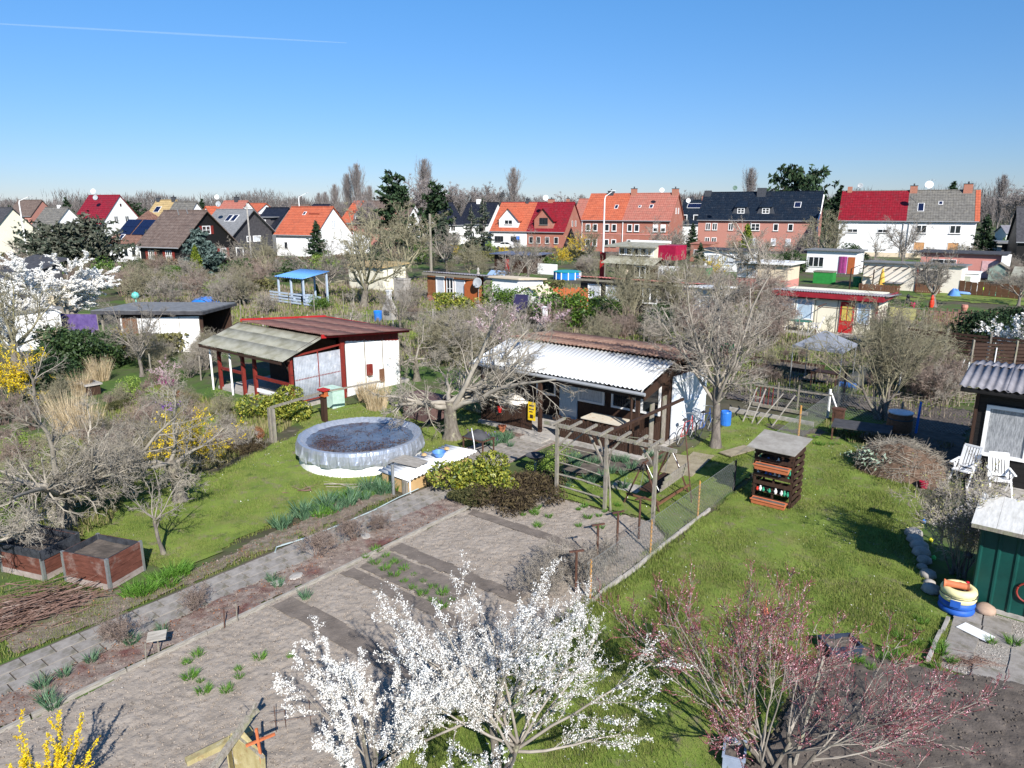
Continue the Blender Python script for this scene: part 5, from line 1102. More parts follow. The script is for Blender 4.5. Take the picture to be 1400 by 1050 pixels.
proto('apple', bk_apple, tw_apple, seed=11, h=4.2, trunk_h=1.3, trunk_r=.25, limbs=9, n2=12, n3=10, n4=6, ang1=1.05, trop1=.045, wob=.17, l1=.86, l2=.46, l3=.42, l4=.5, tw=.0055, up=.015)
proto('gnarled', bk_apple, tw_apple, seed=23, h=3.6, trunk_h=1.2, trunk_r=.17, limbs=6, n2=11, n3=9, n4=6, ang1=1.1, trop1=.03, wob=.25, l1=.66, l2=.5, l3=.42, l4=.45, lean=(.12,0), tw=.0055)
proto('vase', bk_grey, tw_grey, seed=35, h=4.8, trunk_h=1.5, trunk_r=.13, limbs=10, n2=11, n3=10, n4=6, ang1=.55, trop1=.03, wob=.13, l1=.72, l2=.42, l3=.42, l4=.45, tw=.005)
proto('stems', bk_grey, tw_olive, seed=41, h=3.6, trunk_h=1.0, trunk_r=.055, stems=7, stem_spread=.42, limbs=4, n2=8, n3=7, n4=4, ang1=.35, trop1=.04, wob=.12, l1=.72, l2=.42, l3=.45, l4=.5, tw=.005)
proto('young', bk_grey, tw_grey, seed=47, h=2.6, trunk_h=1.3, trunk_r=.05, limbs=7, n2=7, n3=5, n4=0, ang1=.65, trop1=.05, wob=.12, l1=.42, l2=.42, l3=.4, tw=.004)
proto('orchard', bk_apple, tw_olive, seed=53, h=6.0, trunk_h=1.7, trunk_r=.22, limbs=9, n2=10, n3=9, n4=5, ang1=.85, trop1=.06, wob=.17, l1=.66, l2=.46, l3=.42, l4=.45, tw=.010)
proto('orchard_b', bk_grey, tw_grey, seed=59, h=6.0, trunk_h=1.5, trunk_r=.18, limbs=8, n2=10, n3=9, n4=5, ang1=.7, trop1=.06, wob=.15, l1=.66, l2=.46, l3=.42, l4=.45, tw=.010)
proto('shrub_a', bk_grey, tw_grey, seed=61, h=2.2, trunk_h=.35, trunk_r=.03, stems=12, stem_spread=.5, limbs=3, n2=5, n3=5, n4=3, ang1=.5, wob=.16, l1=.62, l2=.55, l3=.5, l4=.5, tw=.006)
proto('shrub_b', bk_red, tw_red, seed=67, h=2.0, trunk_h=.4, trunk_r=.025, stems=14, stem_spread=.4, limbs=3, n2=5, n3=5, n4=3, ang1=.4, wob=.14, l1=.68, l2=.5, l3=.5, l4=.5, tw=.006)
proto('shrub_c', bk_olive, tw_olive, seed=71, h=2.4, trunk_h=.5, trunk_r=.03, stems=10, stem_spread=.55, limbs=3, n2=6, n3=5, n4=3, ang1=.55, wob=.18, l1=.62, l2=.5, l3=.5, l4=.5, tw=.006)
proto('poplar', bk_birch, tw_far, seed=73, h=14, trunk_h=12, trunk_r=.22, limbs=70, n2=7, n3=5, n4=0, ang1=.28, trop1=.10, wob=.06, l1=.22, l2=.42, l3=.5, up=.12, tw=.02)
proto('tall', bk_birch, tw_far, seed=79, h=11, trunk_h=4.5, trunk_r=.22, limbs=14, n2=9, n3=8, n4=3, ang1=.6, trop1=.05, wob=.13, l1=.5, l2=.42, l3=.45, l4=.45, up=.05, tw=.026)
# the poplar's limbs must leave the whole trunk, not only its head: regrow with a low start
def poplar(seed, h=14.0):
    rng = np.random.default_rng(seed); z = np.zeros((1,3)); p0, r0, d0 = grow_level(z, np.array([[0,0,1.]]), np.array([h*.93]), np.array([.22]), 8, .012, .05, rng, tip=.15)
    O1, D1, L1, R1 = spawn(p0, r0, d0, 120, .12, .34, rng, np.array([h*.26]), 1.0, .4, taper=.55); tz = np.clip(O1[:,2]/(h*.93),0,1); L1 = L1*(.55+1.1*np.sin(math.pi*np.clip(tz*1.05,0,1)))
    p1, r1, d1 = grow_level(O1, D1, L1, R1, 4, .07, .16, rng)
    O2, D2, L2, R2 = spawn(p1, r1, d1, 9, .1, .35, rng, L1, .45, .5); R2 = np.maximum(R2, .016); p2, r2, d2 = grow_level(O2, D2, L2, R2, 3, .1, .16, rng)
    O3, D3, L3, R3 = spawn(p2, r2, d2, 4, .1, .4, rng, L2, .5, .6); R3 = np.full(len(L3), .013); p3, r3, d3 = grow_level(O3, D3, L3, R3, 2, .1, .14, rng)
    b = cat_vf([tubes(p1, r1, 4), tubes(p2, r2, 3), tubes(p3, r3, 3)]); a = tubes(p0, r0, 7)
    TREE['poplar'] = (mesh_np('trunk', a[0], a[1], bk_birch, True), mesh_np('crown', b[0], b[1], tw_far), None)
poplar(74)

# conifers ------------------------------------------------------
m_fir = mat('dark fir needles', (.012,.030,.012), c2=(.035,.065,.025), rough=.8, island=True, objrand=.15)
m_blue = mat('blue spruce needles', (.05,.085,.075), c2=(.13,.18,.16), rough=.8, island=True)
m_grsp = mat('grey green spruce needles', (.035,.052,.035), c2=(.085,.10,.07), rough=.8, island=True, objrand=.1)
m_thuja = mat('yellow green thuja', (.07,.12,.012), c2=(.22,.26,.03), rough=.8, island=True)
m_yew = mat('dark yew', (.010,.028,.010), c2=(.03,.06,.02), rough=.8, island=True)
m_juni = mat('grey green juniper', (.03,.045,.028), c2=(.13,.135,.10), rough=.85, island=True)
def conifer(key, seed, h, w, whorls, per, needle, m, bark, power=1.0, dropz=.0, upz=.12, top=.04, nl=26, dens=1.0):
    rng = np.random.default_rng(seed)
    p0, r0, d0 = grow_level(np.zeros((1,3)), np.array([[0,0,1.]]), np.array([h]), np.array([h*.020]), 6, .01, .02, rng, tip=.15)
    O = []; D = []; L = []
    for i in range(whorls):
        t = i/whorls; z = h*(.10+.88*t) ; l = w*(max(0, 1-t)**power+top)*(1 if t > .12 else .8)
        for j in range(per):
            a = rng.random()*6.283; O.append((0,0,z+rng.normal()*.12*h/whorls*4)); D.append((math.cos(a), math.sin(a), dropz+upz*t+rng.normal()*.08)); L.append(l*(.62+.6*rng.random()))
    O = np.array(O); D = _nrm(np.array(D)); L = np.array(L)
    p1, r1, d1 = grow_level(O, D, L, np.full(len(L), h*.005), 4, .06, .03, rng)
    O2, D2, L2, R2 = spawn(p1, r1, d1, 7, .15, .9, rng, L, .38, .6); D2[:,2] *= .35; D2 = _nrm(D2); p2, r2, d2 = grow_level(O2, D2, L2, R2, 2, .08, -.03, rng)
    pts = along([(p1, d1), (p2, d2)], int(len(L)*nl*dens), rng, jit=needle*.35)
    q = quads_at(pts, needle, rng, aspect=1.2, bias=np.array([0,0,.9]))
    a = cat_vf([tubes(p0, r0, 7), tubes(p1, r1, 3)])
    TREE[key] = (mesh_np('trunk', a[0], a[1], bark, True), mesh_np('crown', q[0], q[1], m), None)
conifer('fir', 81, 10, 2.6, 22, 7, .22, m_fir, bk_birch, power=.85, nl=46)
conifer('pine', 83, 11, 2.8, 13, 8, .30, m_fir, bk_red, power=.55, upz=.3, top=.25, nl=46)
conifer('spruce', 85, 8, 2.1, 22, 7, .17, m_grsp, bk_birch, power=.95, dropz=-.12, nl=40)
conifer('thinspruce', 87, 9, 2.0, 18, 6, .16, m_grsp, bk_birch, power=.8, dropz=-.2, nl=22)
conifer('bluespruce', 89, 6, 3.3, 17, 9, .22, m_blue, bk_grey, power=.75, nl=52)
conifer('juniper', 91, 6, 4.6, 15, 10, .24, m_juni, bk_grey, power=.42, upz=.1, top=.3, nl=60)
conifer('thuja', 93, 4.2, 1.0, 20, 10, .12, m_thuja, bk_red, power=.6, upz=.9, dropz=.5, nl=34)
conifer('roundpine', 95, 9, 5.5, 8, 12, .40, m_fir, bk_red, power=.40, upz=.35, top=.4, nl=56)

# leafy bushes --------------------------------------------------
m_laurel = mat('evergreen laurel leaves', (.035,.085,.012), c2=(.12,.20,.03), rough=.45, island=True, trans=.12, spec=.4)
m_rhodo = mat('yellow tipped evergreen leaves', (.06,.10,.012), c2=(.33,.33,.05), rough=.45, island=True, trans=.12, spec=.4)
m_dkleaf = mat('dark evergreen leaves', (.018,.04,.012), c2=(.05,.085,.025), rough=.5, island=True)
m_heath = mat('dark heather sprigs', (.03,.02,.012), c2=(.10,.075,.035), rough=.85, island=True)
m_heathg = mat('green heather sprigs', (.03,.04,.012), c2=(.09,.085,.03), rough=.85, island=True)
m_fresh = mat('fresh spring leaves', (.13,.22,.03), c2=(.30,.40,.08), rough=.6, island=True, trans=.25)
m_yellow = mat('forsythia blossom', (.62,.42,.008), c2=(.85,.66,.02), rough=.6, island=True, trans=.2)
m_white_b = mat('white plum blossom', (.86,.84,.79), c2=(.95,.94,.90), rough=.7, island=True, trans=.22)
m_pink_b = mat('pink peach buds', (.48,.12,.18), c2=(.82,.50,.54), rough=.7, island=True, trans=.15)
m_palepink = mat('pale pink blossom', (.60,.38,.44), c2=(.80,.66,.70), rough=.7, island=True, trans=.2)
m_red_st = mat('red brown shoots', (.13,.03,.035), c2=(.30,.11,.11), rough=.8, scale=3)
m_budgreen = mat('opening yellow green buds', (.24,.24,.06), c2=(.42,.40,.16), rough=.7, island=True)
m_beech = mat('russet dead leaves', (.14,.05,.02), c2=(.30,.14,.07), rough=.85, island=True)
def bush_mesh(seed, w, d, h, n, leaf, lumps=9, shell=.55, aspect=1.0, up=.5, flat_=.0):
    rng = np.random.default_rng(seed); C = rng.normal(size=(lumps,3))*np.array([.27*w,.27*d,.16*h]) + np.array([0,0,h*.52]); C[0] = (0,0,h*.5)
    rad = (.42+.35*rng.random(lumps)); k = rng.integers(0, lumps, n); v = _nrm(rng.normal(size=(n,3))); r = (shell+(1-shell)*rng.random(n)**.6)*rad[k]
    Pn = C[k] + v*np.stack([r*w*.55, r*d*.55, r*h*.62], 1); Pn[:,2] = np.abs(Pn[:,2]); 
    if flat_: Pn[:,2] = np.minimum(Pn[:,2], h*(flat_+ .08*rng.random(n)))
    return quads_at(Pn, leaf, rng, aspect=aspect, bias=np.array([0,0,up]))
def stems_mesh(seed, n, w, h, r=.012):
    rng = np.random.default_rng(seed); D = rng.normal(size=(n,3))*np.array([.45*w/h,.45*w/h,.1])+np.array([0,0,1]); p, rd, d = grow_level(np.zeros((n,3)), _nrm(D), np.full(n, h*.8)*(.7+.4*rng.random(n)), np.full(n, r), 4, .1, .02, rng); return tubes(p, rd, 4)
BUSH = {}
def bushproto(key, m, leafname='foliage', sm=None, **k):
    q = bush_mesh(**k); st = stems_mesh(k['seed']+1, 14, k['w']*.8, k['h'])
    BUSH[key] = (mesh_np(leafname, q[0], q[1], m), mesh_np('stems', st[0], st[1], sm or bk_grey))
def bush(key, name, label, loc, rz=0.0, s=1.0, group=None, cat='bush'):
    t = thing_at(name, label, cat, loc, rz, group, s); part(BUSH[key][0].name.split('.')[0], BUSH[key][0], None, t); part('stems', BUSH[key][1], None, t); return t
bushproto('laurel', m_laurel, seed=101, w=2, d=2, h=1.8, n=3600, leaf=.075)
bushproto('rhodo', m_rhodo, seed=103, w=2.2, d=2.0, h=1.35, n=6500, leaf=.065)
bushproto('dark', m_dkleaf, seed=105, w=2, d=2, h=1.6, n=4200, leaf=.07)
bushproto('darkhi', m_yew, seed=106, w=2, d=2, h=1.6, n=7500, leaf=.06)
bushproto('heath', m_heath, seed=107, w=2.2, d=1.5, h=.55, n=15000, leaf=.03, aspect=1.8, lumps=34, shell=.3)
bushproto('heathg', m_heathg, seed=109, w=2, d=1.4, h=.65, n=12000, leaf=.035, aspect=1.6)
bushproto('fresh', m_fresh, seed=111, w=2, d=2, h=1.5, n=2600, leaf=.055)
bushproto('hedge', m_rhodo, seed=113, w=1.8, d=1.0, h=1.5, n=4200, leaf=.07, flat_=.92)
bushproto('russet', m_beech, seed=115, w=1.8, d=1.2, h=1.4, n=3600, leaf=.06)
bushproto('thin', m_fresh, seed=117, w=2, d=2, h=1.5, n=700, leaf=.05)
def flowering(key, seed, bm, n, size, twig, bark, name='blossoms', tmin=0, **k):
    a, b, outer = woody(seed=seed, **k); rng = np.random.default_rng(seed+7)
    lv = outer[1:] if len(outer) > 1 else outer
    q = quads_at(along(outer, n, rng, jit=size*.6), size, rng, aspect=.9)
    TREE[key] = (mesh_np('trunk', a[0], a[1], bark, True), mesh_np('crown', b[0], b[1], twig), mesh_np(name, q[0], q[1], bm))
def ftree(key, name, label, loc, rz=0.0, s=1.0, group=None, cat='tree'):
    t = thing_at(name, label, cat, loc, rz, group, s); part('trunk', TREE[key][0], None, t); part('crown', TREE[key][1], None, t); part(TREE[key][2].name.split('.')[0], TREE[key][2], None, t); return t

# --- the blossoming plums in front: long whippy shoots packed with flowers
def plum(key, seed, h, stems, spread, limbs, n2, n3, nb, ang1=.85, trunk_h=1.0, tr=.08, stem_spread=.0, lean=(0,0), l1=.75, wob=.085):
    rng = np.random.default_rng(seed)
    a, b, outer = woody(seed=seed, h=h, stems=stems, stem_spread=stem_spread, spread=spread, trunk_h=trunk_h, trunk_r=tr, limbs=limbs, n2=n2, n3=n3, n4=0, ang1=ang1, trop1=.035, wob=wob, l1=l1, l2=.55, l3=.36, up=.045, tw=.0035, lean=lean, ang2=.55, ang3=.6)
    c = along(outer, nb, rng, jit=.016); q = quads_at(c, .0125, rng, aspect=.95)
    # denser beads on the outer halves
    c2 = along([(p[:,p.shape[1]//2:], d) for p, d in outer], nb//2, rng, jit=.02); q2 = quads_at(c2, .014, rng, aspect=.95)
    v, f = cat_vf([q, q2])
    gq = quads_at(along(outer, 900, rng, jit=.02), .014, rng)
    TREE[key] = (mesh_np('trunk', a[0], a[1], bk_apple, True), mesh_np('crown', b[0], b[1], tw_grey), mesh_np('blossoms', v, f, m_white_b))
plum('plum', 211, 3.6, 2, 1.0, 12, 8, 7, 29000, ang1=.95, trunk_h=1.25, tr=.07, stem_spread=.25, l1=.60)
plum('plum_b', 223, 3.0, 6, .8, 3, 6, 7, 17000, ang1=.40, trunk_h=1.2, tr=.035, stem_spread=.24, l1=.52)
def lean_to(key, want):
    v = np.empty(len(TREE[key][2].vertices)*3, dtype=np.float32); TREE[key][2].vertices.foreach_get('co', v); v = v.reshape(-1,3).mean(0)
    return want - math.atan2(v[1], v[0])
t = ftree('plum', 'plum_tree', 'large plum tree in full white blossom at the lawn edge, bottom centre', at(688,1066), lean_to('plum', .9), .96)
t = ftree('plum_b', 'plum_bush', 'smaller upright plum in white blossom at the bottom edge, left of the large one', at(520,1118), lean_to('plum_b', 1.4), .92)
# --- the peach with red shoots and pink buds
def peach(key, seed):
    rng = np.random.default_rng(seed)
    a, b, outer = woody(seed=seed, h=3.6, stems=7, stem_spread=.55, spread=1.0, trunk_h=.8, trunk_r=.038, limbs=4, n2=8, n3=7, n4=2, ang1=.65, trop1=.05, wob=.085, l1=.62, l2=.52, l3=.42, l4=.5, up=.07, tw=.0036, ang2=.5, ang3=.5)
    lv = [tubes(p, np.full(p.shape[:2], .0040), 3) for p, d in outer[1:]]
    v, f = cat_vf(lv); q = quads_at(along(outer[1:], 11000, rng, jit=.008), .0125, rng, aspect=.9)
    TREE[key] = (mesh_np('trunk', a[0], a[1], bk_apple, True), mesh_np('crown', b[0], b[1], tw_grey), mesh_np('buds', q[0], q[1], m_pink_b), mesh_np('young_shoots', v, f, m_red_st))
peach('peach', 307)
t = ftree('peach', 'peach_tree', 'many stemmed peach tree with red shoots and pink buds at the dark soil bed', at(1062,1066), 1.1, .93); part('young_shoots', TREE['peach'][3], None, t)

# --- the other flowering trees
flowering('whitefar', 231, m_white_b, 60000, .042, tw_grey, bk_grey, h=5.2, trunk_h=1.1, trunk_r=.2, limbs=9, n2=9, n3=8, n4=0, ang1=.95, trop1=.05, wob=.13, l1=.74, l2=.5, l3=.45, up=.05, tw=.008)
ftree('whitefar', 'cherry_plum', 'broad white blossoming tree left of and behind the grey felt roof', at(98,455), 0, (1.65,1.4,1.08))
ftree('whitefar', 'cherry_plum', 'second white blossoming tree, at the left edge before the white hut wall', at(18,478), 2.1, .78)
flowering('magnolia', 241, m_white_b, 1500, .06, tw_grey, bk_grey, h=2.6, trunk_h=.6, trunk_r=.08, limbs=7, n2=7, n3=6, n4=0, ang1=.8, l1=.7, l2=.5, l3=.45, tw=.006)
ftree('magnolia', 'magnolia', 'white flowered magnolia at the right edge behind the black hut', at(1388,500), 0, 1.35)
flowering('almond', 251, m_palepink, 2600, .04, tw_red, bk_red, h=3.0, trunk_h=.7, trunk_r=.07, limbs=7, n2=7, n3=6, n4=0, ang1=.75, l1=.62, l2=.5, l3=.45, tw=.006)
ftree('almond', 'almond_tree', 'pale pink flowering tree left of the white corrugated roof', at(672,486), 0, 1.0)
ftree('almond', 'almond_tree', 'smaller pale pink flowering tree behind the brown roof sheets', at(745,462), 1.4, .8)
flowering('forsythia', 261, m_yellow, 6500, .03, tw_olive, bk_olive, h=1.9, trunk_h=.3, trunk_r=.015, stems=14, stem_spread=.55, limbs=3, n2=4, n3=4, n4=0, ang1=.4, wob=.11, l1=.75, l2=.5, l3=.45, tw=.005)
def fors(lb, x, y, s, rz=0, z=None): return ftree('forsythia', 'forsythia', lb, at(x, y), rz, s, cat='bush')
fors('bright yellow forsythia at the left edge before the dark evergreens', 22, 552, 1.25)
fors('yellow forsythia tangled with bare branches left of the pale raised bed', 262, 640, .92, 1)
fors('yellow forsythia below the gables of the orange roofed duplex', 788, 352, 1.9, 2)
fors('second yellow forsythia, nearer the summerhouse with the red box', 768, 362, 1.3, .7)
fors('round yellow forsythia between the green shed and the pink hut', 976, 380, 1.25, 2.5)
fors('yellow bush right of the white bungalow with solar panels', 181, 345, 1.8, 3)
fors('pale yellow flowering bush beside the pale grey house', 80, 318, 3.2, 4)
fors('low yellow bush under the magnolia at the right edge', 1352, 470, .8, 2)
fors('yellow bush at the foot of the wooden mast', 622, 350, 1.2, 2)
fors('small yellow bush by the orange cottage wall', 418, 343, .8, 2)
fors('yellow bush on the street side right of the orange dormer house', 688, 352, 1.0, 2)
fors('small yellow bush beside the grey felt roofed hut hedge', 170, 487, .8, 2)
rngf = np.random.default_rng(271)
def spikes(seed, n, h, spread, per, size):
    rng = np.random.default_rng(seed); D = rng.normal(size=(n,3))*np.array([spread,spread,.05])+np.array([0,0,1]); O = rng.normal(size=(n,3))*np.array([.09,.09,0])
    p, r, d = grow_level(O, _nrm(D), h*(.6+.5*rng.random(n)), np.full(n,.009), 5, .05, .04, rng); O2, D2, L2, R2 = spawn(p, r, d, 4, .3, .45, rng, np.full(n,h), .25, .6); p2, r2, d2 = grow_level(O2, D2, L2, R2, 3, .07, .08, rng)
    q = quads_at(along([(p[:,2:], d),(p2, d2)], n*per, rng, jit=.018), size, rng, aspect=1.1); return cat_vf([tubes(p,r,4), tubes(p2,r2,3)]), q
a, b = spikes(281, 16, 1.9, .25, 420, .022)
t = thing_at('forsythia', 'forsythia with upright yellow spikes at the bottom left corner', 'bush', at(72,1118), 0, scale=.74)
part('stems', mesh_np('stems', a[0], a[1], bk_olive), None, t); part('blossoms', mesh_np('blossoms', b[0], b[1], m_yellow), None, t)
TREE['spike'] = (a, b)

# --- named bare trees in and round the gardens
T = tree
def lean_c(key, want):
    v = np.empty(len(TREE[key][1].vertices)*3, dtype=np.float32); TREE[key][1].vertices.foreach_get('co', v); v = v.reshape(-1,3).mean(0)
    return want - math.atan2(v[1], v[0])
T('apple', 'apple_tree', 'old spreading leafless apple tree between the round pool and the white roofed hut', at(618,600), lean_c('apple', .3), 1.12)
T('vase', 'fruit_tree', 'leafless fruit tree on the lawn at the right end of the white roofed hut', at(978,612), 2.2, 1.2)
T('stems', 'hazel_tree', 'many stemmed leafless tree before the woven screen fence', at(1205,572), 1.0, 1.2)
T('gnarled', 'fruit_tree', 'gnarled leafless fruit tree with pale crooked limb on the left lawn', at(247,686), .3, 1.0)
T('young', 'young_tree', 'young slim leafless tree in a round soil patch on the left lawn', at(224,758), .2, 1.0)
T('apple', 'apple_tree', 'dense leafless tree rising behind the two raised beds', at(93,722), 3.0, .88)
T('gnarled', 'fruit_tree', 'leafless tree reaching in from the left edge above the brush pile', at(-35,800), 2.0, .95)
T('orchard', 'orchard_tree', 'thick trunked leafless tree at the left edge before the white blossom', at(20,505), 1.0, .85)
T('young', 'young_tree', 'slender leafless tree before the forsythia at the left edge', at(52,560), 1.0, 1.35)
T('vase', 'fruit_tree', 'leafless tree before the white side wall of the grey felt roofed hut', at(194,515), 1.7, .70)
T('gnarled', 'fruit_tree', 'low twisted leafless tree over the dry shrubs left of the gnarled one', at(125,640), 2.7, .62)
T('orchard', 'orchard_tree', 'large tangled orchard tree in front of the beige hut', at(497,420), 0, 1.4)
T('orchard_b', 'orchard_tree', 'tangled orchard tree directly left of the largest one', at(446,408), 1.0, 1.0)
T('orchard', 'orchard_tree', 'broad orchard tree behind the brown board hut, below the pines', at(556,390), 2.0, 1.5)
T('orchard_b', 'orchard_tree', 'orchard tree right of the pale wooden mast', at(612,372), 3.0, 1.2)
T('orchard', 'orchard_tree', 'dense round leafless tree between the timber house and the orange cottage', at(366,378), 4.0, .82)
T('orchard_b', 'orchard_tree', 'bare tree against the black gable of the timber house', at(322,372), .5, .8)
T('apple', 'apple_tree', 'spreading bare tree in front of the pink and beige hut', at(1038,392), .9, 1.55)
T('orchard_b', 'orchard_tree', 'yellowish bare tree on the lawn beyond the stake fence', at(1277,420), 1.9, .95)
T('young', 'young_tree', 'small clipped bare tree before the white duplex, left half', at(1193,374), .3, 2.6)
T('vase', 'fruit_tree', 'bare shrubby tree before the middle of the white duplex', at(1232,368), .9, 1.3)
T('orchard', 'orchard_tree', 'tall bare tree between the brick and the white duplex', at(1132,366), 2.9, 1.35)
T('orchard_b', 'orchard_tree', 'second bare tree between the duplexes, nearer the brick one', at(1112,358), 3.7, 1.1)
T('stems', 'hazel_tree', 'grey bare shrub tree before the black hut with faded red roof', at(859,458), 2.2, 1.35)
T('stems', 'hazel_tree', 'bare shrub tree right of it by the white lean-to', at(915,452), 3.9, 1.25)
T('vase', 'fruit_tree', 'bare tree before the low hut with the red door', at(722,385), 1.2, 1.0)
T('orchard_b', 'orchard_tree', 'bare tree behind the red side box of the summerhouse', at(925,368), 2.4, 1.15)
T('orchard', 'orchard_tree', 'bare tree before the long brick duplex, left half', at(806,358), 3.3, .95)
T('orchard_b', 'orchard_tree', 'bare tree at the right edge beyond the far lawn', at(1392,418), .4, .7)
T('orchard_b', 'orchard_tree', 'bare tree left of the white bungalow', at(60,372), 1.4, .9)
for i, (x, y, k, s, lb) in enumerate(((18,412,'orchard_b',.8,'bare tree in front of the black roofed hut at far left'),(225,404,'orchard',.5,'bare tree behind the right end of the grey felt roof'),(300,432,'orchard_b',.62,'bare tree right of the blue tarpaulin'),(335,420,'orchard',.55,'bare tree between blue tarpaulin and dull red roof'),
      (700,400,'orchard_b',.8,'bare tree behind the white annex'),(985,440,'orchard_b',.8,'bare tree left of the red fascia hut'),(950,418,'orchard',.7,'bare tree behind the tree at the dark hut'),(1075,368,'orchard_b',.9,'bare tree between the pink hut and the green box'),(1325,372,'orchard_b',.7,'bare tree at the white end wall'),(262,398,'orchard_b',.55,'bare tree below the blue spruce'),
      (905,372,'vase',1.2,'bare tree left of the low green shed'),(640,382,'orchard',.8,'bare tree behind the small greenhouse'))):
    T(k, 'orchard_tree', lb, at(x, y), i*1.1, s)
for i, (x, y, k, s, lb) in enumerate(((330,392,'dark',1.6,'dark evergreen bush left of the blue pergola'),(238,384,'laurel',.9,'green bush before the timber house windows'),(520,372,'dark',1.6,'dark evergreen bush under the large orchard trees'),(575,362,'laurel',1.6,'green bush left of the wooden mast'),(740,372,'laurel',1.3,'green bush below the street forsythia'),(1085,372,'dark',1.5,'dark bush left of the bright green box'),
      (1165,362,'dark',1.7,'dark bush before the left half of the white duplex'),(1010,368,'fresh',1.4,'fresh green bush above the pink hut roof'),(300,410,'fresh',1.1,'fresh green bush right of the blue tarpaulin'),(150,392,'laurel',1.4,'green bush behind the white blossom tree'),(190,376,'dark',1.1,'dark bush left of the timber house'),(930,395,'laurel',1.1,'green bush at the end of the white lean-to'),
      (60,392,'laurel',1.3,'green bush beside the ochre walled shed'),(445,372,'fresh',1.5,'light green bush before the orange cottage'),(1225,450,'laurel',1.0,'green bush below the hanging yellow cloth'),(990,470,'dark',.9,'dark green bush left of the red fascia hut'))):
    bush(k, 'garden_bush', lb, at(x, y), i*1.3, s)
T('vase', 'fruit_tree', 'bare fruit tree on the grass right of the round evergreen in the pool garden', at(548,458), 2.2, .65)
T('gnarled', 'fruit_tree', 'twisted bare tree behind the dull red roof', at(480,462), .6, .8)
T('gnarled', 'fruit_tree', 'twisted bare tree right of the grey veranda roof in the hedge', at(570,520), 1.6, .9)
T('orchard_b', 'orchard_tree', 'bare tree behind the large apple tree by the pink blossom', at(640,500), 2.5, .6)
T('tall', 'ash_tree', 'tall bare tree with dark open crown between the two pines', xat(576,150), .4, 1.45)
T('tall', 'ash_tree', 'tall bare tree left of the dark pine', xat(500,160), 1.4, 1.0)
T('tall', 'ash_tree', 'tall bare tree behind the long brick duplex', xat(775,240), 2.4, 1.25)
T('tall', 'ash_tree', 'bare tree crown behind the right chimney of the brick duplex', xat(930,200), 3.4, 1.2)
T('tall', 'ash_tree', 'thin bare tree right of the poplar behind the blue black roof', xat(1037,220), 4.4, 1.0)
for i, (x, D, s, lb) in enumerate(((701,260,1.32,'single tall poplar behind the cross gabled duplex'),(1021,230,1.22,'poplar behind the blue black roofed duplex'),(1362,240,1.12,'solitary poplar near the right edge'),
      (492,250,1.36,'tallest poplar of the row left of the dark pine'),(478,255,1.18,'poplar second in the row, left of the tallest'),(460,262,.98,'shorter poplar left in the row'),(583,225,1.36,'poplar between the two dark pines'),(448,280,.85,'poplar at the left end of the row'),
      (508,262,.95,'poplar at the right end of the row'),(414,300,.78,'poplar over the orange cottage'),(438,300,.85,'poplar right of the orange cottage ridge'),(1352,260,.7,'small poplar beside the solitary one'))):
    T('poplar', 'poplar', lb, xat(x, D), i*1.3, s*1.2)
for i, (x, D, s) in enumerate(((612,260,1.25),(626,262,1.15),(640,270,1.2),(655,262,1.1),(668,268,1.25),(678,270,1.05),(598,280,1.0),(1378,230,1.0),(1392,225,1.1),(1404,240,1.1),(1345,270,.8),(395,320,.9),(1180,300,.8),(950,290,.9),(884,300,.9),(735,330,1.0),(755,340,.9))):
    T('tall', 'bare_tree', '%s of the tall grey leafless trees in the loose rows behind the houses' % ['first','second','third','fourth','fifth','sixth','seventh','eighth','ninth','tenth','eleventh','twelfth','thirteenth','fourteenth','fifteenth','sixteenth','last'][i], xat(x, D), i*.9, s*1.3, group='grey bare trees behind the houses')
# conifers
for key, nm, lb, x, D, s in (('pine','pine_tree','tall dark pine left of the bare ash, tallest evergreen',540,140,1.30),('pine','pine_tree','dark pine with round head right of the bare ash',596,138,1.12),('thinspruce','spruce_tree','thin spruce before the navy roofs, left one',645,120,.95),
      ('thinspruce','spruce_tree','thin spruce before the navy roofs, right and taller',662,122,1.12),('fir','fir_tree','dark fir before the orange cottage gable',435,110,.62),('juniper','juniper_tree','wide grey green juniper behind the white blossom tree',112,88,1.08),
      ('bluespruce','blue_spruce','blue spruce before the black timber house',277,92,.92),('thuja','thuja','green thuja in front of the blue spruce',270,88,.85),('thuja','thuja','pointed yellow green thuja before the brick duplex',1018,105,1.35),
      ('roundpine','pine_tree','broad round headed pine behind the blue black roof',1092,200,(1.4,1.4,1.9)),('fir','fir_tree','pointed fir between the two right duplexes',1141,150,1.25),('fir','fir_tree','fir tip behind the grey roof of the white duplex',1292,170,1.4),
      ('fir','fir_tree','dark fir against the right end of the white duplex',1341,108,.72),('fir','fir_tree','dark evergreen between the cream gable and the lamp at far left',24,135,.85),('roundpine','pine_tree','dark round tree right of the dark red house',158,200,1.0),
      ('roundpine','pine_tree','second dark round tree behind the bungalow roof',180,230,.95),('fir','fir_tree','open topped fir behind the ochre and grey roofs',281,180,1.02),('fir','fir_tree','dark fir behind the orchard, left of the ash',566,125,.72),
      ('spruce','spruce_tree','grey green spruce below the right pine',606,110,.95),('fir','fir_tree','small round dark conifer at the left, below the pale grey house',52,110,.42),('thuja','thuja','small pointed thuja on the grass behind the dull red roof',434,64,.33),
      ('fir','fir_tree','dark fir before the blue black house between duplexes',945,125,.55),('fir','fir_tree','small dark conifer before the white hut',956,92,.38),('spruce','spruce_tree','spruce beside the bungalow gable',205,104,.62),
      ('fir','fir_tree','dark conifer behind the far left roofs',97,210,1.1)):
    T(key, nm, lb, xat(x, D), x*.7, s)
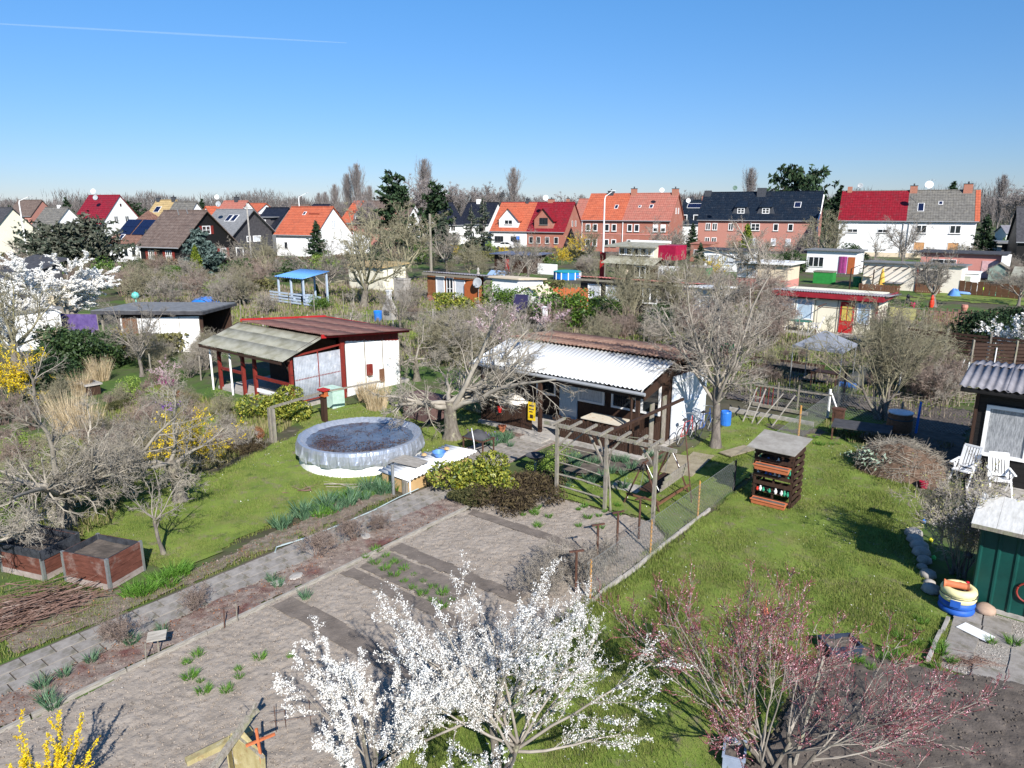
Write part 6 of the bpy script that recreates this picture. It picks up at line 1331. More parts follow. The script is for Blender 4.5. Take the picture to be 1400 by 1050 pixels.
# evergreen and leafy bushes by survey
for key, nm, lb, x, y, s in (('rhodo','rhododendron','round yellow tipped evergreen before the grey veranda',388,572,.92),('rhodo','aucuba_bush','yellow green bush between the path and the paved patio',660,672,.85),
      ('heath','heather','dark brown heather mound at the head of the vegetable bed',706,678,.95),('heathg','heather','green heather mound beside the yellow bucket',650,688,.62),('dark','evergreen_bush','dark evergreen behind the tall dry grass',95,510,1.3),('darkhi','evergreen_bush','dark evergreen left of the tall dry grass by the forsythia',66,540,1.05),
      ('laurel','laurel_bush','laurel before the black hut, left part',775,452,1.45),('laurel','laurel_bush','laurel under the white windows of the black hut',830,442,1.1),('laurel','laurel_bush','bright green bush before the white annex',690,430,1.15),('dark','evergreen_bush','dark bush between laurel and orange fence',752,440,1.1),
      ('darkhi','yew_bush','large clipped yew mound right of the woven screen fence, left part',1350,478,1.45),('darkhi','yew_bush','large clipped yew mound, right part behind the first',1378,462,1.3),('dark','evergreen_bush','dark green shrub right of the bare shrub tree',895,458,1.15),
      ('hedge','hedge','small clipped two tone hedge before the orange round topped panel',628,436,1.25),('fresh','spring_bush','light green bush below the tall dry grass path',178,548,.62),('fresh','spring_bush','bright green bush beside the cottage street, by the wooden mast',662,348,1.6),
      ('fresh','spring_bush','leafing bush right of the fir behind the white duplex',1378,345,1.6),('laurel','laurel_bush','green bush beside the blue pergola',440,425,.6),('dark','evergreen_bush','dark green bush behind the blue pergola',404,385,1.3),('thin','spring_bush','thinly leafed bush beside the left lawn corner',20,700,.9),
      ('russet','beech_bush','russet leaved bush before the brown board hut',640,440,.75),('dark','evergreen_bush','dark evergreen before the grey felt hut',145,500,1.0),('thin','spring_bush','thin green bush before the hut patio',760,640,.55),
      ('fresh','spring_bush','fresh green clump by the foot of the pergola',752,648,.42),('laurel','laurel_bush','green bush behind the summerhouse fence',845,398,.8)):
    bush(key, nm, lb, at(x, y), x*.3, s)
# leafing shrub beside the tyre planter
a_, b_, outer = woody(seed=401, h=2.2, stems=13, stem_spread=.36, trunk_h=.6, trunk_r=.022, limbs=3, n2=6, n3=6, n4=3, ang1=.35, wob=.10, l1=.70, l2=.45, l3=.5, l4=.5, up=.05, tw=.0045)
q = quads_at(along(outer, 2600, np.random.default_rng(5), jit=.012), .02, np.random.default_rng(6), aspect=1.3)
t = thing_at('currant_shrub', 'upright leafing shrub with yellow green buds above the tyre planter', 'bush', at(1306,785), 0, scale=1.0)
part('stems', mesh_np('stems', a_[0], a_[1], bk_grey), None, t); part('twigs', mesh_np('twigs', b_[0], b_[1], tw_grey), None, t); part('buds', mesh_np('buds', q[0], q[1], m_budgreen), None, t)

# --- the mass of leafless garden shrubs, each one its own, by zones of the survey
LAND = [(28,340,'pale grey house'),(115,330,'juniper'),(170,345,'white bungalow'),(232,350,'timber house'),(278,350,'blue spruce'),(345,340,'slim white mast'),(405,345,'orange cottage'),(435,340,'small dark fir'),(500,345,'orange dormer house'),
 (540,300,'tallest pine'),(590,340,'wooden mast'),(648,345,'thin spruces'),(697,340,'cross gabled duplex'),(730,355,'low hut with red door'),(788,350,'street forsythia'),(824,340,'tall street lamp'),(855,352,'two tier summerhouse'),(905,350,'raspberry red box'),(951,372,'low green shed'),(976,372,'round forsythia'),
 (1018,330,'pointed thuja'),(1040,380,'pink and beige hut'),(1110,372,'bright green box'),(1135,355,'striped curtain hut'),(1225,365,'white duplex'),(1235,385,'beige rendered hut'),(1300,360,'white end wall'),(1350,375,'sage green shed'),(1385,360,'long grey garages'),
 (413,395,'blue pergola'),(478,385,'beige hut'),(283,415,'blue tarpaulin'),(150,420,'grey felt roof'),(30,390,'ochre walled shed'),(80,400,'white blossom tree'),(539,395,'pale grey cabinet'),(533,425,'white garden fireplace'),(517,435,'bright blue tub'),(620,405,'brown board hut'),(680,410,'white annex'),(720,415,'small white store'),
 (777,382,'bright blue pool'),(850,405,'black hut'),(910,410,'white lean-to'),(745,445,'bulging stone fireplace'),(665,370,'small greenhouse'),(1130,430,'red fascia hut'),(1190,430,'hanging yellow cloth'),(1147,465,'tent canopy'),(1300,500,'woven screen'),(1360,470,'clipped yew'),(1205,520,'hazel tree'),
 (420,470,'dull red roof'),(670,470,'pink flowering tree'),(600,480,'large apple tree'),(820,480,'white corrugated roof'),(975,450,'tree at the dark hut'),(220,460,'white side wall'),(110,450,'purple tarpaulin'),(22,520,'left edge forsythia'),(100,560,'tall dry grass'),(122,525,'brick fire table'),(180,600,'pale plank bed'),(95,680,'raised bed tree'),(262,610,'tangled forsythia'),(1277,400,'yellowish bare tree'),(1352,404,'teal sheet'),(1290,425,'stake fence')]
SEENL = {}
KEYN = {'shrub_a': 'grey', 'shrub_b': 'reddish', 'shrub_c': 'olive'}
ORD = ['', 'second', 'third', 'fourth', 'fifth', 'sixth', 'seventh', 'eighth', 'ninth', 'tenth', 'eleventh', 'twelfth']
def shrubzone(label, group, pts_poly, n, keys, s0, s1, seed, avoid=()):
    r = random.Random(seed); xs = [p[0] for p in pts_poly]; ys = [p[1] for p in pts_poly]; k = 0; tries = 0
    while k < n and tries < n*40:
        tries += 1; x = r.uniform(min(xs), max(xs)); y = r.uniform(min(ys), max(ys))
        if not inside(np.array([x]), np.array([y]), pts_poly)[0]: continue
        if any(a <= x <= c and b <= y <= d for a, b, c, d in avoid): continue
        key = r.choice(keys); s_ = r.uniform(s0, s1); L_ = min(LAND, key=lambda q: (q[0]-x)**2+((q[1]-y)*2.2)**2)
        side = ('left of' if x < L_[0]-14 else 'right of' if x > L_[0]+14 else 'behind' if y < L_[1] else 'in front of'); dep = 'farther' if y < L_[1] else 'nearer'
        size = 'low' if s_ < s0+(s1-s0)*.33 else 'medium' if s_ < s0+(s1-s0)*.67 else 'tall'
        base = '%s %s bare shrub %s %s' % (size, KEYN[key], side, L_[2]) + ((', %s side' % dep) if 'of' in side and side != 'in front of' else '')
        c_ = SEENL.get(base, 0); SEENL[base] = c_+1; lb = base if c_ == 0 else '%s %s' % (ORD[min(c_, 11)], base)
        tree(key, 'bare_shrub', lb, at(x, y), r.uniform(0, 6.28), s_, group, cat='shrub'); k += 1
AV = [(575,400,705,442),(785,415,940,440),(1055,430,1215,470),(380,395,460,425),(505,425,530,445),(1170,385,1350,430),(1000,378,1100,395),(270,470,560,560),(180,440,280,500)]
G1 = 'leafless shrubs filling the far gardens'
shrubzone('leafless shrub in the thicket of the far gardens before the houses', G1, [(0,352),(600,345),(950,350),(1000,372),(560,378),(0,392)], 60, ['shrub_a','shrub_b','shrub_c'], .65, 1.3, 1, AV)
shrubzone('leafless shrub in the thicket of the far gardens before the houses', G1, [(620,338),(960,340),(1400,352),(1400,366),(960,360),(620,352)], 26, ['shrub_a','shrub_b','shrub_c'], .7, 1.3, 12, AV)
shrubzone('leafless shrub in the gardens between grey felt roof and blue pergola', 'leafless shrubs between the left huts', [(0,392),(380,385),(380,432),(300,425),(100,405),(0,410)], 30, ['shrub_a','shrub_c','shrub_b'], .9, 1.5, 2, AV)
shrubzone('leafless grey shrub in the tangle right of the dull red roof', 'leafless shrubs behind the pool garden', [(565,470),(700,450),(720,478),(640,500),(575,510)], 10, ['shrub_a','shrub_c'], .7, 1.1, 3)
shrubzone('leafless reddish shrub between the black hut and the red fascia hut', 'reddish bare shrubs left of the red fascia hut', [(915,395),(1052,395),(1052,470),(1000,500),(940,480),(915,440)], 24, ['shrub_b','shrub_b','shrub_a'], .95, 1.5, 4)
shrubzone('leafless shrub among the tent canopy beds and the woven screen', 'bare shrubs before the woven screen fence', [(1190,450),(1330,480),(1300,560),(1230,540),(1160,480)], 13, ['shrub_b','shrub_a','shrub_c'], .7, 1.25, 5)
shrubzone('leafless shrub in the wild left border below the dark evergreens', 'bare shrubs of the wild left border', [(0,560),(110,560),(230,560),(240,620),(100,700),(0,720)], 20, ['shrub_a','shrub_c','shrub_b'], .35, .75, 6)
shrubzone('', 'low bare plants between dry grass and veranda hut', [(150,530),(280,530),(300,560),(350,600),(330,640),(250,620),(160,600)], 22, ['shrub_a','shrub_c','shrub_b'], .22, .5, 16)
shrubzone('', 'low bare plants between dry grass and veranda hut', [(300,470),(180,500),(160,540),(280,530)], 10, ['shrub_a','shrub_c'], .3, .6, 17)
shrubzone('', 'bare plants of the beds round the tent canopy', [(1020,470),(1100,480),(1230,470),(1240,540),(1100,530),(1010,520)], 16, ['shrub_a','shrub_c','shrub_b'], .2, .5, 18)
shrubzone('leafless shrub before the white side wall and purple tarpaulin', 'bare shrubs before the grey felt roofed hut', [(110,480),(290,480),(280,520),(120,520)], 11, ['shrub_a','shrub_c'], .6, .95, 7)
shrubzone('small bare rose bush in the mulch strip along the paved path', 'rose bushes along the path', [(0,0)]*3, 0, ['shrub_b'], .3, .4, 8)
shrubzone('leafless shrub beyond the stake fence on the far right', 'bare shrubs on the far right', [(1180,372),(1400,365),(1400,405),(1340,398),(1200,400)], 12, ['shrub_a','shrub_b'], .8, 1.3, 9, AV)
shrubzone('leafless twiggy shrub along the wire fence behind the garden fireplace', 'bare shrubs along the wire fence', [(540,405),(780,450),(900,470),(880,482),(700,465),(540,440)], 16, ['shrub_a','shrub_c','shrub_b'], .6, 1.1, 10, AV)
for i, (x, y, s, lb) in enumerate(((170,880,.36,'brown rose bush in the mulch between path and board edge, beside the name board'),(264,835,.30,'rose bush with dark shoots right of the tallest path side rose'),(435,765,.42,'thin rose bush halfway along the path side strip'),(485,740,.38,'rose bush between path and dug bed, near the upper end'),(520,725,.30,'low rose bush nearest the yellow bucket'))):
    tree('shrub_b', 'rose_bush', lb, at(x, y), i*1.7, s, cat='bush')
# poor soil scrub bushes in front of the fence
for i, (x, y, s) in enumerate(((760,790,.5),(800,800,.45),(835,775,.4),(735,815,.45))):
    tree('shrub_a', 'currant_bush', ('bare currant bush by the iron T posts, leftmost','bare currant bush by the iron T posts, second','bare currant bush nearest the orange fence stake','bare currant bush behind the white blossom, nearest the viewer')[i], at(x, y), i*2.1, s, cat='bush')

for i, (x, y, k, s, lb) in enumerate(((300,545,'thin',.35,'small leafing bush at the veranda hut corner'),(330,560,'fresh',.3,'small fresh bush left of the round yellow tipped evergreen'),(205,555,'thin',.5,'thinly leafed bush right of the light green bush'),(160,560,'heathg',.5,'low heather mound by the dry grass'),(355,600,'russet',.32,'russet low bush left of the washing frame'),(330,615,'heath',.5,'brown heather patch before the washing frame'),
      (285,590,'thin',.4,'thin green bush behind the tangled forsythia'),(245,545,'russet',.3,'small russet bush before the veranda hut'),(150,640,'thin',.5,'thin green bush by the pale plank bed'),(30,620,'fresh',.45,'fresh green bush low at the left edge'),(70,640,'thin',.6,'thinly leafed bush in the left border tangle'),(1190,500,'thin',.5,'thin green bush under the hazel tree'),(1100,490,'fresh',.3,'small green bush left of the tent canopy'),(1020,505,'thin',.5,'thin green bush left of the long plank bed'))):
    bush(k, 'garden_bush', lb, at(x, y), i*1.3, s)
ftree('almond', 'rhododendron', 'magenta flowering shrub before the left end of the veranda hut', at(228,528), 0, .42, cat='bush')
mg = link(bpy.data.objects.new('flower_heap', BUSH['thin'][0].copy())); mg.data.materials[0] = mat('magenta azalea petals', (.28,.02,.16), c2=(.45,.06,.28), rough=.7, island=True); mg.location = at(226,530); mg.scale = (.5,.5,.4); mg['label'] = 'low magenta azalea left of the grey veranda roof'; mg['category'] = 'bush'
for i, (x, y, h) in enumerate(((504,470,2.0),(470,425,1.6),(430,430,1.6),(560,430,1.5),(640,455,1.4),(725,430,1.8),(752,425,1.5),(905,415,2.0),(1000,425,1.7),(1040,440,1.5),(1090,470,1.5),(1180,470,1.4),(1245,500,1.6),(1260,455,1.5),(330,440,1.6),(300,400,1.8),(208,520,1.3),(275,520,1.2),(30,470,1.6),(880,470,1.4),(690,470,1.3),(610,470,1.2))):
    L_ = min(LAND, key=lambda q: (q[0]-x)**2+((q[1]-y)*2.2)**2)
    solo('garden_post', '%s pale wooden post %s the %s' % (('tall','short','weathered','slim')[i % 4], 'left of' if x < L_[0] else 'right of', L_[2]), 'post', MB().tube([(0,0,0),(.03*(i%3-1),0,h)], .035, 6), m_greywood, at(x, y), 0)
# --- tall dry ornamental grasses and leafy clumps made of blades
def blades(seed, n, h, w, spread, lean=.35, segs=3, r0=.1):
    rng = np.random.default_rng(seed); a = rng.random(n)*6.283; r = r0*np.sqrt(rng.random(n)); O = np.stack([r*np.cos(a), r*np.sin(a), np.zeros(n)], 1)
    D = _nrm(np.stack([np.cos(a)*spread*rng.random(n), np.sin(a)*spread*rng.random(n), np.ones(n)], 1)+rng.normal(size=(n,3))*.06); L = h*(.6+.5*rng.random(n)); side = _nrm(np.cross(D, rng.normal(size=(n,3))))
    V = []; p = O; d = D; ws = np.linspace(1, .15, segs+1)
    for i in range(segs+1):
        V += [p-side*w*ws[i]/2, p+side*w*ws[i]/2]; p = p+d*(L/segs)[:,None]; d = _nrm(d+np.stack([np.cos(a)*lean, np.sin(a)*lean, -.25*lean*np.ones(n)], 1)/segs)
    V = np.stack(V, 1); m_ = 2*(segs+1); F = np.concatenate([np.arange(n)[:,None]*m_ + np.array([[2*i, 2*i+1, 2*i+3, 2*i+2]]) for i in range(segs)])
    return V.reshape(-1,3), F
m_dry = mat('dry straw grass', (.42,.32,.18), c2=(.66,.54,.36), rough=.8, island=True, trans=.2)
m_bulb = mat('blue green bulb leaves', (.05,.12,.06), c2=(.14,.24,.13), rough=.6, island=True, trans=.15)
m_green = mat('bright green blades', (.06,.16,.015), c2=(.14,.28,.04), rough=.6, island=True, trans=.2)
drym = mesh_np('blades', *blades(501, 420, 1.55, .022, .35, .2, 3, .5), m_dry)
for i, (x, y, s, lb) in enumerate(((98,592,1.0,'tall straw coloured dry grass clump, left of two at the wild border'),(118,598,.9,'straw coloured dry grass clump right beside the tallest'),(138,520,.75,'straw coloured dry grass behind the fire bowl table'),(515,560,.8,'dry straw plant stalks behind the round pool, left'),(502,548,.7,'dry straw stalks at the white hut wall'),(112,540,.7,'dry grass left of the brick fire table'))):
    solo('dry_grass_clump', lb, 'ornamental grass', drym, None, at(x, y), i, scale=s)
bulbm = mesh_np('leaves', *blades(503, 70, .36, .022, .7, .6, 3, .13), m_bulb); greenm = mesh_np('leaves', *blades(505, 90, .22, .016, .9, .7, 3, .14), m_green)
r_ = random.Random(9)
ORDL = 'first second third fourth fifth sixth seventh eighth ninth tenth eleventh twelfth thirteenth fourteenth fifteenth sixteenth seventeenth eighteenth nineteenth twentieth'.split(); ORDL += ['twenty-'+w for w in ORDL[:9]]
def clumps(label, group, me, pts, s0, s1, name='leaf_clump', cat='plant'):
    for k_, (x, y) in enumerate(pts): solo(name, (label % ORDL[k_]) if '%' in label else label, cat, me, None, at(x, y, .03), r_.uniform(0,6), group, scale=r_.uniform(s0, s1))
clumps('%s blue green bulb clump from the left in the border between lawn and path', 'bulb clumps beside the path', bulbm, [(380+i*9+r_.uniform(-5,5), 722-i*3.2+r_.uniform(-9,7)) for i in range(20)], .8, 1.4, 'bulb_clump')
clumps('%s bright green leafy clump from the left, border between lawn and path', 'green clumps beside the path', greenm, [(430+i*8+r_.uniform(-5,5), 702-i*3+r_.uniform(-9,9)) for i in range(16)]+[(175+i*7+r_.uniform(-5,5), 815-i*2.6+r_.uniform(-7,7)) for i in range(12)], .8, 1.5, 'green_clump')
clumps('blue green bulb clump in the bed before the picket veranda', 'bulb clumps before the white roofed hut', bulbm, [(r_.uniform(775,905), r_.uniform(622,668)) for i in range(34)]+[(r_.uniform(655,712), r_.uniform(596,612)) for i in range(14)], .55, 1.0, 'bulb_clump')
clumps('small green seedling clump in the dug vegetable bed', 'seedling clumps in the vegetable bed', greenm, [(r_.uniform(710,850), r_.uniform(690,725)) for i in range(16)]+[(500+i*13+(j*14), 762+i*8.5-j*9) for i in range(9) for j in range(2)]+[(r_.uniform(255,330), r_.uniform(895,955)) for i in range(7)]+[(355,900),(398,898),(310,945)], .35, .8, 'seedling')
clumps('grey green tulip clump in the mulch strip by the path', 'tulip clumps beside the path', bulbm, [(57,940),(88,925),(62,960),(72,968),(125,905),(222,865),(180,880),(372,795),(380,802),(418,818)], .5, .8, 'tulip_clump')
clumps('low green weed clump along the terrace and wire fence foot', 'weed clumps on the right', greenm, [(r_.uniform(1170,1290), r_.uniform(840,915)) for i in range(16)]+[(1355,878),(1385,880),(1300,905),(1230,905)]+[(1130+r_.uniform(-20,40),r_.uniform(590,612)) for i in range(8)], .4, .9, 'weed_clump')
m_purple = mat('purple petals', (.16,.05,.40), c2=(.30,.10,.55), rough=.7, island=True)
cr = quads_at(np.random.default_rng(3).normal(size=(260,3))*np.array([.35,.2,.02])+np.array([0,0,.12]), .03, np.random.default_rng(4)); crm = mesh_np('petals', cr[0], cr[1], m_purple)
solo('crocus_patch', 'purple crocus patch in the bed before the picket veranda', 'flowers', crm, None, at(662,600), GA); solo('crocus_patch', 'purple crocus patch near the pale raised bed', 'flowers', crm, None, at(222,560), GA, scale=1.4)

# --- lawns: blades, daisies, weeds
def scatter(poly, dens, seed, vmax=None):
    r = np.random.default_rng(seed); xs = [p[0] for p in poly]; ys = [p[1] for p in poly]; A_ = (max(xs)-min(xs))*(max(ys)-min(ys)); n = int(A_*dens)
    U = r.uniform(min(xs), max(xs), n); V = r.uniform(min(ys), max(ys), n); k = inside(U, V, poly); U, V = U[k], V[k]
    return np.stack([U*cg-V*sg, U*sg+V*cg, np.full(len(U), .02)], 1), U, V, r
m_blade = mat('lawn blades', (.095,.145,.022), c2=(.245,.275,.07), rough=.85, scale=.9, island=True, trans=.15)
m_blade2 = mat('dry lawn blades', (.14,.13,.05), c2=(.24,.21,.10), rough=.8, scale=.9, island=True)
def lawn_blades(name, poly, dens, seed, h=.055, w=.013, m=m_blade, fade=True):
    Pn, U, V, r = scatter(poly, dens, seed)
    if fade: D = Pn[:,1]; k = r.random(len(D)) < np.clip(13.0/np.maximum(D, 1), 0, 1)**1.5; Pn, U, V = Pn[k], U[k], V[k]
    cl = fbm(U*1.4, V*1.4, seed, 3); k = r.random(len(U)) < np.clip((cl-.28)*2.6, .15, 1); Pn = Pn[k]; n = len(Pn); cl = cl[k]
    a = r.random(n)*6.283; s = np.stack([np.cos(a), np.sin(a), np.zeros(n)], 1)*w/2*(1+np.maximum(0, Pn[:,1:2]/18-1)); t_ = r.normal(size=(n,3))*.018; t_[:,2] = h*(.5+.8*r.random(n))*(.6+cl)
    Vv = np.stack([Pn-s-[0,0,.02], Pn+s-[0,0,.02], Pn+t_], 1).reshape(-1,3)
    struct(name, mesh_np(name, Vv, np.arange(n*3).reshape(-1,3), m), kind='stuff')
lawn_blades('lawn_grass', LAWN_R, 3000, 601); lawn_blades('lawn_grass', LAWN_L, 2200, 603); lawn_blades('lawn_grass', LAWN_M, 2200, 605)
lawn_blades('dry_grass', LAWN_R, 420, 607, m=m_blade2); lawn_blades('dry_grass', LAWN_L, 300, 609, m=m_blade2)
lawn_blades('grass_tufts', LAWN_R, 300, 608, h=.08, w=.016); lawn_blades('grass_tufts', LAWN_L, 200, 610, h=.08, w=.016)
PE = [(-15.9,1.2),(-14.3,1.2),(-14.3,13),(-14.5,13),(-14.7,8.5),(-14.8,6.5)]; lawn_blades('edge_grass', PE, 900, 671, h=.07); lawn_blades('edge_grass', PE, 500, 673, h=.07, m=m_blade2); lawn_blades('edge_grass', [(-21,1),(-15.7,1),(-15.4,5.6),(-17,5.2),(-18.6,6.2),(-21.5,6)], 500, 675, h=.09)
EDGE_R = [(-7.25,1.5),(-6.6,1.5),(-6.6,17),(-7.2,17)]; lawn_blades('edge_grass', EDGE_R, 1500, 611, h=.10)
WILD = [(-28,8),(-18.5,5),(-18.8,7),(-22,9.4),(-20.5,11),(-21.5,13),(-23,16),(-26,15.5),(-33,15)]; lawn_blades('rough_grass', WILD, 260, 613, h=.16, w=.03, m=m_blade2, fade=False); lawn_blades('rough_grass', WILD, 200, 615, h=.14, w=.03, fade=False)
WILD2 = [(-7,28.5),(-2.5,28),(-3,24.5),(-5,25.5),(-6.7,27.5)]; lawn_blades('rough_grass', WILD2, 200, 617, h=.12, w=.03, m=m_blade2, fade=False)
FARW = [(-45,20),(-30,26),(-17,27),(-7,32),(0,30),(8,40),(2,60),(-20,70),(-60,60),(-70,30)]; m_brush = mat('dead garden stalks', (.13,.105,.075), c2=(.30,.25,.19), rough=.95, island=True)
lawn_blades('far_undergrowth', FARW, 34, 619, h=.30, w=.022, m=m_brush, fade=False); lawn_blades('far_undergrowth', FARW, 60, 621, h=.11, w=.045, fade=False)
def specks(name, label, poly, dens, seed, size, m, z=.05):
    Pn, U, V, r = scatter(poly, dens, seed); cl = fbm(U*.5, V*.5, seed, 2); Pn = Pn[cl > .5]; Pn[:,2] = z
    q = quads_at(Pn, size, r, bias=np.array([0,0,3.])); struct(name, mesh_np(name, q[0], q[1], m), kind='stuff')
specks('daisies', '', LAWN_R, 5, 631, .018, m_white_b, .055); specks('daisies', '', LAWN_L, 6, 633, .02, m_white_b, .055); specks('daisies', '', LAWN_M, 5, 635, .02, m_white_b, .055)
specks('fallen_petals', '', BED, 3, 637, .012, m_white_b, .09); specks('fallen_petals', '', LAWN_R, 4, 639, .011, m_white_b, .055)
specks('dead_leaves', '', FLOWERBED, 90, 641, .022, m_beech, .06); specks('dead_leaves', '', FLOWERBED2, 60, 643, .022, m_beech, .06)
m_stone = mat('small stones', (.25,.22,.19), c2=(.45,.41,.37), rough=.9, island=True)
def clods(name, poly, dens, seed, s, m, z):
    Pn, U, V, r = scatter(poly, dens, seed); n = len(Pn); Pn[:,2] = z; sz = s*(.3+r.random(n)**2.5*1.2)
    o = np.array([[1,0,0],[-1,0,0],[0,1,0],[0,-1,0],[0,0,.8],[0,0,-.8]]); V_ = Pn[:,None,:] + o[None]*sz[:,None,None]*(.6+.8*r.random((n,6,1)))
    f = np.array([[0,2,4],[2,1,4],[1,3,4],[3,0,4],[2,0,5],[1,2,5],[3,1,5],[0,3,5]]); F = (np.arange(n)*6)[:,None,None]+f[None]
    struct(name, mesh_np(name, V_.reshape(-1,3), F.reshape(-1,3), m), kind='stuff')
clods('soil_clods', BED, 380, 651, .015, m_clod, .032); clods('soil_clods', SOIL2, 220, 653, .026, m_soild, .035); clods('mulch_bits', FLOWERBED, 200, 655, .022, m_mulch, .045); clods('mulch_bits', FLOWERBED2, 160, 657, .022, m_mulch, .04)
clods('pebbles', [(-1.0,13.65),(2.6,13.65),(2.6,16.25),(-.75,16.25)], 500, 659, .016, m_stone, .012)

# --- the wooded horizon beyond the last houses
m_horizon = mat('far bare woods', (.085,.075,.07), c2=(.17,.15,.14), rough=.95, island=True)
def treeline(name, D, x0, x1, h0, h1, n, seed, size=.8):
    r = np.random.default_rng(seed); X = r.uniform(x0, x1, n); hh = (h0+(h1-h0)*fbm(X/35, X*0+seed, seed, 4))*(.55+.75*vnoise(X/5.5, X*0, seed+3)); Z = hh*r.random(n)**.6
    c = np.stack([X, D+r.normal(size=n)*14, Z], 1); a = r.random(n)*6.283; s = np.stack([np.cos(a), np.sin(a), 0*a], 1)*(size*.10*(.5+r.random(n)))[:,None]; u = np.stack([r.normal(size=n)*.35, r.normal(size=n)*.3, np.ones(n)], 1)*(size*(.6+r.random(n)))[:,None]
    V = np.stack([c-s-u, c+s-u, c+s*.3+u, c-s*.3+u], 1); struct(name, mesh_np(name, V.reshape(-1,3), np.arange(n*4).reshape(-1,4), m_horizon), kind='stuff')
treeline('distant_woods', 420, -420, 420, 7, 15, 60000, 701, 1.1); treeline('distant_woods', 330, 150, 330, 8, 20, 24000, 703, 1.0); treeline('distant_woods', 700, -700, 700, 10, 24, 60000, 705, 2.0)
# hedges and undergrowth strips between the far gardens, each a hedge of its own
def hedge_strip(label, x0, y0, x1, y1, h, d, m, leaf, n, seed, name='hedge'):
    A, B = at(x0, y0), at(x1, y1); Lg = (B-A).length; r = np.random.default_rng(seed); X = r.uniform(0, Lg, n); Y = r.normal(size=n)*d*.3; top = h*(.75+.45*fbm(X*.6, X*0, seed, 3)); Z = top*np.sqrt(r.random(n))
    q = quads_at(np.stack([X, Y, Z], 1), leaf, r, aspect=1.2); t = thing_at(name, label, 'hedge', A, math.atan2((B-A).y, (B-A).x)); part('foliage', mesh_np('foliage', q[0], q[1], m), None, t)
m_hbrown = mat('brown hedge twigs', (.10,.07,.045), c2=(.22,.16,.11), rough=.9, island=True); m_holive = mat('olive hedge twigs', (.07,.07,.025), c2=(.17,.16,.06), rough=.9, island=True)
for i, (a, b, c, d, h, m_, lb) in enumerate(((170,372,450,368,1.6,m_hbrown,'brown clipped hedge before the black timber house'),(455,362,600,356,1.4,m_hbrown,'brown hedge behind the largest orchard tree'),(620,360,690,357,1.5,m_holive,'olive hedge left of the small greenhouse'),(0,360,170,352,1.5,m_holive,'olive hedge at the far left below the pale houses'),
      (190,392,378,402,1.3,m_holive,'olive hedge between the grey felt roof and the blue pergola'),(700,352,800,356,1.4,m_holive,'hedge on the street before the cross gabled duplex'),(930,352,1000,356,1.3,m_holive,'hedge before the brick duplex gardens'),(1180,372,1260,374,1.0,m_hbrown,'low brown hedge before the white duplex'),
      (1345,350,1400,354,1.4,m_hbrown,'reddish hedge before the long grey garages'),(660,392,770,402,1.2,m_holive,'olive hedge behind the small white pitched store'),(60,478,160,492,1.3,m_dkleaf,'dark hedge below the purple tarpaulin'),(165,492,262,478,1.2,m_holive,'thin olive hedge along the white side wall'))):
    hedge_strip(lb, a, b, c, d, h, 1.1, m_, .12, 2600, 800+i)
# ================================================================ THINGS IN THE GARDENS
# --- round pool under its silver cover
m_cover = mat('silver pool cover', (.38,.42,.48), c2=(.52,.55,.60), rough=.30, scale=5, metal=.55, bump=.02, bscale=9, stretch=(2,2,.6))
m_coverin = mat('wet blue grey pool cover', (.075,.095,.13), c2=(.15,.18,.23), rough=.16, scale=1.6, patch=[((.075,.045,.035), 1.1, .50, .60)], bump=.01, bscale=8, spec=.6)
pc_ = at(484,600); PC = Vector((-4.98,22.45,0))
pl = thing_at('round_pool', 'round white above ground pool under a crinkled silver cover with wet leaves on it', 'pool', PC, .3)
part('wall', MB().lathe([(1.93,0),(1.97,.02),(1.97,.3),(1.95,.56),(1.90,.57)], 72), m_whitewall, pl, smooth=False)
r_p = random.Random(4); K = 220; V = []; F = []
rows = [(2.035,.34,.030),(2.05,.44,.05),(2.04,.55,.035),(2.02,.70,.016),(1.99,.80,.010),(1.90,.815,.006),(1.80,.74,.02),(1.70,.66,.02)]
ph = [r_p.uniform(0,6.28) for _ in range(12)]; fr = [r_p.randint(9,70) for _ in range(12)]
for ri, (R_, z, am) in enumerate(rows):
    for k in range(K):
        a = 2*math.pi*k/K; w_ = sum(math.sin(fr[j]*a+ph[j]+ri*.35*((j % 3)-1)) for j in range(12))/5
        V.append(((R_+1.5*am*w_)*math.cos(a+.012*math.sin(37*a+ri)), (R_+1.5*am*w_)*math.sin(a+.012*math.sin(37*a+ri)), z+(.035*math.sin(13*a+2)+.03*w_ if ri == 0 else (.02*w_ if ri < 3 else .006*w_))))
for ri in range(len(rows)-1):
    for k in range(K): F.append((ri*K+k, ri*K+(k+1)%K, (ri+1)*K+(k+1)%K, (ri+1)*K+k))
part('cover_skirt', MB().add(V, F), m_cover, pl, smooth=False)
V = []; F = []; NR = 30
for i in range(NR+1):
    for k in range(96):
        a = 2*math.pi*k/96; r0 = 1.74*i/NR; V.append((r0*math.cos(a), r0*math.sin(a), .60+.07*(i/NR)**4+.02*float(fbm(np.array([r0*math.cos(a)*1.6]), np.array([r0*math.sin(a)*1.6]), 3, 3)[0])))
for i in range(NR):
    for k in range(96): F.append((i*96+k, i*96+(k+1)%96, (i+1)*96+(k+1)%96, (i+1)*96+k))
part('cover_top', MB().add(V, F), m_coverin, pl, smooth=True)
r2 = np.random.default_rng(8); n = 2600; a = r2.random(n)*6.283; rr_ = 1.66*np.sqrt(r2.random(n)); X = rr_*np.cos(a); Y = rr_*np.sin(a); dn = fbm(X*1.1+4, Y*1.1, 17, 3); k_ = (dn > .53) | (r2.random(n) < .12)
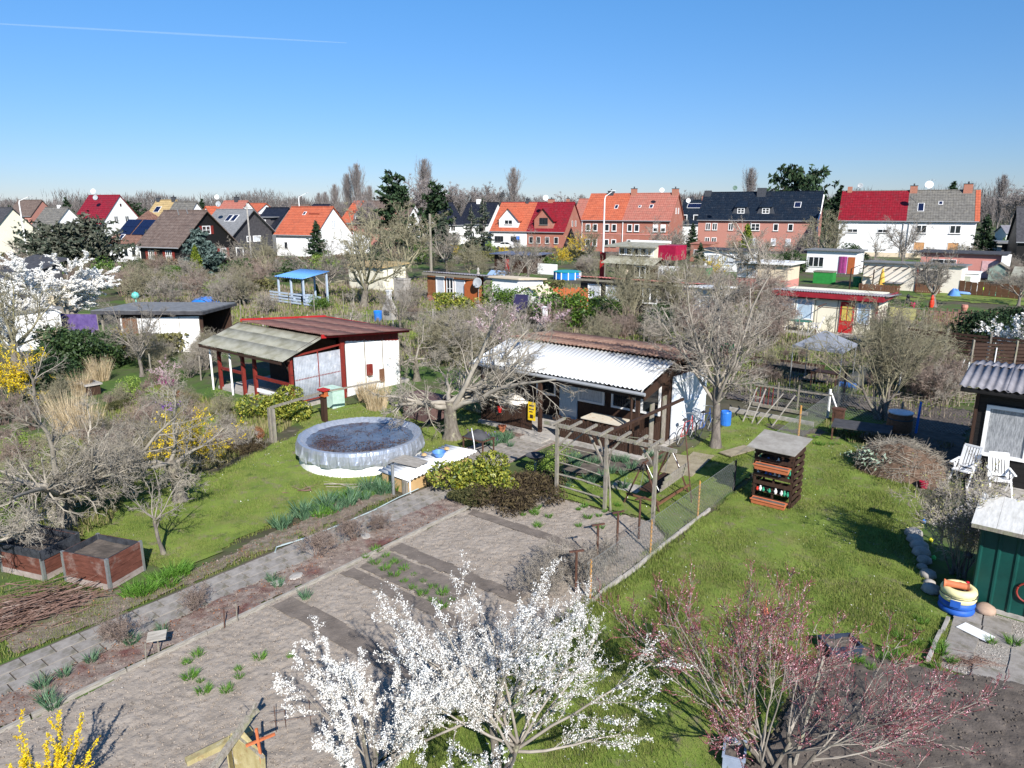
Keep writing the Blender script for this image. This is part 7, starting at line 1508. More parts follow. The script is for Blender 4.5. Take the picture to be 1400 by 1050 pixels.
q = quads_at(np.stack([X, Y, np.full(n, .655)], 1)[k_], .028, r2, bias=np.array([0,0,3.])); part('leaf_litter', mesh_np('leaf_litter', q[0], q[1], mat('wet rotten leaves', (.03,.018,.013), c2=(.11,.065,.045), rough=.6, island=True)), None, pl, kind='stuff')

# --- cold frame with corrugated lid
cf = thing('cold_frame', 'ochre walled cold frame under loose white corrugated sheets between pool and path', 'cold frame', -15.35, 13.25)
m_ochre = mat('ochre rendered board', (.42,.27,.12), c2=(.52,.36,.18), rough=.85, scale=3)
part('wall', MB().box(0,.05,0,2.7,0,.42).box(.95,1.0,0,2.7,0,.46).box(.05,.95,0,.05,0,.44).box(.05,.95,2.65,2.7,0,.44), m_ochre, cf)
part('end_cap', MB().box(.9,1.08,-.05,.02,0,.44), m_greywood, cf)
for i in range(3):
    s_ = part('cover_sheet', corr_mesh(1.05, 1.35, .15, .022, m_corrwht), None, cf); s_.rotation_euler = (.02*i, .05, -math.pi/2+.02*(i-1)); s_.location = (-.15, 1.0+i*.95, .52-.012*i)
solo('loose_sheet', 'loose white sheet lying askew over the corrugated cold frame', 'sheet', MB().slab([(-.5,-.3,.02),(.5,-.35,0),(.55,.25,.0),(-.4,.35,.03)], .012), m_greywoodx, P(-15.1,14.1,.60), GA+.2)
solo('blue_basin', 'round blue basin standing on the cold frame lid', 'basin', MB().lathe([(.13,0),(.2,.14),(.215,.14),(.205,.15),(.19,.13),(.12,.02)], 24), mat('mid blue plastic', (.10,.25,.62), rough=.4), P(-14.75,15.05,.56), 0)
for i, (a, b, lb) in enumerate(((-15.1,14.75,'ochre stone weighing down the sheets left of the blue basin'),(-14.95,15.6,'small ochre stone behind the blue basin'))):
    solo('weight_stone', lb, 'stone', MB().lathe([(.03,0),(.09,.03),(.07,.08),(.02,.1)], 7), m_ochre, P(a,b,.57), i)
solo('steel_post', 'short galvanised post at the path end of the cold frame', 'post', MB().tube([(0,0,0),(0,0,.95)], .045, 10), m_steel, P(-14.55,12.95), 0)
solo('water_tap', 'small white standpipe at the corner of the cold frame', 'tap', MB().tube([(0,0,0),(0,0,.42)], .025).tube([(0,0,.42),(0,-.12,.38)], .03).box(-.06,.06,-.02,.02,.42,.46), m_whitep, P(-14.28,13.35), GA)
# --- frame for hanging washing, with the orange bird house
fr_ = thing('washing_frame', 'weathered timber frame with long cross bar behind the left side of the pool', 'frame', -21.4, 13.6)
part('post', MB().box(-.16,-.04,-.05,.05,0,1.25).box(.04,.16,-.05,.05,0,1.25), m_greywood, fr_)
part('rail', MB().beam((.0,0,1.28),(-.6,2.7,1.2),.09,.07).beam((-.6,2.7,1.2),(-.2,5.2,1.2),.06,.06), m_greywood, fr_)
part('post', MB().box(-.72,-.50,2.6,2.74,0,1.05), m_dkbrown, fr_)
bh = thing('bird_house', 'small orange red bird feeder on the frame post behind the pool', 'bird feeder', -21.95, 16.25, 1.05); bh.scale = (.75,)*3
part('box', MB().box(-.22,.22,-.14,.14,0,.05).box(-.2,.2,.08,.12,.05,.3).box(-.2,-.17,-.12,.12,.05,.3).box(.17,.2,-.12,.12,.05,.3).box(-.17,.17,-.13,-.12,.05,.13), m_brtorange, bh)
part('roof', MB().slab([(-.28,-.2,.36),(.28,-.2,.36),(.28,.2,.38),(-.28,.2,.38)], .06), m_redpaint, bh)
solo('green_cabinet', 'pale green low cabinet under the plastic screen of the veranda hut', 'cabinet', MB().box(-.4,.4,-.3,.3,0,.75).box(-.43,.43,-.33,.33,.75,.8), mat('pale green paint', (.42,.58,.50), rough=.7), P(-23.6,17.9), GA)
solo('compost_box', 'dark red brown board box with flat lid behind the right side of the pool', 'box', MB().box(-.75,.75,-.45,.45,.05,.85).box(-.9,.9,-.6,.6,.86,.92).box(-.7,-.6,-.5,-.45,0,.9).box(.6,.7,-.5,-.45,0,.9), mat('dull plum boards', (.10,.055,.05), c2=(.18,.11,.10), rough=.85, scale=4, bands=[('X', 5, .4)]), P(-19.3,19.0), GA)
# bench-like black stand by the apple tree
bb = thing('work_stand', 'black tarpaulin covered stand with rusty legs at the foot of the apple tree', 'stand', -15.1, 17.3)
part('leg', MB().box(-.45,-.41,-.3,-.26,0,.55).box(.41,.45,-.3,-.26,0,.5).box(-.45,-.41,.26,.3,0,.5).box(.41,.45,.26,.3,0,.5), m_dkmetal, bb); part('frame', MB().box(-.47,.47,-.32,-.28,.5,.54).box(-.47,.47,.28,.32,.5,.54).box(-.47,-.43,-.28,.28,.5,.54).box(.43,.47,-.28,.28,.5,.54), m_dkmetal, bb)
c_ = part('tarpaulin', heap(.85,.6,.22,21), m_fdark, bb, smooth=True); c_.location = (-.05,0,.55); part('hose', MB().tube([(.1,-.3,.1),(.15,-.4,.5),(-.1,-.2,.75),(-.3,0,.78)], .018), m_whitep, bb)
wk = thing('bird_bath', 'shallow black bowl on a short grey post behind the heather', 'bird bath', -12.35, 16.8)
part('post', MB().tube([(0,0,0),(0,0,.55)], .04, 8), m_gutter, wk); part('bowl', MB().lathe([(.05,.52),(.2,.55),(.3,.63),(.31,.64),(.28,.63),(.18,.58),(.02,.56)], 24), m_fdark, wk)
for i, (x, y, lb) in enumerate(((627,665,'bright yellow bucket lying at the corner of the yellow green bush'),(634,660,'second yellow bucket tucked behind the first under the bush'))):
    solo('yellow_bucket', lb, 'bucket', MB().lathe([(.09,-.12),(.12,.12),(.128,.12),(.12,.13),(.11,.1),(.08,-.1)], 18), mat('yellow plastic', (.80,.68,.02), rough=.4), at(x,y,.12), .5+i, rot=(.5-.9*i,.4,.3))
# --- pergola
pg = thing('pergola', 'weathered grey timber pergola with three posts at the head of the vegetable bed', 'pergola', -10.88, 15.83)
for x in (0,1.6,3.05): part('post', MB().box(x-.042,x+.042,-.042,.042,0,2.06), m_greywood, pg)
part('beam', MB().beam((-.45,0,2.11),(3.6,0,2.11),.09,.09), m_greywood, pg)
for x in (.0,.55,1.05,1.55,2.1,2.6,3.05): part('rafter', MB().beam((x,-.32,2.19),(x,.36,2.23),.07,.06), m_greywood, pg)
part('brace', MB().beam((.04,0,1.5),(.5,.05,2.05),.05,.05).beam((.04,.0,1.3),(.85,.05,2.05),.04,.04).beam((1.56,0,1.25),(1.0,.05,2.05),.05,.05).beam((1.56,.03,1.5),(1.25,.05,2.05),.05,.04).beam((1.64,0,1.6),(2.0,.02,2.05),.05,.05).beam((3.0,0,1.6),(2.6,.02,2.05),.05,.05), m_greywood, pg)
for i, (z0, z1) in enumerate(((.30,.28),(.64,.60),(1.0,.92),(1.26,1.18),(1.52,1.5))): part('rung', MB().tube([(.02,.07,z0),(.8,.08,(z0+z1)/2+.03*math.sin(i)),(1.58,.07,z1)], .028 if i in (0,1) else .018, 6), m_greywood, pg)
vn = part('dead_vine', MB().tube([(1.75,.05,0),(1.68,.1,.6),(1.62,.06,1.2),(1.75,.05,1.8),(2.2,.1,2.18),(2.9,.0,2.28),(3.4,.1,2.2)], [.03,.028,.025,.02,.015,.012,.006], 5), m_greywood, pg)
solo('steel_prop', 'thin dark steel prop leaning from the last pergola post to the lawn', 'pole', MB().tube([(0,0,0),(-.5,.35,2.1)], .018), m_dkmetal, P(-7.6,17.7), GA)
# second beam bay running back to the hut
solo('cross_beam', 'dark timber bar reaching from the pergola to the veranda of the dark hut', 'beam', MB().beam((0,0,0),(.25,4.2,.12),.07,.08), m_dkbrown, P(-9.4,15.95,2.12), GA)
# --- swing seat
sw = thing('garden_swing', 'old slatted garden swing seat with rusty frame under the pergola end', 'swing', -8.75, 17.3)
for i in range(6): part('seat_slat', MB().beam((.05+i*.095,-.6,.46),(.05+i*.095,.9,.50),.07,.025), m_dkbrown, sw)
for i in range(4): part('back_slat', MB().beam((.66+i*.04,-.6,.58+i*.12),(.66+i*.04,.9,.62+i*.12),.03,.07), m_greywood, sw)
part('leg', MB().beam((-.35,-.75,0),(.15,-.65,1.3),.04,.04).beam((.75,-.75,0),(.2,-.65,1.3),.04,.04).beam((-.35,1.05,0),(.15,.95,1.3),.04,.04).beam((.75,1.05,0),(.2,.95,1.3),.04,.04), m_dkmetal, sw)
part('rail', MB().beam((-.3,-.72,.3),(.7,-.72,.3),.04,.05).beam((.7,-.75,.25),(.75,1.05,.25),.05,.06), m_brown, sw); part('top_bar', MB().beam((.18,-.68,1.3),(.18,.98,1.3),.04,.04), m_dkmetal, sw)
for i, y in enumerate((-.6,.9)): part('chain', MB().tube([(.18,y,1.3),(.05,y,.5)], .008,4).tube([(.18,y,1.3),(.62,y,.58)], .008,4), m_steel, sw)
solo('flagstone', 'pale flagstone lying on the lawn beside the swing', 'slab', MB().box(-.45,.45,-.3,.3,0,.04), m_conc, P(-9.6,17.6), GA+.1)
for i,(u,v,w,l,r,lb) in enumerate(((-8.9,20.6,.7,2.2,.1,'long pale board lying by the trunk of the tree at the dark hut'),(-9.3,20.2,.6,1.8,.25,'second pale board beside it, nearer the pergola'),(-8.2,22.6,.5,1.3,-.3,'short pale board on the grass behind the tree trunk'))):
    solo('loose_board', lb, 'board', MB().box(-w/2,w/2,-l/2,l/2,0,.035), mat('pale plywood', (.22,.185,.12), c2=(.36,.31,.22), rough=.8, scale=3), P(u,v,.03+.02*i), GA+r)
# --- chain link fence along the plot line
m_wire = mat('galvanised wire', (.22,.23,.22), rough=.5, metal=.4, var=.1)
m_orangep = mat('orange yellow stake', (.46,.24,.07), rough=.6, var=.12, scale=4)
def wirefence(name, label, a, b, h, pitch=.11, r=.0032, posts=(), group=None):
    A, B = P(*a), P(*b); Lg = (B-A).length; t = thing_at(name, label, 'fence', A, math.atan2((B-A).y, (B-A).x), group)
    n = int(Lg/pitch); i = np.arange(-int(h/pitch)*1, n); P0 = []; P1 = []
    for s_ in (1, -1):
        x0 = i*pitch; x1 = x0 + h
        lo = np.maximum(x0, 0); hi = np.minimum(x1, Lg); k = hi > lo
        za = (lo-x0)[k]; zb = (hi-x0)[k]
        if s_ == 1: P0.append(np.stack([lo[k], 0*za, za], 1)); P1.append(np.stack([hi[k], 0*za, zb], 1))
        else: P0.append(np.stack([lo[k], 0*za+.004, h-za], 1)); P1.append(np.stack([hi[k], 0*za+.004, h-zb], 1))
    p = np.stack([np.concatenate(P0), np.concatenate(P1)], 1); p[:,:,2] += .04; v, f = tubes(p, np.full(p.shape[:2], r), 3)
    part('wire_mesh', mesh_np('wire_mesh', v, f, m_wire), None, t, kind='stuff')
    part('top_wire', MB().tube([(0,0,h+.04),(Lg,0,h+.04)], .006, 4), m_wire, t)
    for (d, hh, m, rr0) in posts: part('post', MB().tube([(d,.03,-.1),(d,.03,hh)], rr0, 8), m, t)
    return t
wirefence('wire_fence', 'chain link fence with orange stakes between the pergola lawn and the right lawn', (-7.05,11.4), (-7.03,19.4), .92, posts=((.2,.95,m_orangep,.024),(2.85,.9,m_orangep,.024),(5.5,1.05,m_orangep,.026),(8.0,.9,m_dkmetal,.03)))
wirefence('wire_fence', 'chain link fence running back from the pallet shelf to the white corner post', (-7.0,20.6), (-7.0,28.9), .95, posts=((1.5,.8,m_dkmetal,.03),(4.6,1.3,m_orangep,.035),(3.0,.5,m_orangep,.03),(8.3,1.15,m_whitep,.05)))
wirefence('wire_fence', 'chain link fence turning right from the white corner post towards the bare tree', (-6.95,29.2), (-2.2,29.4), .95, posts=((2.4,.95,m_greywood,.04),(4.7,.95,m_dkmetal,.03)))
wirefence('wire_fence', 'chain link fence running away behind the white corner post with a rust orange post', (-7.05,29.3), (-7.2,36.5), 1.05, posts=((2.2,1.5,m_dkmetal,.045),(4.8,1.2,m_greywood,.04)))
wirefence('wire_fence', 'low wire fence left of the white corner post before the dug bed', (-10.3,29.0), (-7.0,29.05), .9, posts=((.1,1.0,m_greywood,.04),))
wirefence('wire_fence', 'wire fence with pale posts behind the dull red roofed hut', (-41,26), (-30.5,42.5), 1.0, pitch=.14, r=.006, posts=tuple((i*2.8,1.2,m_conc,.05) for i in range(8)))
solo('diagonal_strut', 'white strut bracing the corner post of the chain link fence', 'strut', MB().tube([(0,0,1.0),(.5,-.15,0)], .03), m_whitep, P(-6.98,28.9), GA)
# red trellis and rails by the dug bed
tr_ = thing('gate_frame', 'red painted bedstead like frame on the narrow bed behind the lawn', 'frame', -9.9, 28.6)
part('rail', MB().beam((0,0,.95),(3.0,.1,.95),.06,.06).beam((0,0,.15),(2.2,.0,.1),.1,.12), m_greywood, tr_)
for i in range(5): part('bar', MB().tube([(.1+i*.17,0,.1),(.1+i*.17,0,.95)], .016), m_redwood, tr_)
part('upright', MB().box(.95,1.0,0,.05,0,1.2).box(1.75,1.8,0,.05,0,1.2), m_greywood, tr_)
kb = struct('bed_kerb', MB().beam((*P(-10.4,27.4).xy,.08),(*P(-7.1,27.3).xy,.08),.08,.2).mesh('bed_kerb', m_conc))
# --- iron T posts in the vegetable bed
for i, (x, y, h, lb) in enumerate(((787,812,1.0,'rusty iron T post nearest the blossom, with orange foot'),(816,775,1.05,'rusty iron T post second from the blossom'),(843,759,1.1,'rusty iron T post third, longest shadow'),(873,738,1.1,'rusty iron T post beside the last pergola post'))):
    t = thing_at('clothes_post', lb, 'post', at(x,y), GA+.9+i*.1); part('upright', MB().tube([(0,0,0),(0,0,h)], .028, 6), m_dkmetal, t); part('crossbar', MB().beam((-.16,0,h),(.16,0,h),.05,.03), m_dkmetal, t)
# --- pallet shelf
m_terr = mat('orange terracotta plastic', (.55,.17,.075), rough=.6, var=.1, scale=5)
ps = thing('pallet_shelf', 'dark pallet board shelf with grey sheet roof standing on the right lawn', 'shelf', -6.35, 18.9)
for i in range(7):
    z = .12+i*.225
    if i in (0,2,3,5,6): part('front_slat', MB().box(0,1.05,-.02,.0,z,z+.10), m_dkbrown, ps)
for i in range(8): part('side_slat', MB().box(1.06,1.08,.0,.85,.08+i*.2,.20+i*.2), m_dkbrown, ps)
for i in range(8): part('back_slat', MB().box(0,1.05,.83,.85,.08+i*.2,.22+i*.2), m_dkbrown, ps)
for i in range(8): part('left_slat', MB().box(-.03,-.01,.0,.85,.08+i*.2,.22+i*.2), m_dkbrown, ps)
part('upright', MB().box(0,.05,.0,.06,0,1.62).box(1.0,1.05,.0,.06,0,1.62).box(0,.05,.78,.83,0,1.72).box(1.0,1.05,.78,.83,0,1.72).box(.5,.55,.05,.1,0,1.6), m_dkbrown, ps)
for z in (.35,.8,1.24): part('shelf_board', MB().box(.05,1.0,.02,.5,z,z+.02), m_dkbrown, ps)
part('roof_sheet', MB().slab([(-.14,-.36,1.70),(1.14,-.34,1.68),(1.2,.95,1.84),(-.12,.95,1.86)], .02), mat('pale grey sheet', (.22,.20,.17), c2=(.36,.34,.30), rough=.85, scale=3), ps)
def planter(label, u, v, z, L_):
    t = thing('flower_box', label, 'planter', u, v, z); part('box', MB().add([(0,0,0),(L_,0,0),(L_,.14,0),(0,.14,0),(-.03,-.03,.14),(L_+.03,-.03,.14),(L_+.03,.17,.14),(-.03,.17,.14)], [(0,3,2,1),(0,1,5,4),(1,2,6,5),(2,3,7,6),(3,0,4,7),(4,5,6,7)]), m_terr, t); part('rim', MB().box(-.04,L_+.04,-.045,-.025,.12,.155).box(-.04,L_+.04,.165,.185,.12,.155), m_terr, t)
    part('soil', MB().box(.0,L_,0,.14,.139,.146), m_soild, t)
planter('orange flower box hanging high on the pallet shelf', -6.28, 18.70, 1.05, .88); planter('orange flower box at the foot of the pallet shelf', -6.28, 18.68, .05, .88)
r_s = random.Random(3)
cols = [('white glaze',(.75,.75,.72)),('green glaze',(.04,.28,.16)),('blue glaze',(.06,.18,.55)),('red glaze',(.6,.05,.03))]
figs = [(.10,.82,0),(.32,.82,2),(.44,.82,2),(.56,.82,0),(.68,.82,0),(.92,.82,1),(.12,.37,3),(.2,.37,0),(.28,.37,1),(.45,.37,1),(.62,.37,0),(.78,.37,0),(.86,.37,1),(.95,.37,1),(.12,1.26,1),(.35,1.26,2),(.62,1.26,0),(.95,.98,1)]
for k_, (x, z, c) in enumerate(figs):
    nm = cols[c][0]; hgt = r_s.uniform(.10,.18); pos_ = P(-6.35+x, 18.9+.03, z)
    solo('garden_ornament', '%s figurine on the pallet shelf, %s row, %s' % (nm.split()[0], {.82:'middle',.37:'lower',1.26:'upper',.98:'side'}[z], ('at its left end' if x < .15 else 'left part' if x < .4 else 'centre part' if x < .65 else 'right part' if x < .9 else 'at its right end')), 'figurine',
         MB().lathe([(.03,0),(.045,hgt*.3),(.035,hgt*.6),(.02,hgt*.68),(.03,hgt*.82),(.005,hgt)], 9).tube([(.03,0,hgt*.45),(.06,0,hgt*.55)], .012), mat(nm, cols[c][1], rough=.35), pos_, k_)
# --- tyre planter: painted tyres with terracotta pipe
m_ty = mat('cream painted tyre', (.74,.68,.36), rough=.6, var=.08, scale=6, bump=.004); m_tb = mat('blue painted tyre', (.02,.10,.42), rough=.55, var=.15, scale=6)
tp_ = thing('tyre_planter', 'stack of painted tyres, cream above blue, planted, beside the green metal shed', 'planter', -1.02, 15.95)
def tyre(z, m, r=.30):
    o = part('tyre', MB().tube([(r*.82*math.cos(a*math.pi/14), r*.82*math.sin(a*math.pi/14), z) for a in range(29)], .085, 10, cap=False), m, tp_, smooth=True); return o
for z, m in ((.08,m_tb),(.21,m_tb),(.34,m_ty),(.47,m_ty)): tyre(z, m)
part('soil', MB().lathe([(.2,.40),(.2,.46),(.001,.47)], 16), m_soild, tp_); part('band', MB().tube([(.335*math.cos(a*math.pi/14), .335*math.sin(a*math.pi/14), .405) for a in range(29)], .008, 5, cap=False), m_fdark, tp_)
part('blue_patch', MB().box(-.09,.09,-.345,-.315,.22,.36), m_tb, tp_)
solo('clay_pipe', 'orange clay pipe lying across the top of the painted tyres', 'pipe', MB().lathe([(.085,-.22),(.065,-.18),(.065,.18),(.09,.22),(.07,.22),(.05,.1),(.05,-.22)], 16), m_terr, P(-1.07,15.85,.60), 0, rot=(0,math.pi/2,GA+.2))
solo('red_flower', 'small red flower head in the tyre planter', 'flower', MB().lathe([(.01,0),(.06,.03),(.05,.07),(.01,.08)], 8).tube([(0,0,-.12),(0,0,0)], .01), mat('red petals', (.6,.01,.03), rough=.6), P(-.9,16.05,.60), 0, scale=.6)
solo('river_stone', 'rounded tan stone between the painted tyres and the green shed', 'stone', MB().lathe([(.1,0),(.2,.05),(.19,.13),(.08,.2),(.001,.21)], 12), mat('tan stone', (.38,.27,.20), rough=.9), P(-.55,16.2), 0, smooth=True)
for i in range(9):
    solo('border_stone', '%s rounded fieldstone from the tyres along the shrub border' % ORDL[i], 'stone', MB().lathe([(.08,0),(.15,.05),(.13,.12),(.05,.16),(.001,.165)], 9), m_conc, P(-1.55-.1*i+r_s.uniform(-.08,.08),16.4+i*.35), i, 'fieldstones along the shrub border', smooth=True, scale=r_s.uniform(.8,1.5))
solo('paper_sheet', 'bright white sheet lying on the slab patio by the tyres', 'board', MB().box(-.28,.28,-.16,.16,0,.01), m_whitep, P(-.6,15.2,.045), GA-.4)
# --- black barrel on the terrace side etc.
bar = thing('water_barrel', 'wooden rain barrel with bright lid behind the compost heap', 'barrel', -4.35, 27.9)
part('body', MB().lathe([(.36,0),(.42,.35),(.42,.55),(.38,.9),(.36,.9)], 22), m_brown, bar); part('lid', MB().lathe([(.40,.9),(.41,.94),(.001,.98)], 22), mat('bright lid', (.62,.66,.72), rough=.35), bar)
for z in (.2,.7): part('hoop', MB().lathe([(.415,z-.02),(.425,z),(.415,z+.03)], 22), m_fdark, bar)
solo('blue_pipe', 'upright blue plastic pipe right of the wooden rain barrel', 'pipe', MB().tube([(0,0,0),(.05,0,1.45)], .05), m_pblue, P(-3.9,28.6), 0, scale=(.8,.8,.85))
tableobj('black_table', 'low black covered table in the shade left of the wooden barrel', -5.3, 26.6, 1.9, 1.1, .55, m_fdark, m_dkmetal, rot=.15)
solo('lantern_box', 'black box lantern with red rim at the white fence corner post', 'lantern', MB().box(-.2,.2,-.12,.12,0,.5).box(-.23,.23,-.14,.14,.5,.56).box(-.1,.1,-.135,-.121,.1,.42), m_dkmetal, P(-6.55,28.5), GA)
cm = thing('compost_heap', 'brown compost heap of twigs with grey green leaves on the right lawn edge', 'compost heap', -3.55, 24.0)
part('heap', heap(2.6,2.0,1.0,31,26), mat('rotting twigs', (.07,.045,.03), c2=(.17,.11,.075), rough=.98, scale=7, bump=.03, bscale=20), cm, smooth=False)
rc = np.random.default_rng(33); n = 900; th = rc.random(n)*6.28; rd = np.sqrt(rc.random(n)); X = rd*np.cos(th)*1.35; Y = rd*np.sin(th)*1.05; Z = np.maximum(0,1-(X/1.35)**2-(Y/1.05)**2)**.6*.95+.05
O = np.stack([X,Y,Z],1); D = _nrm(rc.normal(size=(n,3))*np.array([1,1,.35])); pp, rd_, dd = grow_level(O-D*.2, D, .25+.35*rc.random(n), np.full(n,.007), 2, .15, 0, rc); v, f = tubes(pp, rd_, 3)
part('twigs', mesh_np('twigs', v, f, tw_apple), None, cm, kind='stuff')
q = quads_at(rc.normal(size=(260,3))*np.array([.35,.25,.12])+np.array([-.55,-.55,.5]), .055, rc); part('grey_leaves', mesh_np('grey_leaves', q[0], q[1], mat('grey green leaves', (.20,.28,.20), c2=(.34,.42,.32), rough=.7, island=True)), None, cm, kind='stuff')
solo('red_pot', 'small red pot at the foot of the compost heap', 'pot', MB().lathe([(.09,0),(.13,.2),(.12,.2)], 12), mat('wine red plastic', (.35,.01,.04), rough=.5), P(-2.75,23.0), 0)
solo('bird_table', 'dark flat bird table standing in the leafing shrub', 'bird table', MB().tube([(0,0,0),(0,0,1.3)], .025).box(-.28,.28,-.16,.16,1.3,1.34).box(-.28,.28,-.16,-.14,1.34,1.4), m_fdark, P(-1.75,19.2), GA)
solo('solar_light', 'small black solar light post before the tyre planter shrub', 'light', MB().tube([(0,0,0),(0,0,.8)], .015).lathe([(.05,.8),(.07,.86),(.02,.92)], 8), m_fdark, P(-1.0,16.9), 0)
for i, (x, y, c, lb) in enumerate(((1272,742,'yellow','yellow egg shaped ball in the grass below the leafing shrub'),(1263,716,'blue','blue ball on the right lawn beside the leafing shrub'),(1276,766,'green','green egg shaped ball hanging low in the leafing shrub'))):
    solo('garden_ball', lb, 'ball', MB().lathe([(.01,0),(.05,.04),(.05,.09),(.01,.13)], 10), mat(c+' ball', {'yellow':(.7,.65,.03),'blue':(.05,.25,.7),'green':(.1,.6,.12)}[c], rough=.4), at(x,y), 0, smooth=True)
# --- raised beds
m_rb = mat('reddish stained boards', (.085,.03,.02), c2=(.17,.062,.042), rough=.75, scale=4, stretch=(1,1,4), patch=[((.30,.25,.22), 1.6, .55, .75)])
m_rbw = mat('bleached foot boards', (.24,.19,.17), c2=(.38,.33,.30), rough=.85, scale=4)
m_foil = mat('black pond foil', (.02,.022,.027), c2=(.06,.065,.075), rough=.45, scale=5, bump=.01)
def raised(label, loc, rz, w, d, h, foil):
    t = thing_at('raised_bed', label, 'raised bed', loc, rz); nb = 5; bh_ = h/nb
    for i in range(nb):
        m = m_rbw if i < 1 else m_rb
        part('board', MB().box(.03,w-.03,0,.035,i*bh_+.004,(i+1)*bh_-.004), m, t); part('board', MB().box(.03,w-.03,d-.035,d,i*bh_+.004,(i+1)*bh_-.004), m, t)
        part('board', MB().box(0,.035,.04,d-.04,i*bh_+.004,(i+1)*bh_-.004), m, t); part('board', MB().box(w-.035,w,.04,d-.04,i*bh_+.004,(i+1)*bh_-.004), m, t)
    for x in (0,w):
        for y in (0,d): part('corner_angle', MB().box(x-.05 if x else -.012, x+.012 if x else .05, y-.05 if y else -.012, y+.012 if y else .05, 0, h+.015), m_steel, t)
    part('soil', heapbox(w-.07, d-.07, h-.16, 7), m_soild, t).location = (.035,.035,0)
    if foil: part('foil', MB().prism([(-.02,-.02,h-.17),(w+.02,-.02,h-.15),(w+.02,-.02,h+.03),(-.02,-.02,h+.02)],(0,.02,0)).prism([(w+.0,-.02,h-.2),(w+.0,d,h-.2),(w+.0,d,h+.03),(w+.0,-.02,h+.03)],(.02,0,0)).prism([(0,d,h-.1),(w,d,h-.1),(w,d,h+.05),(0,d,h+.05)],(0,.02,0)).prism([(0,0,h-.1),(0,d,h-.1),(0,d,h+.03),(0,0,h+.03)],(-.02,0,0)), m_foil, t)
    part('inner_foil', MB().box(.036,w-.036,.036,.045,h-.2,h+.01).box(.036,w-.036,d-.045,d-.036,h-.2,h+.01).box(.036,.045,.05,d-.05,h-.2,h+.01).box(w-.045,w-.036,.05,d-.05,h-.2,h+.01), m_foil, t)
    return t
def heapbox(w, d, z, seed):
    n = 12; V = [(i/n*w, j/n*d, z+.06*float(fbm(np.array([i*.5]), np.array([j*.5]), seed, 3)[0])) for i in range(n+1) for j in range(n+1)]
    return MB().add(V, [(i*(n+1)+j, (i+1)*(n+1)+j, (i+1)*(n+1)+j+1, i*(n+1)+j+1) for i in range(n) for j in range(n)])
raised('reddish board raised bed with steel corners, right of two, beside the path border', P(-16.59,5.13), GA+.35, 1.27, .95, .72, False)
raised('reddish board raised bed with black foil rim, left behind the other one', P(-18.2,4.42), GA+.33, 1.32, .95, .70, True)
# pale raised bed and fire table in the wild border
pb = thing('plank_bed', 'low pale plank bed with dark filling in the wild left border', 'raised bed', -26.9, 10.0, 0, .1)
part('board', MB().box(0,1.9,0,.05,.0,.32).box(0,1.9,1.3,1.35,0,.32).box(0,.05,.05,1.3,0,.32).box(1.85,1.9,.05,1.3,0,.32), m_greywood, pb); part('soil', heapbox(1.8,1.25,.18,5), m_soild, pb).location = (.05,.05,0)
ft = thing('brick_fireplace', 'low brick fire table with pale slab top behind the tall dry grass', 'fireplace', -34.3, 12.3); ft.scale = (.62,.62,.7); part('base', MB().box(0,1.5,0,.9,0,.62), m_dkbrown, ft); part('top_slab', MB().box(-.15,1.65,-.12,1.02,.62,.72), m_conc, ft); part('bowl', MB().lathe([(.2,.72),(.34,.84),(.36,.85),(.3,.83),(.1,.76)], 18), m_dkmetal, ft).location = (.8,.45,0)
# brush piles
def sticks(label, x, y, n, Lm, w, d, h, m, seed, rz=0.0, r0=.012, name='brush_pile'):
    r = np.random.default_rng(seed); t = thing_at(name, label, 'brush pile', at(x,y), rz); O = r.normal(size=(n,3))*np.array([w*.38,d*.38,0]); O[:,2] = np.abs(r.normal(size=n))*h*.5*np.exp(-(O[:,0]/w)**2*3)
    D = _nrm(np.stack([1+0*r.random(n), r.normal(size=n)*.45, r.normal(size=n)*.12], 1)*np.where(r.random(n) < .5, -1, 1)[:,None]); L_ = Lm*(.3+.9*r.random(n)); p, rd_, dd = grow_level(O-D*L_[:,None]/2, D, L_, r0*(.3+r.random(n)), 4, .07, 0, r); p[:,:,2] = np.maximum(p[:,:,2], .02)
    v, f = tubes(p, rd_, 4); part('sticks', mesh_np('sticks', v, f, m), None, t, kind='stuff'); return t
m_rstick = mat('red brown prunings', (.09,.05,.035), c2=(.24,.15,.12), rough=.85, scale=3, patch=[((.34,.28,.24), 4, .55, .7)])
sticks('long pile of red brown prunings at the left edge below the raised beds', 38, 845, 460, 1.2, 1.5, .8, .5, m_rstick, 5, .75)
sticks('small stack of sticks lying on the left lawn before the pool', 418, 672, 14, .6, .5, .3, .08, m_rstick, 6, .1, .018, 'stick_bundle')
sticks('single forked branch lying on the grass between pool and cold frame', 480, 667, 5, 1.5, .25, .1, .05, tw_pale, 7, .25, .02, 'fallen_branch')
sticks('tangle of prunings under the left end of the pool garden trees', 95, 690, 120, .9, 1.4, .8, .2, tw_apple, 8, .4)
sticks('brushwood heap along the fence before the woven screen', 1290, 545, 260, 1.4, 5.0, 1.4, .5, tw_grey, 9, .2)
sticks('dead plant tangle beside the patio kerb', 1325, 905, 160, .3, .55, .35, .1, m_rstick, 10, 0, .005)
sticks('dead stems at the upper edge of the dark soil bed', 1095, 920, 160, .5, .7, .5, .12, m_rstick, 11, 0, .006)
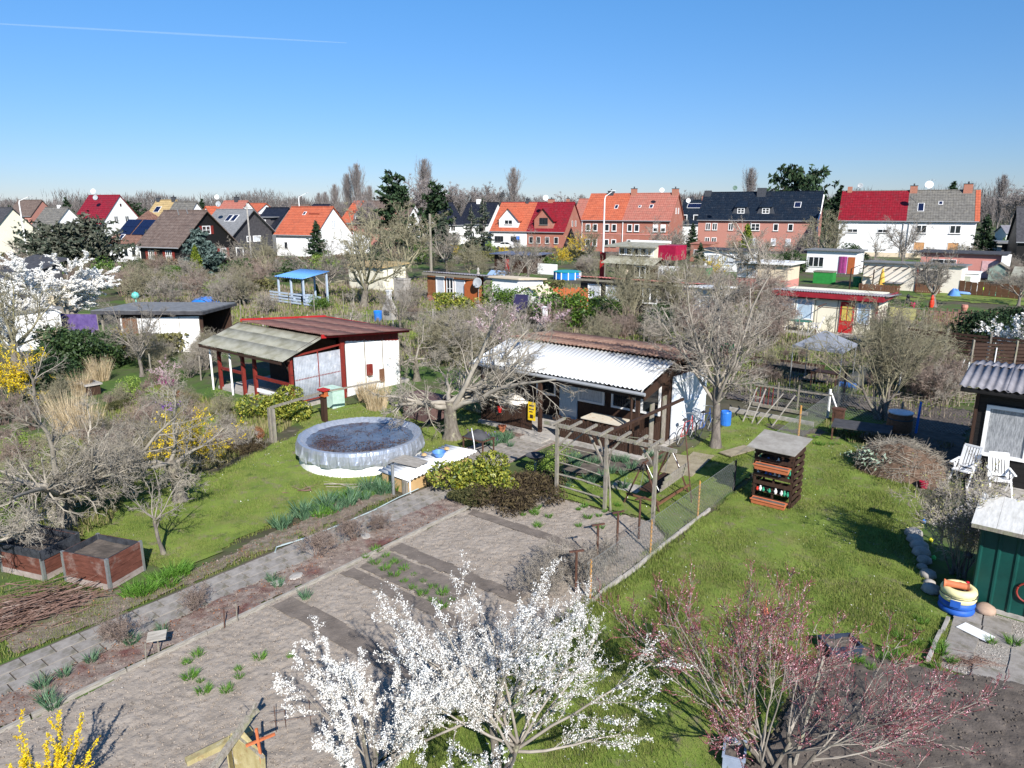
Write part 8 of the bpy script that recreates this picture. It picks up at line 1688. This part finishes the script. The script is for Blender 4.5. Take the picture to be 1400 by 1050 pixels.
# hose along the path
hp = [at(376,755,.05), at(378,748,.06), at(420,735,.06), at(470,715,.07), at(510,698,.07), at(545,680,.07), at(572,668,.07)]
solo('garden_hose', 'grey garden hose running along the path kerb', 'hose', MB().tube(hp, .016, 6), mat('grey hose', (.35,.42,.42), rough=.5), (0,0,0)); solo('garden_hose', 'second turn of hose lying just beside the first', 'hose', MB().tube([p+Vector((.08,.1,0)) for p in hp[1:5]], .014, 6), MATS['grey hose'], (0,0,0))
ns = thing_at('name_board', 'small blank slanted board on a stick in the mulch strip', 'sign', at(218,897), .3); part('stick', MB().tube([(0,0,0),(0,.02,.42)], .014), m_greywood, ns); part('board', MB().slab([(-.16,-.11,.40),(.16,-.11,.40),(.16,.11,.46),(-.16,.11,.46)], .02), m_greywoodx, ns)
for i, (x, y, lb) in enumerate(((200,908,'short pink marker stick left of the small blank board'),(307,860,'dark marker stick at the bed edge'),(325,852,'pale marker stick beside the dark one'))):
    solo('marker_stick', lb, 'stick', MB().tube([(0,0,0),(.03,0,.42)], .012), m_greywood if i != 1 else m_dkmetal, at(x,y), i)
for i,(x,y,lb) in enumerate(((158,783,'pale fieldstone at the corner of the right raised bed'),(405,790,'flat stone beside the bulb clump in the mulch strip'),(500,735,'flat pinkish stone under the rose bush'),(380,800,'small flat stone in the mulch strip, nearer the viewer'))):
    solo('flat_stone', lb, 'stone', MB().lathe([(.1,0),(.15,.03),(.13,.08),(.001,.1)], 8), m_conc, at(x,y), i, scale=(1.3,.9,.8))
# --- broken wooden posts and crate panel at the bottom edge
ww = thing_at('weathered_crate', 'yellowed wooden box panel with rusted edge at the bottom edge', 'crate', at(335,1072), .0, scale=.62)
m_yel = mat('yellow stained wood', (.28,.23,.10), c2=(.42,.37,.20), rough=.8, scale=3, stretch=(2,2,1), patch=[((.20,.09,.04), 4, .58, .75), ((.55,.52,.42), 2.5, .55, .7)])
part('panel', MB().prism([(-.35,.35,.0),(-.33,.25,1.15),(-.12,.28,1.18),(.42,.1,.62),(.4,.1,0)], (.04,.06,0)), m_yel, ww); part('side_panel', MB().prism([(-.36,.33,0),(-.34,.23,1.12),(-.25,-.15,1.05),(-.25,-.1,0)], (-.03,0,0)), m_yel, ww); part('top_rail', MB().beam((-.3,.28,1.2),(.45,.1,.62),.05,.05), m_greywood, ww)
solo('split_post', 'weathered split post with wire leaning over the wooden box', 'post', MB().beam((-.62,-.75,.55),(.12,.28,1.42),.13,.10).beam((.08,.24,1.38),(.28,.40,1.50),.06,.07).beam((.1,.2,1.36),(.2,.46,1.62),.05,.05).tube([(.0,.05,1.33),(-.12,.22,1.42),(-.1,.36,1.38),(-.25,.4,1.5)], .007), m_greywood, at(335,1072), 0, scale=.68)
solo('rusty_cross', 'small rusted orange cross of iron bars beside the split post', 'cross', MB().beam((0,0,0),(-.05,0,.85),.035,.035).beam((-.2,-.05,.62),(.18,.08,.68),.035,.03), mat('orange rust', (.45,.13,.05), rough=.8, var=.2, scale=9), at(362,1065), .1)
solo('wire_grid', 'thin dark wire stakes standing in the dug soil', 'wire stakes', MB().tube([(0,0,0),(0,0,.5)], .006,4).tube([(.12,.1,0),(.12,.1,.45)], .006,4).tube([(.5,.15,0),(.5,.15,.5)], .006,4).tube([(-.1,0,.2),(.6,.16,.2)], .004,4).tube([(-.08,0,.36),(.25,.1,.36)], .004,4), m_dkmetal, at(378,1003), 0)
edging('rotten_board', [(-8.9,3.3),(-8.2,4.05)], .10, .12, .6, m_yel, jit=.0) if False else solo('rotten_board', 'mossy rotten board lying on the soil left of the wooden box', 'board', MB().beam((0,0,.06),(.75,.62,.10),.12,.09), m_yel, at(255,1047), 0)
# --- plastic crates with soil in the dark bed
def crate(label, x, y, rz, w, d, h, m):
    t = thing_at('plastic_crate', label, 'crate', at(x,y), rz); part('wall', MB().box(-w/2,w/2,-d/2,-d/2+.02,0,h).box(-w/2,w/2,d/2-.02,d/2,0,h).box(-w/2,-w/2+.02,-d/2+.02,d/2-.02,0,h).box(w/2-.02,w/2,-d/2+.02,d/2-.02,0,h), m, t); part('rim', MB().box(-w/2-.015,w/2+.015,-d/2-.015,-d/2,h-.03,h).box(-w/2-.015,w/2+.015,d/2,d/2+.015,h-.03,h).box(w/2,w/2+.015,-d/2,d/2,h-.03,h).box(-w/2-.015,-w/2,-d/2,d/2,h-.03,h), m, t)
    part('soil', heapbox(w-.05,d-.05,h-.1,3), m_soild, t).location = (-w/2+.025,-d/2+.025,0)
crate('black plastic crate of soil at the top of the dark bed', 1147, 893, .12, .62, .42, .26, mat('blue black plastic', (.03,.04,.065), rough=.4)); crate('grey blue plastic crate of soil under the peach tree', 1003, 1043, 1.2, .42, .3, .26, mat('grey blue plastic', (.28,.33,.42), rough=.4))
solo('leaning_stake', 'thick bleached stake leaning among the peach branches', 'stake', MB().tube([(0,0,0),(.62,.75,1.35)], .03, 7, r2=.022), m_greywood, at(1085,1050), 0)
solo('bark_feeder', 'small orange and white feeder hanging in the peach tree', 'feeder', MB().lathe([(.03,0),(.05,.06),(.03,.13),(.005,.16)], 8).tube([(0,0,.15),(0,0,.3)], .004), m_terr, at(1046,842,1.9), 0)
# --- tent canopy, beds and stake fence in the middle distance
cn = thing('tent_canopy', 'pale grey pyramid tent canopy on slim poles behind the bare tree', 'canopy', -8.9, 33.2); cn.scale = (.85,.85,.95)
part('cloth', MB().add([(-1.15,-.2,2.05),(1.45,-.3,2.05),(1.5,2.4,2.05),(-1.1,2.4,2.05),(.15,1.0,2.75),(-1.15,-.2,1.93),(1.45,-.3,1.93),(1.5,2.4,1.93),(-1.1,2.4,1.93)], [(0,1,4),(1,2,4),(2,3,4),(3,0,4),(0,5,6,1),(1,6,7,2),(2,7,8,3),(3,8,5,0)]), mat('pale grey canvas', (.27,.29,.33), rough=.75, var=.08, scale=3, trans=.2), cn)
part('pole', MB().tube([(-1.1,-.15,0),(-1.1,-.15,2.05)], .03).tube([(1.4,-.25,0),(1.4,-.25,2.05)], .03).tube([(1.45,2.35,0),(1.45,2.35,2.05)], .03).tube([(-1.05,2.35,0),(-1.05,2.35,2.05)], .03), m_steel, cn)
tableobj('planting_table', 'dark table under the pale tent canopy', -8.6, 34.2, 1.2, .7, .7, m_dkbrown, m_dkmetal); solo('blue_tray', 'small blue tray on the soil under the tent canopy', 'tray', MB().box(-.4,.4,-.2,.2,0,.15), m_pblue, P(-7.7,34.8), GA)
rbx = thing('plank_bed', 'long low dark plank bed left of the tent canopy', 'raised bed', -13.2, 36.2); part('board', MB().box(0,3.6,0,.05,0,.25).box(0,3.6,1.6,1.65,0,.25).box(0,.05,.05,1.6,0,.25).box(3.55,3.6,.05,1.6,0,.25), m_dkbrown, rbx); part('soil', heapbox(3.5,1.5,.1,9), m_soild, rbx).location = (.05,.05,0)
solo('green_cart', 'green garden cart left of the long plank bed', 'cart', MB().add([(-.6,-.3,.3),(.6,-.3,.3),(.6,.3,.3),(-.6,.3,.3),(-.75,-.42,.7),(.75,-.42,.7),(.75,.42,.7),(-.75,.42,.7)], [(0,3,2,1),(0,1,5,4),(1,2,6,5),(2,3,7,6),(3,0,4,7)]).tube([(-.4,-.35,.18),(-.4,.35,.18)], .16, 10), mat('deep green plastic', (.02,.14,.06), rough=.5), P(-15.2,37.8), GA)
fence('stake_fence', 'long reddish stake fence crossing the gardens right of the red fascia hut', uvof(at(1212,440)), uvof(at(1500,462)), 1.25, mat('reddish stakes', (.16,.075,.05), c2=(.34,.21,.17), rough=.9, scale=6, objrand=.3), w=.07, gap=.05, zv=.22, rails=True)
fence('screen_fence', 'brown horizontal board screen at the far lawn, left panel', uvof(at(1310,402)), uvof(at(1400,410)), 1.3, m_brown, w=.5, gap=.03, zv=.03)
# woven screen fence: horizontal laths
wf = thing_at('woven_fence', 'dark woven lath screen fence behind the black hut', 'fence', P(-7.0,43.5), GA-.1)
for i in range(9):
    for j in range(3): part('lath', MB().box(j*1.95,j*1.95+1.9,-.02+.03*((i+j) % 2),.01+.03*((i+j) % 2),.2+i*.17,.32+i*.17), m_dkbrown, wf)
for j in range(4): part('post', MB().box(j*1.95-.05,j*1.95+.02,-.05,.07,0,1.85), m_greywood, wf)
wf2 = dup(wf, P(-3.6,40.4), GA+.55, 'dark woven lath screen fence, right panels nearest the yew')
for i, (x, y, h, s_) in enumerate(((1303,535,1.5,.3),(1317,530,1.2,.1),(1345,515,1.6,0),(1356,517,1.5,0),(1228,540,1.0,0))):
    solo('white_stake', ('leaning white stake before the woven screen','short white stake beside the leaning one','tall white stake by the corrugated roof, left','tall white stake by the corrugated roof, right','thin white stake at the bare tree')[i], 'stake', MB().tube([(0,0,0),(s_,0,h)], .03), m_whitep, at(x,y), 0)
# garden fireplaces (pale stone chimneys)
for i, (x, y, sc, lb) in enumerate(((533,437,1.0,'white garden fireplace with tapering chimney by the blue tub'),(745,458,.85,'white stone garden fireplace with bulging chimney by the laurel'))):
    t = thing_at('garden_fireplace', lb, 'fireplace', at(x,y), GA, scale=sc)
    part('base', MB().box(-.5,.5,-.3,.3,0,.75), m_conc, t); part('hearth', MB().box(-.3,.3,-.31,-.29,.35,.7), m_fdark, t); part('hood', MB().add([(-.5,-.3,.75),(.5,-.3,.75),(.5,.3,.75),(-.5,.3,.75),(-.16,-.14,1.5),(.16,-.14,1.5),(.16,.14,1.5),(-.16,.14,1.5)], [(0,1,5,4),(1,2,6,5),(2,3,7,6),(3,0,4,7),(4,5,6,7)]), m_conc, t); part('flue', MB().box(-.15,.15,-.13,.13,1.5,2.1).box(-.2,.2,-.18,.18,2.1,2.18), m_white, t)
sp_ = thing_at('sun_lounger_panel', 'tall dark blue panel leaning upright before the white store', 'panel', at(708,442), GA+.2); part('panel', MB().prism([(-.55,0,.35),(.55,0,.35),(.6,.5,2.0),(-.5,.5,2.0)], (0,.05,0)), mat('dark violet blue sheet', (.03,.025,.07), rough=.5), sp_); part('leg', MB().beam((-.5,.1,0),(-.45,.5,2.0),.05,.05).beam((.55,.1,0),(.6,.5,2.0),.05,.05), m_steel, sp_)
for i, (x, y) in enumerate(((660,470),(690,473))): solo('stone_statue', ('pale stone figure beside the pink flowering tree','second pale stone figure, right of it under the pink blossom')[i], 'statue', MB().lathe([(.3,0),(.28,.1),(.16,.2),(.2,.6),(.14,1.0),(.06,1.15),(.11,1.3),(.02,1.45)], 12), m_conc, at(x,y), 0, smooth=True)
solo('stone_statue', 'grey stone figure behind the roof of the white annex', 'statue', MB().lathe([(.4,0),(.35,.15),(.2,.3),(.26,.9),(.18,1.5),(.08,1.7),(.15,1.9),(.02,2.1)], 12), m_conc, xat(654,74), 0, smooth=True)
pth = uvof(at(575,462)); q0 = uvof(at(700,440)); struct('garden_footpath', MB().beam((*P(*pth).xy,.02),(*P(*q0).xy,.02),.7,.04).mesh('garden_footpath', m_conc))
solo('water_ball', 'turquoise ball on a stick above the grey felt roof hut', 'ball', MB().lathe([(.01,-.28),(.2,-.18),(.28,0),(.2,.18),(.01,.28)], 14).tube([(0,0,-1.9),(0,0,-.2)], .03), mat('turquoise ball', (.12,.55,.48), rough=.4), at(185,404,1.9), 0, smooth=True)
# road behind the gardens and its sign
solo('road_sign', 'round blue road sign before the white half of the cross gabled duplex', 'sign', MB().tube([(0,0,0),(0,0,2.2)], .04).lathe([(.001,0),(.001,0)], 4).box(-.3,.3,-.05,-.02,2.0,2.6), mat('road sign blue', (.03,.16,.55), rough=.4), xat(708,144), 0)
rd = [xat(-100,128), xat(1500,100)]
struct('street', MB().prism([(-120,128,-.004),(-120,134,-.004),(120,140,-.004),(120,134,-.004)], (0,0,-.05)).mesh('street', mat('asphalt', (.05,.05,.052), rough=.95, scale=3)))
# contrail high in the sky
ct = MB(); pts_ = []
for i in range(13):
    x = -30+i*42; d = Vector(((x-700)/FPX, CA - (((31+i*2.3)-525)/FPX)*SA_, -SA_ - (((31+i*2.3)-525)/FPX)*CA)); pts_.append(Vector((0,0,8))+d*7000)
ct.tube(pts_, [6,7,8,9,9,8,9,10,9,8,7,6,3], 8)
m_ct = mat('contrail ice', (.9,.93,.97), rough=1, alpha=.045, var=.02)
struct('contrail', ct.mesh('contrail', m_ct), kind='stuff')
# air: the far trees and houses pale off a little
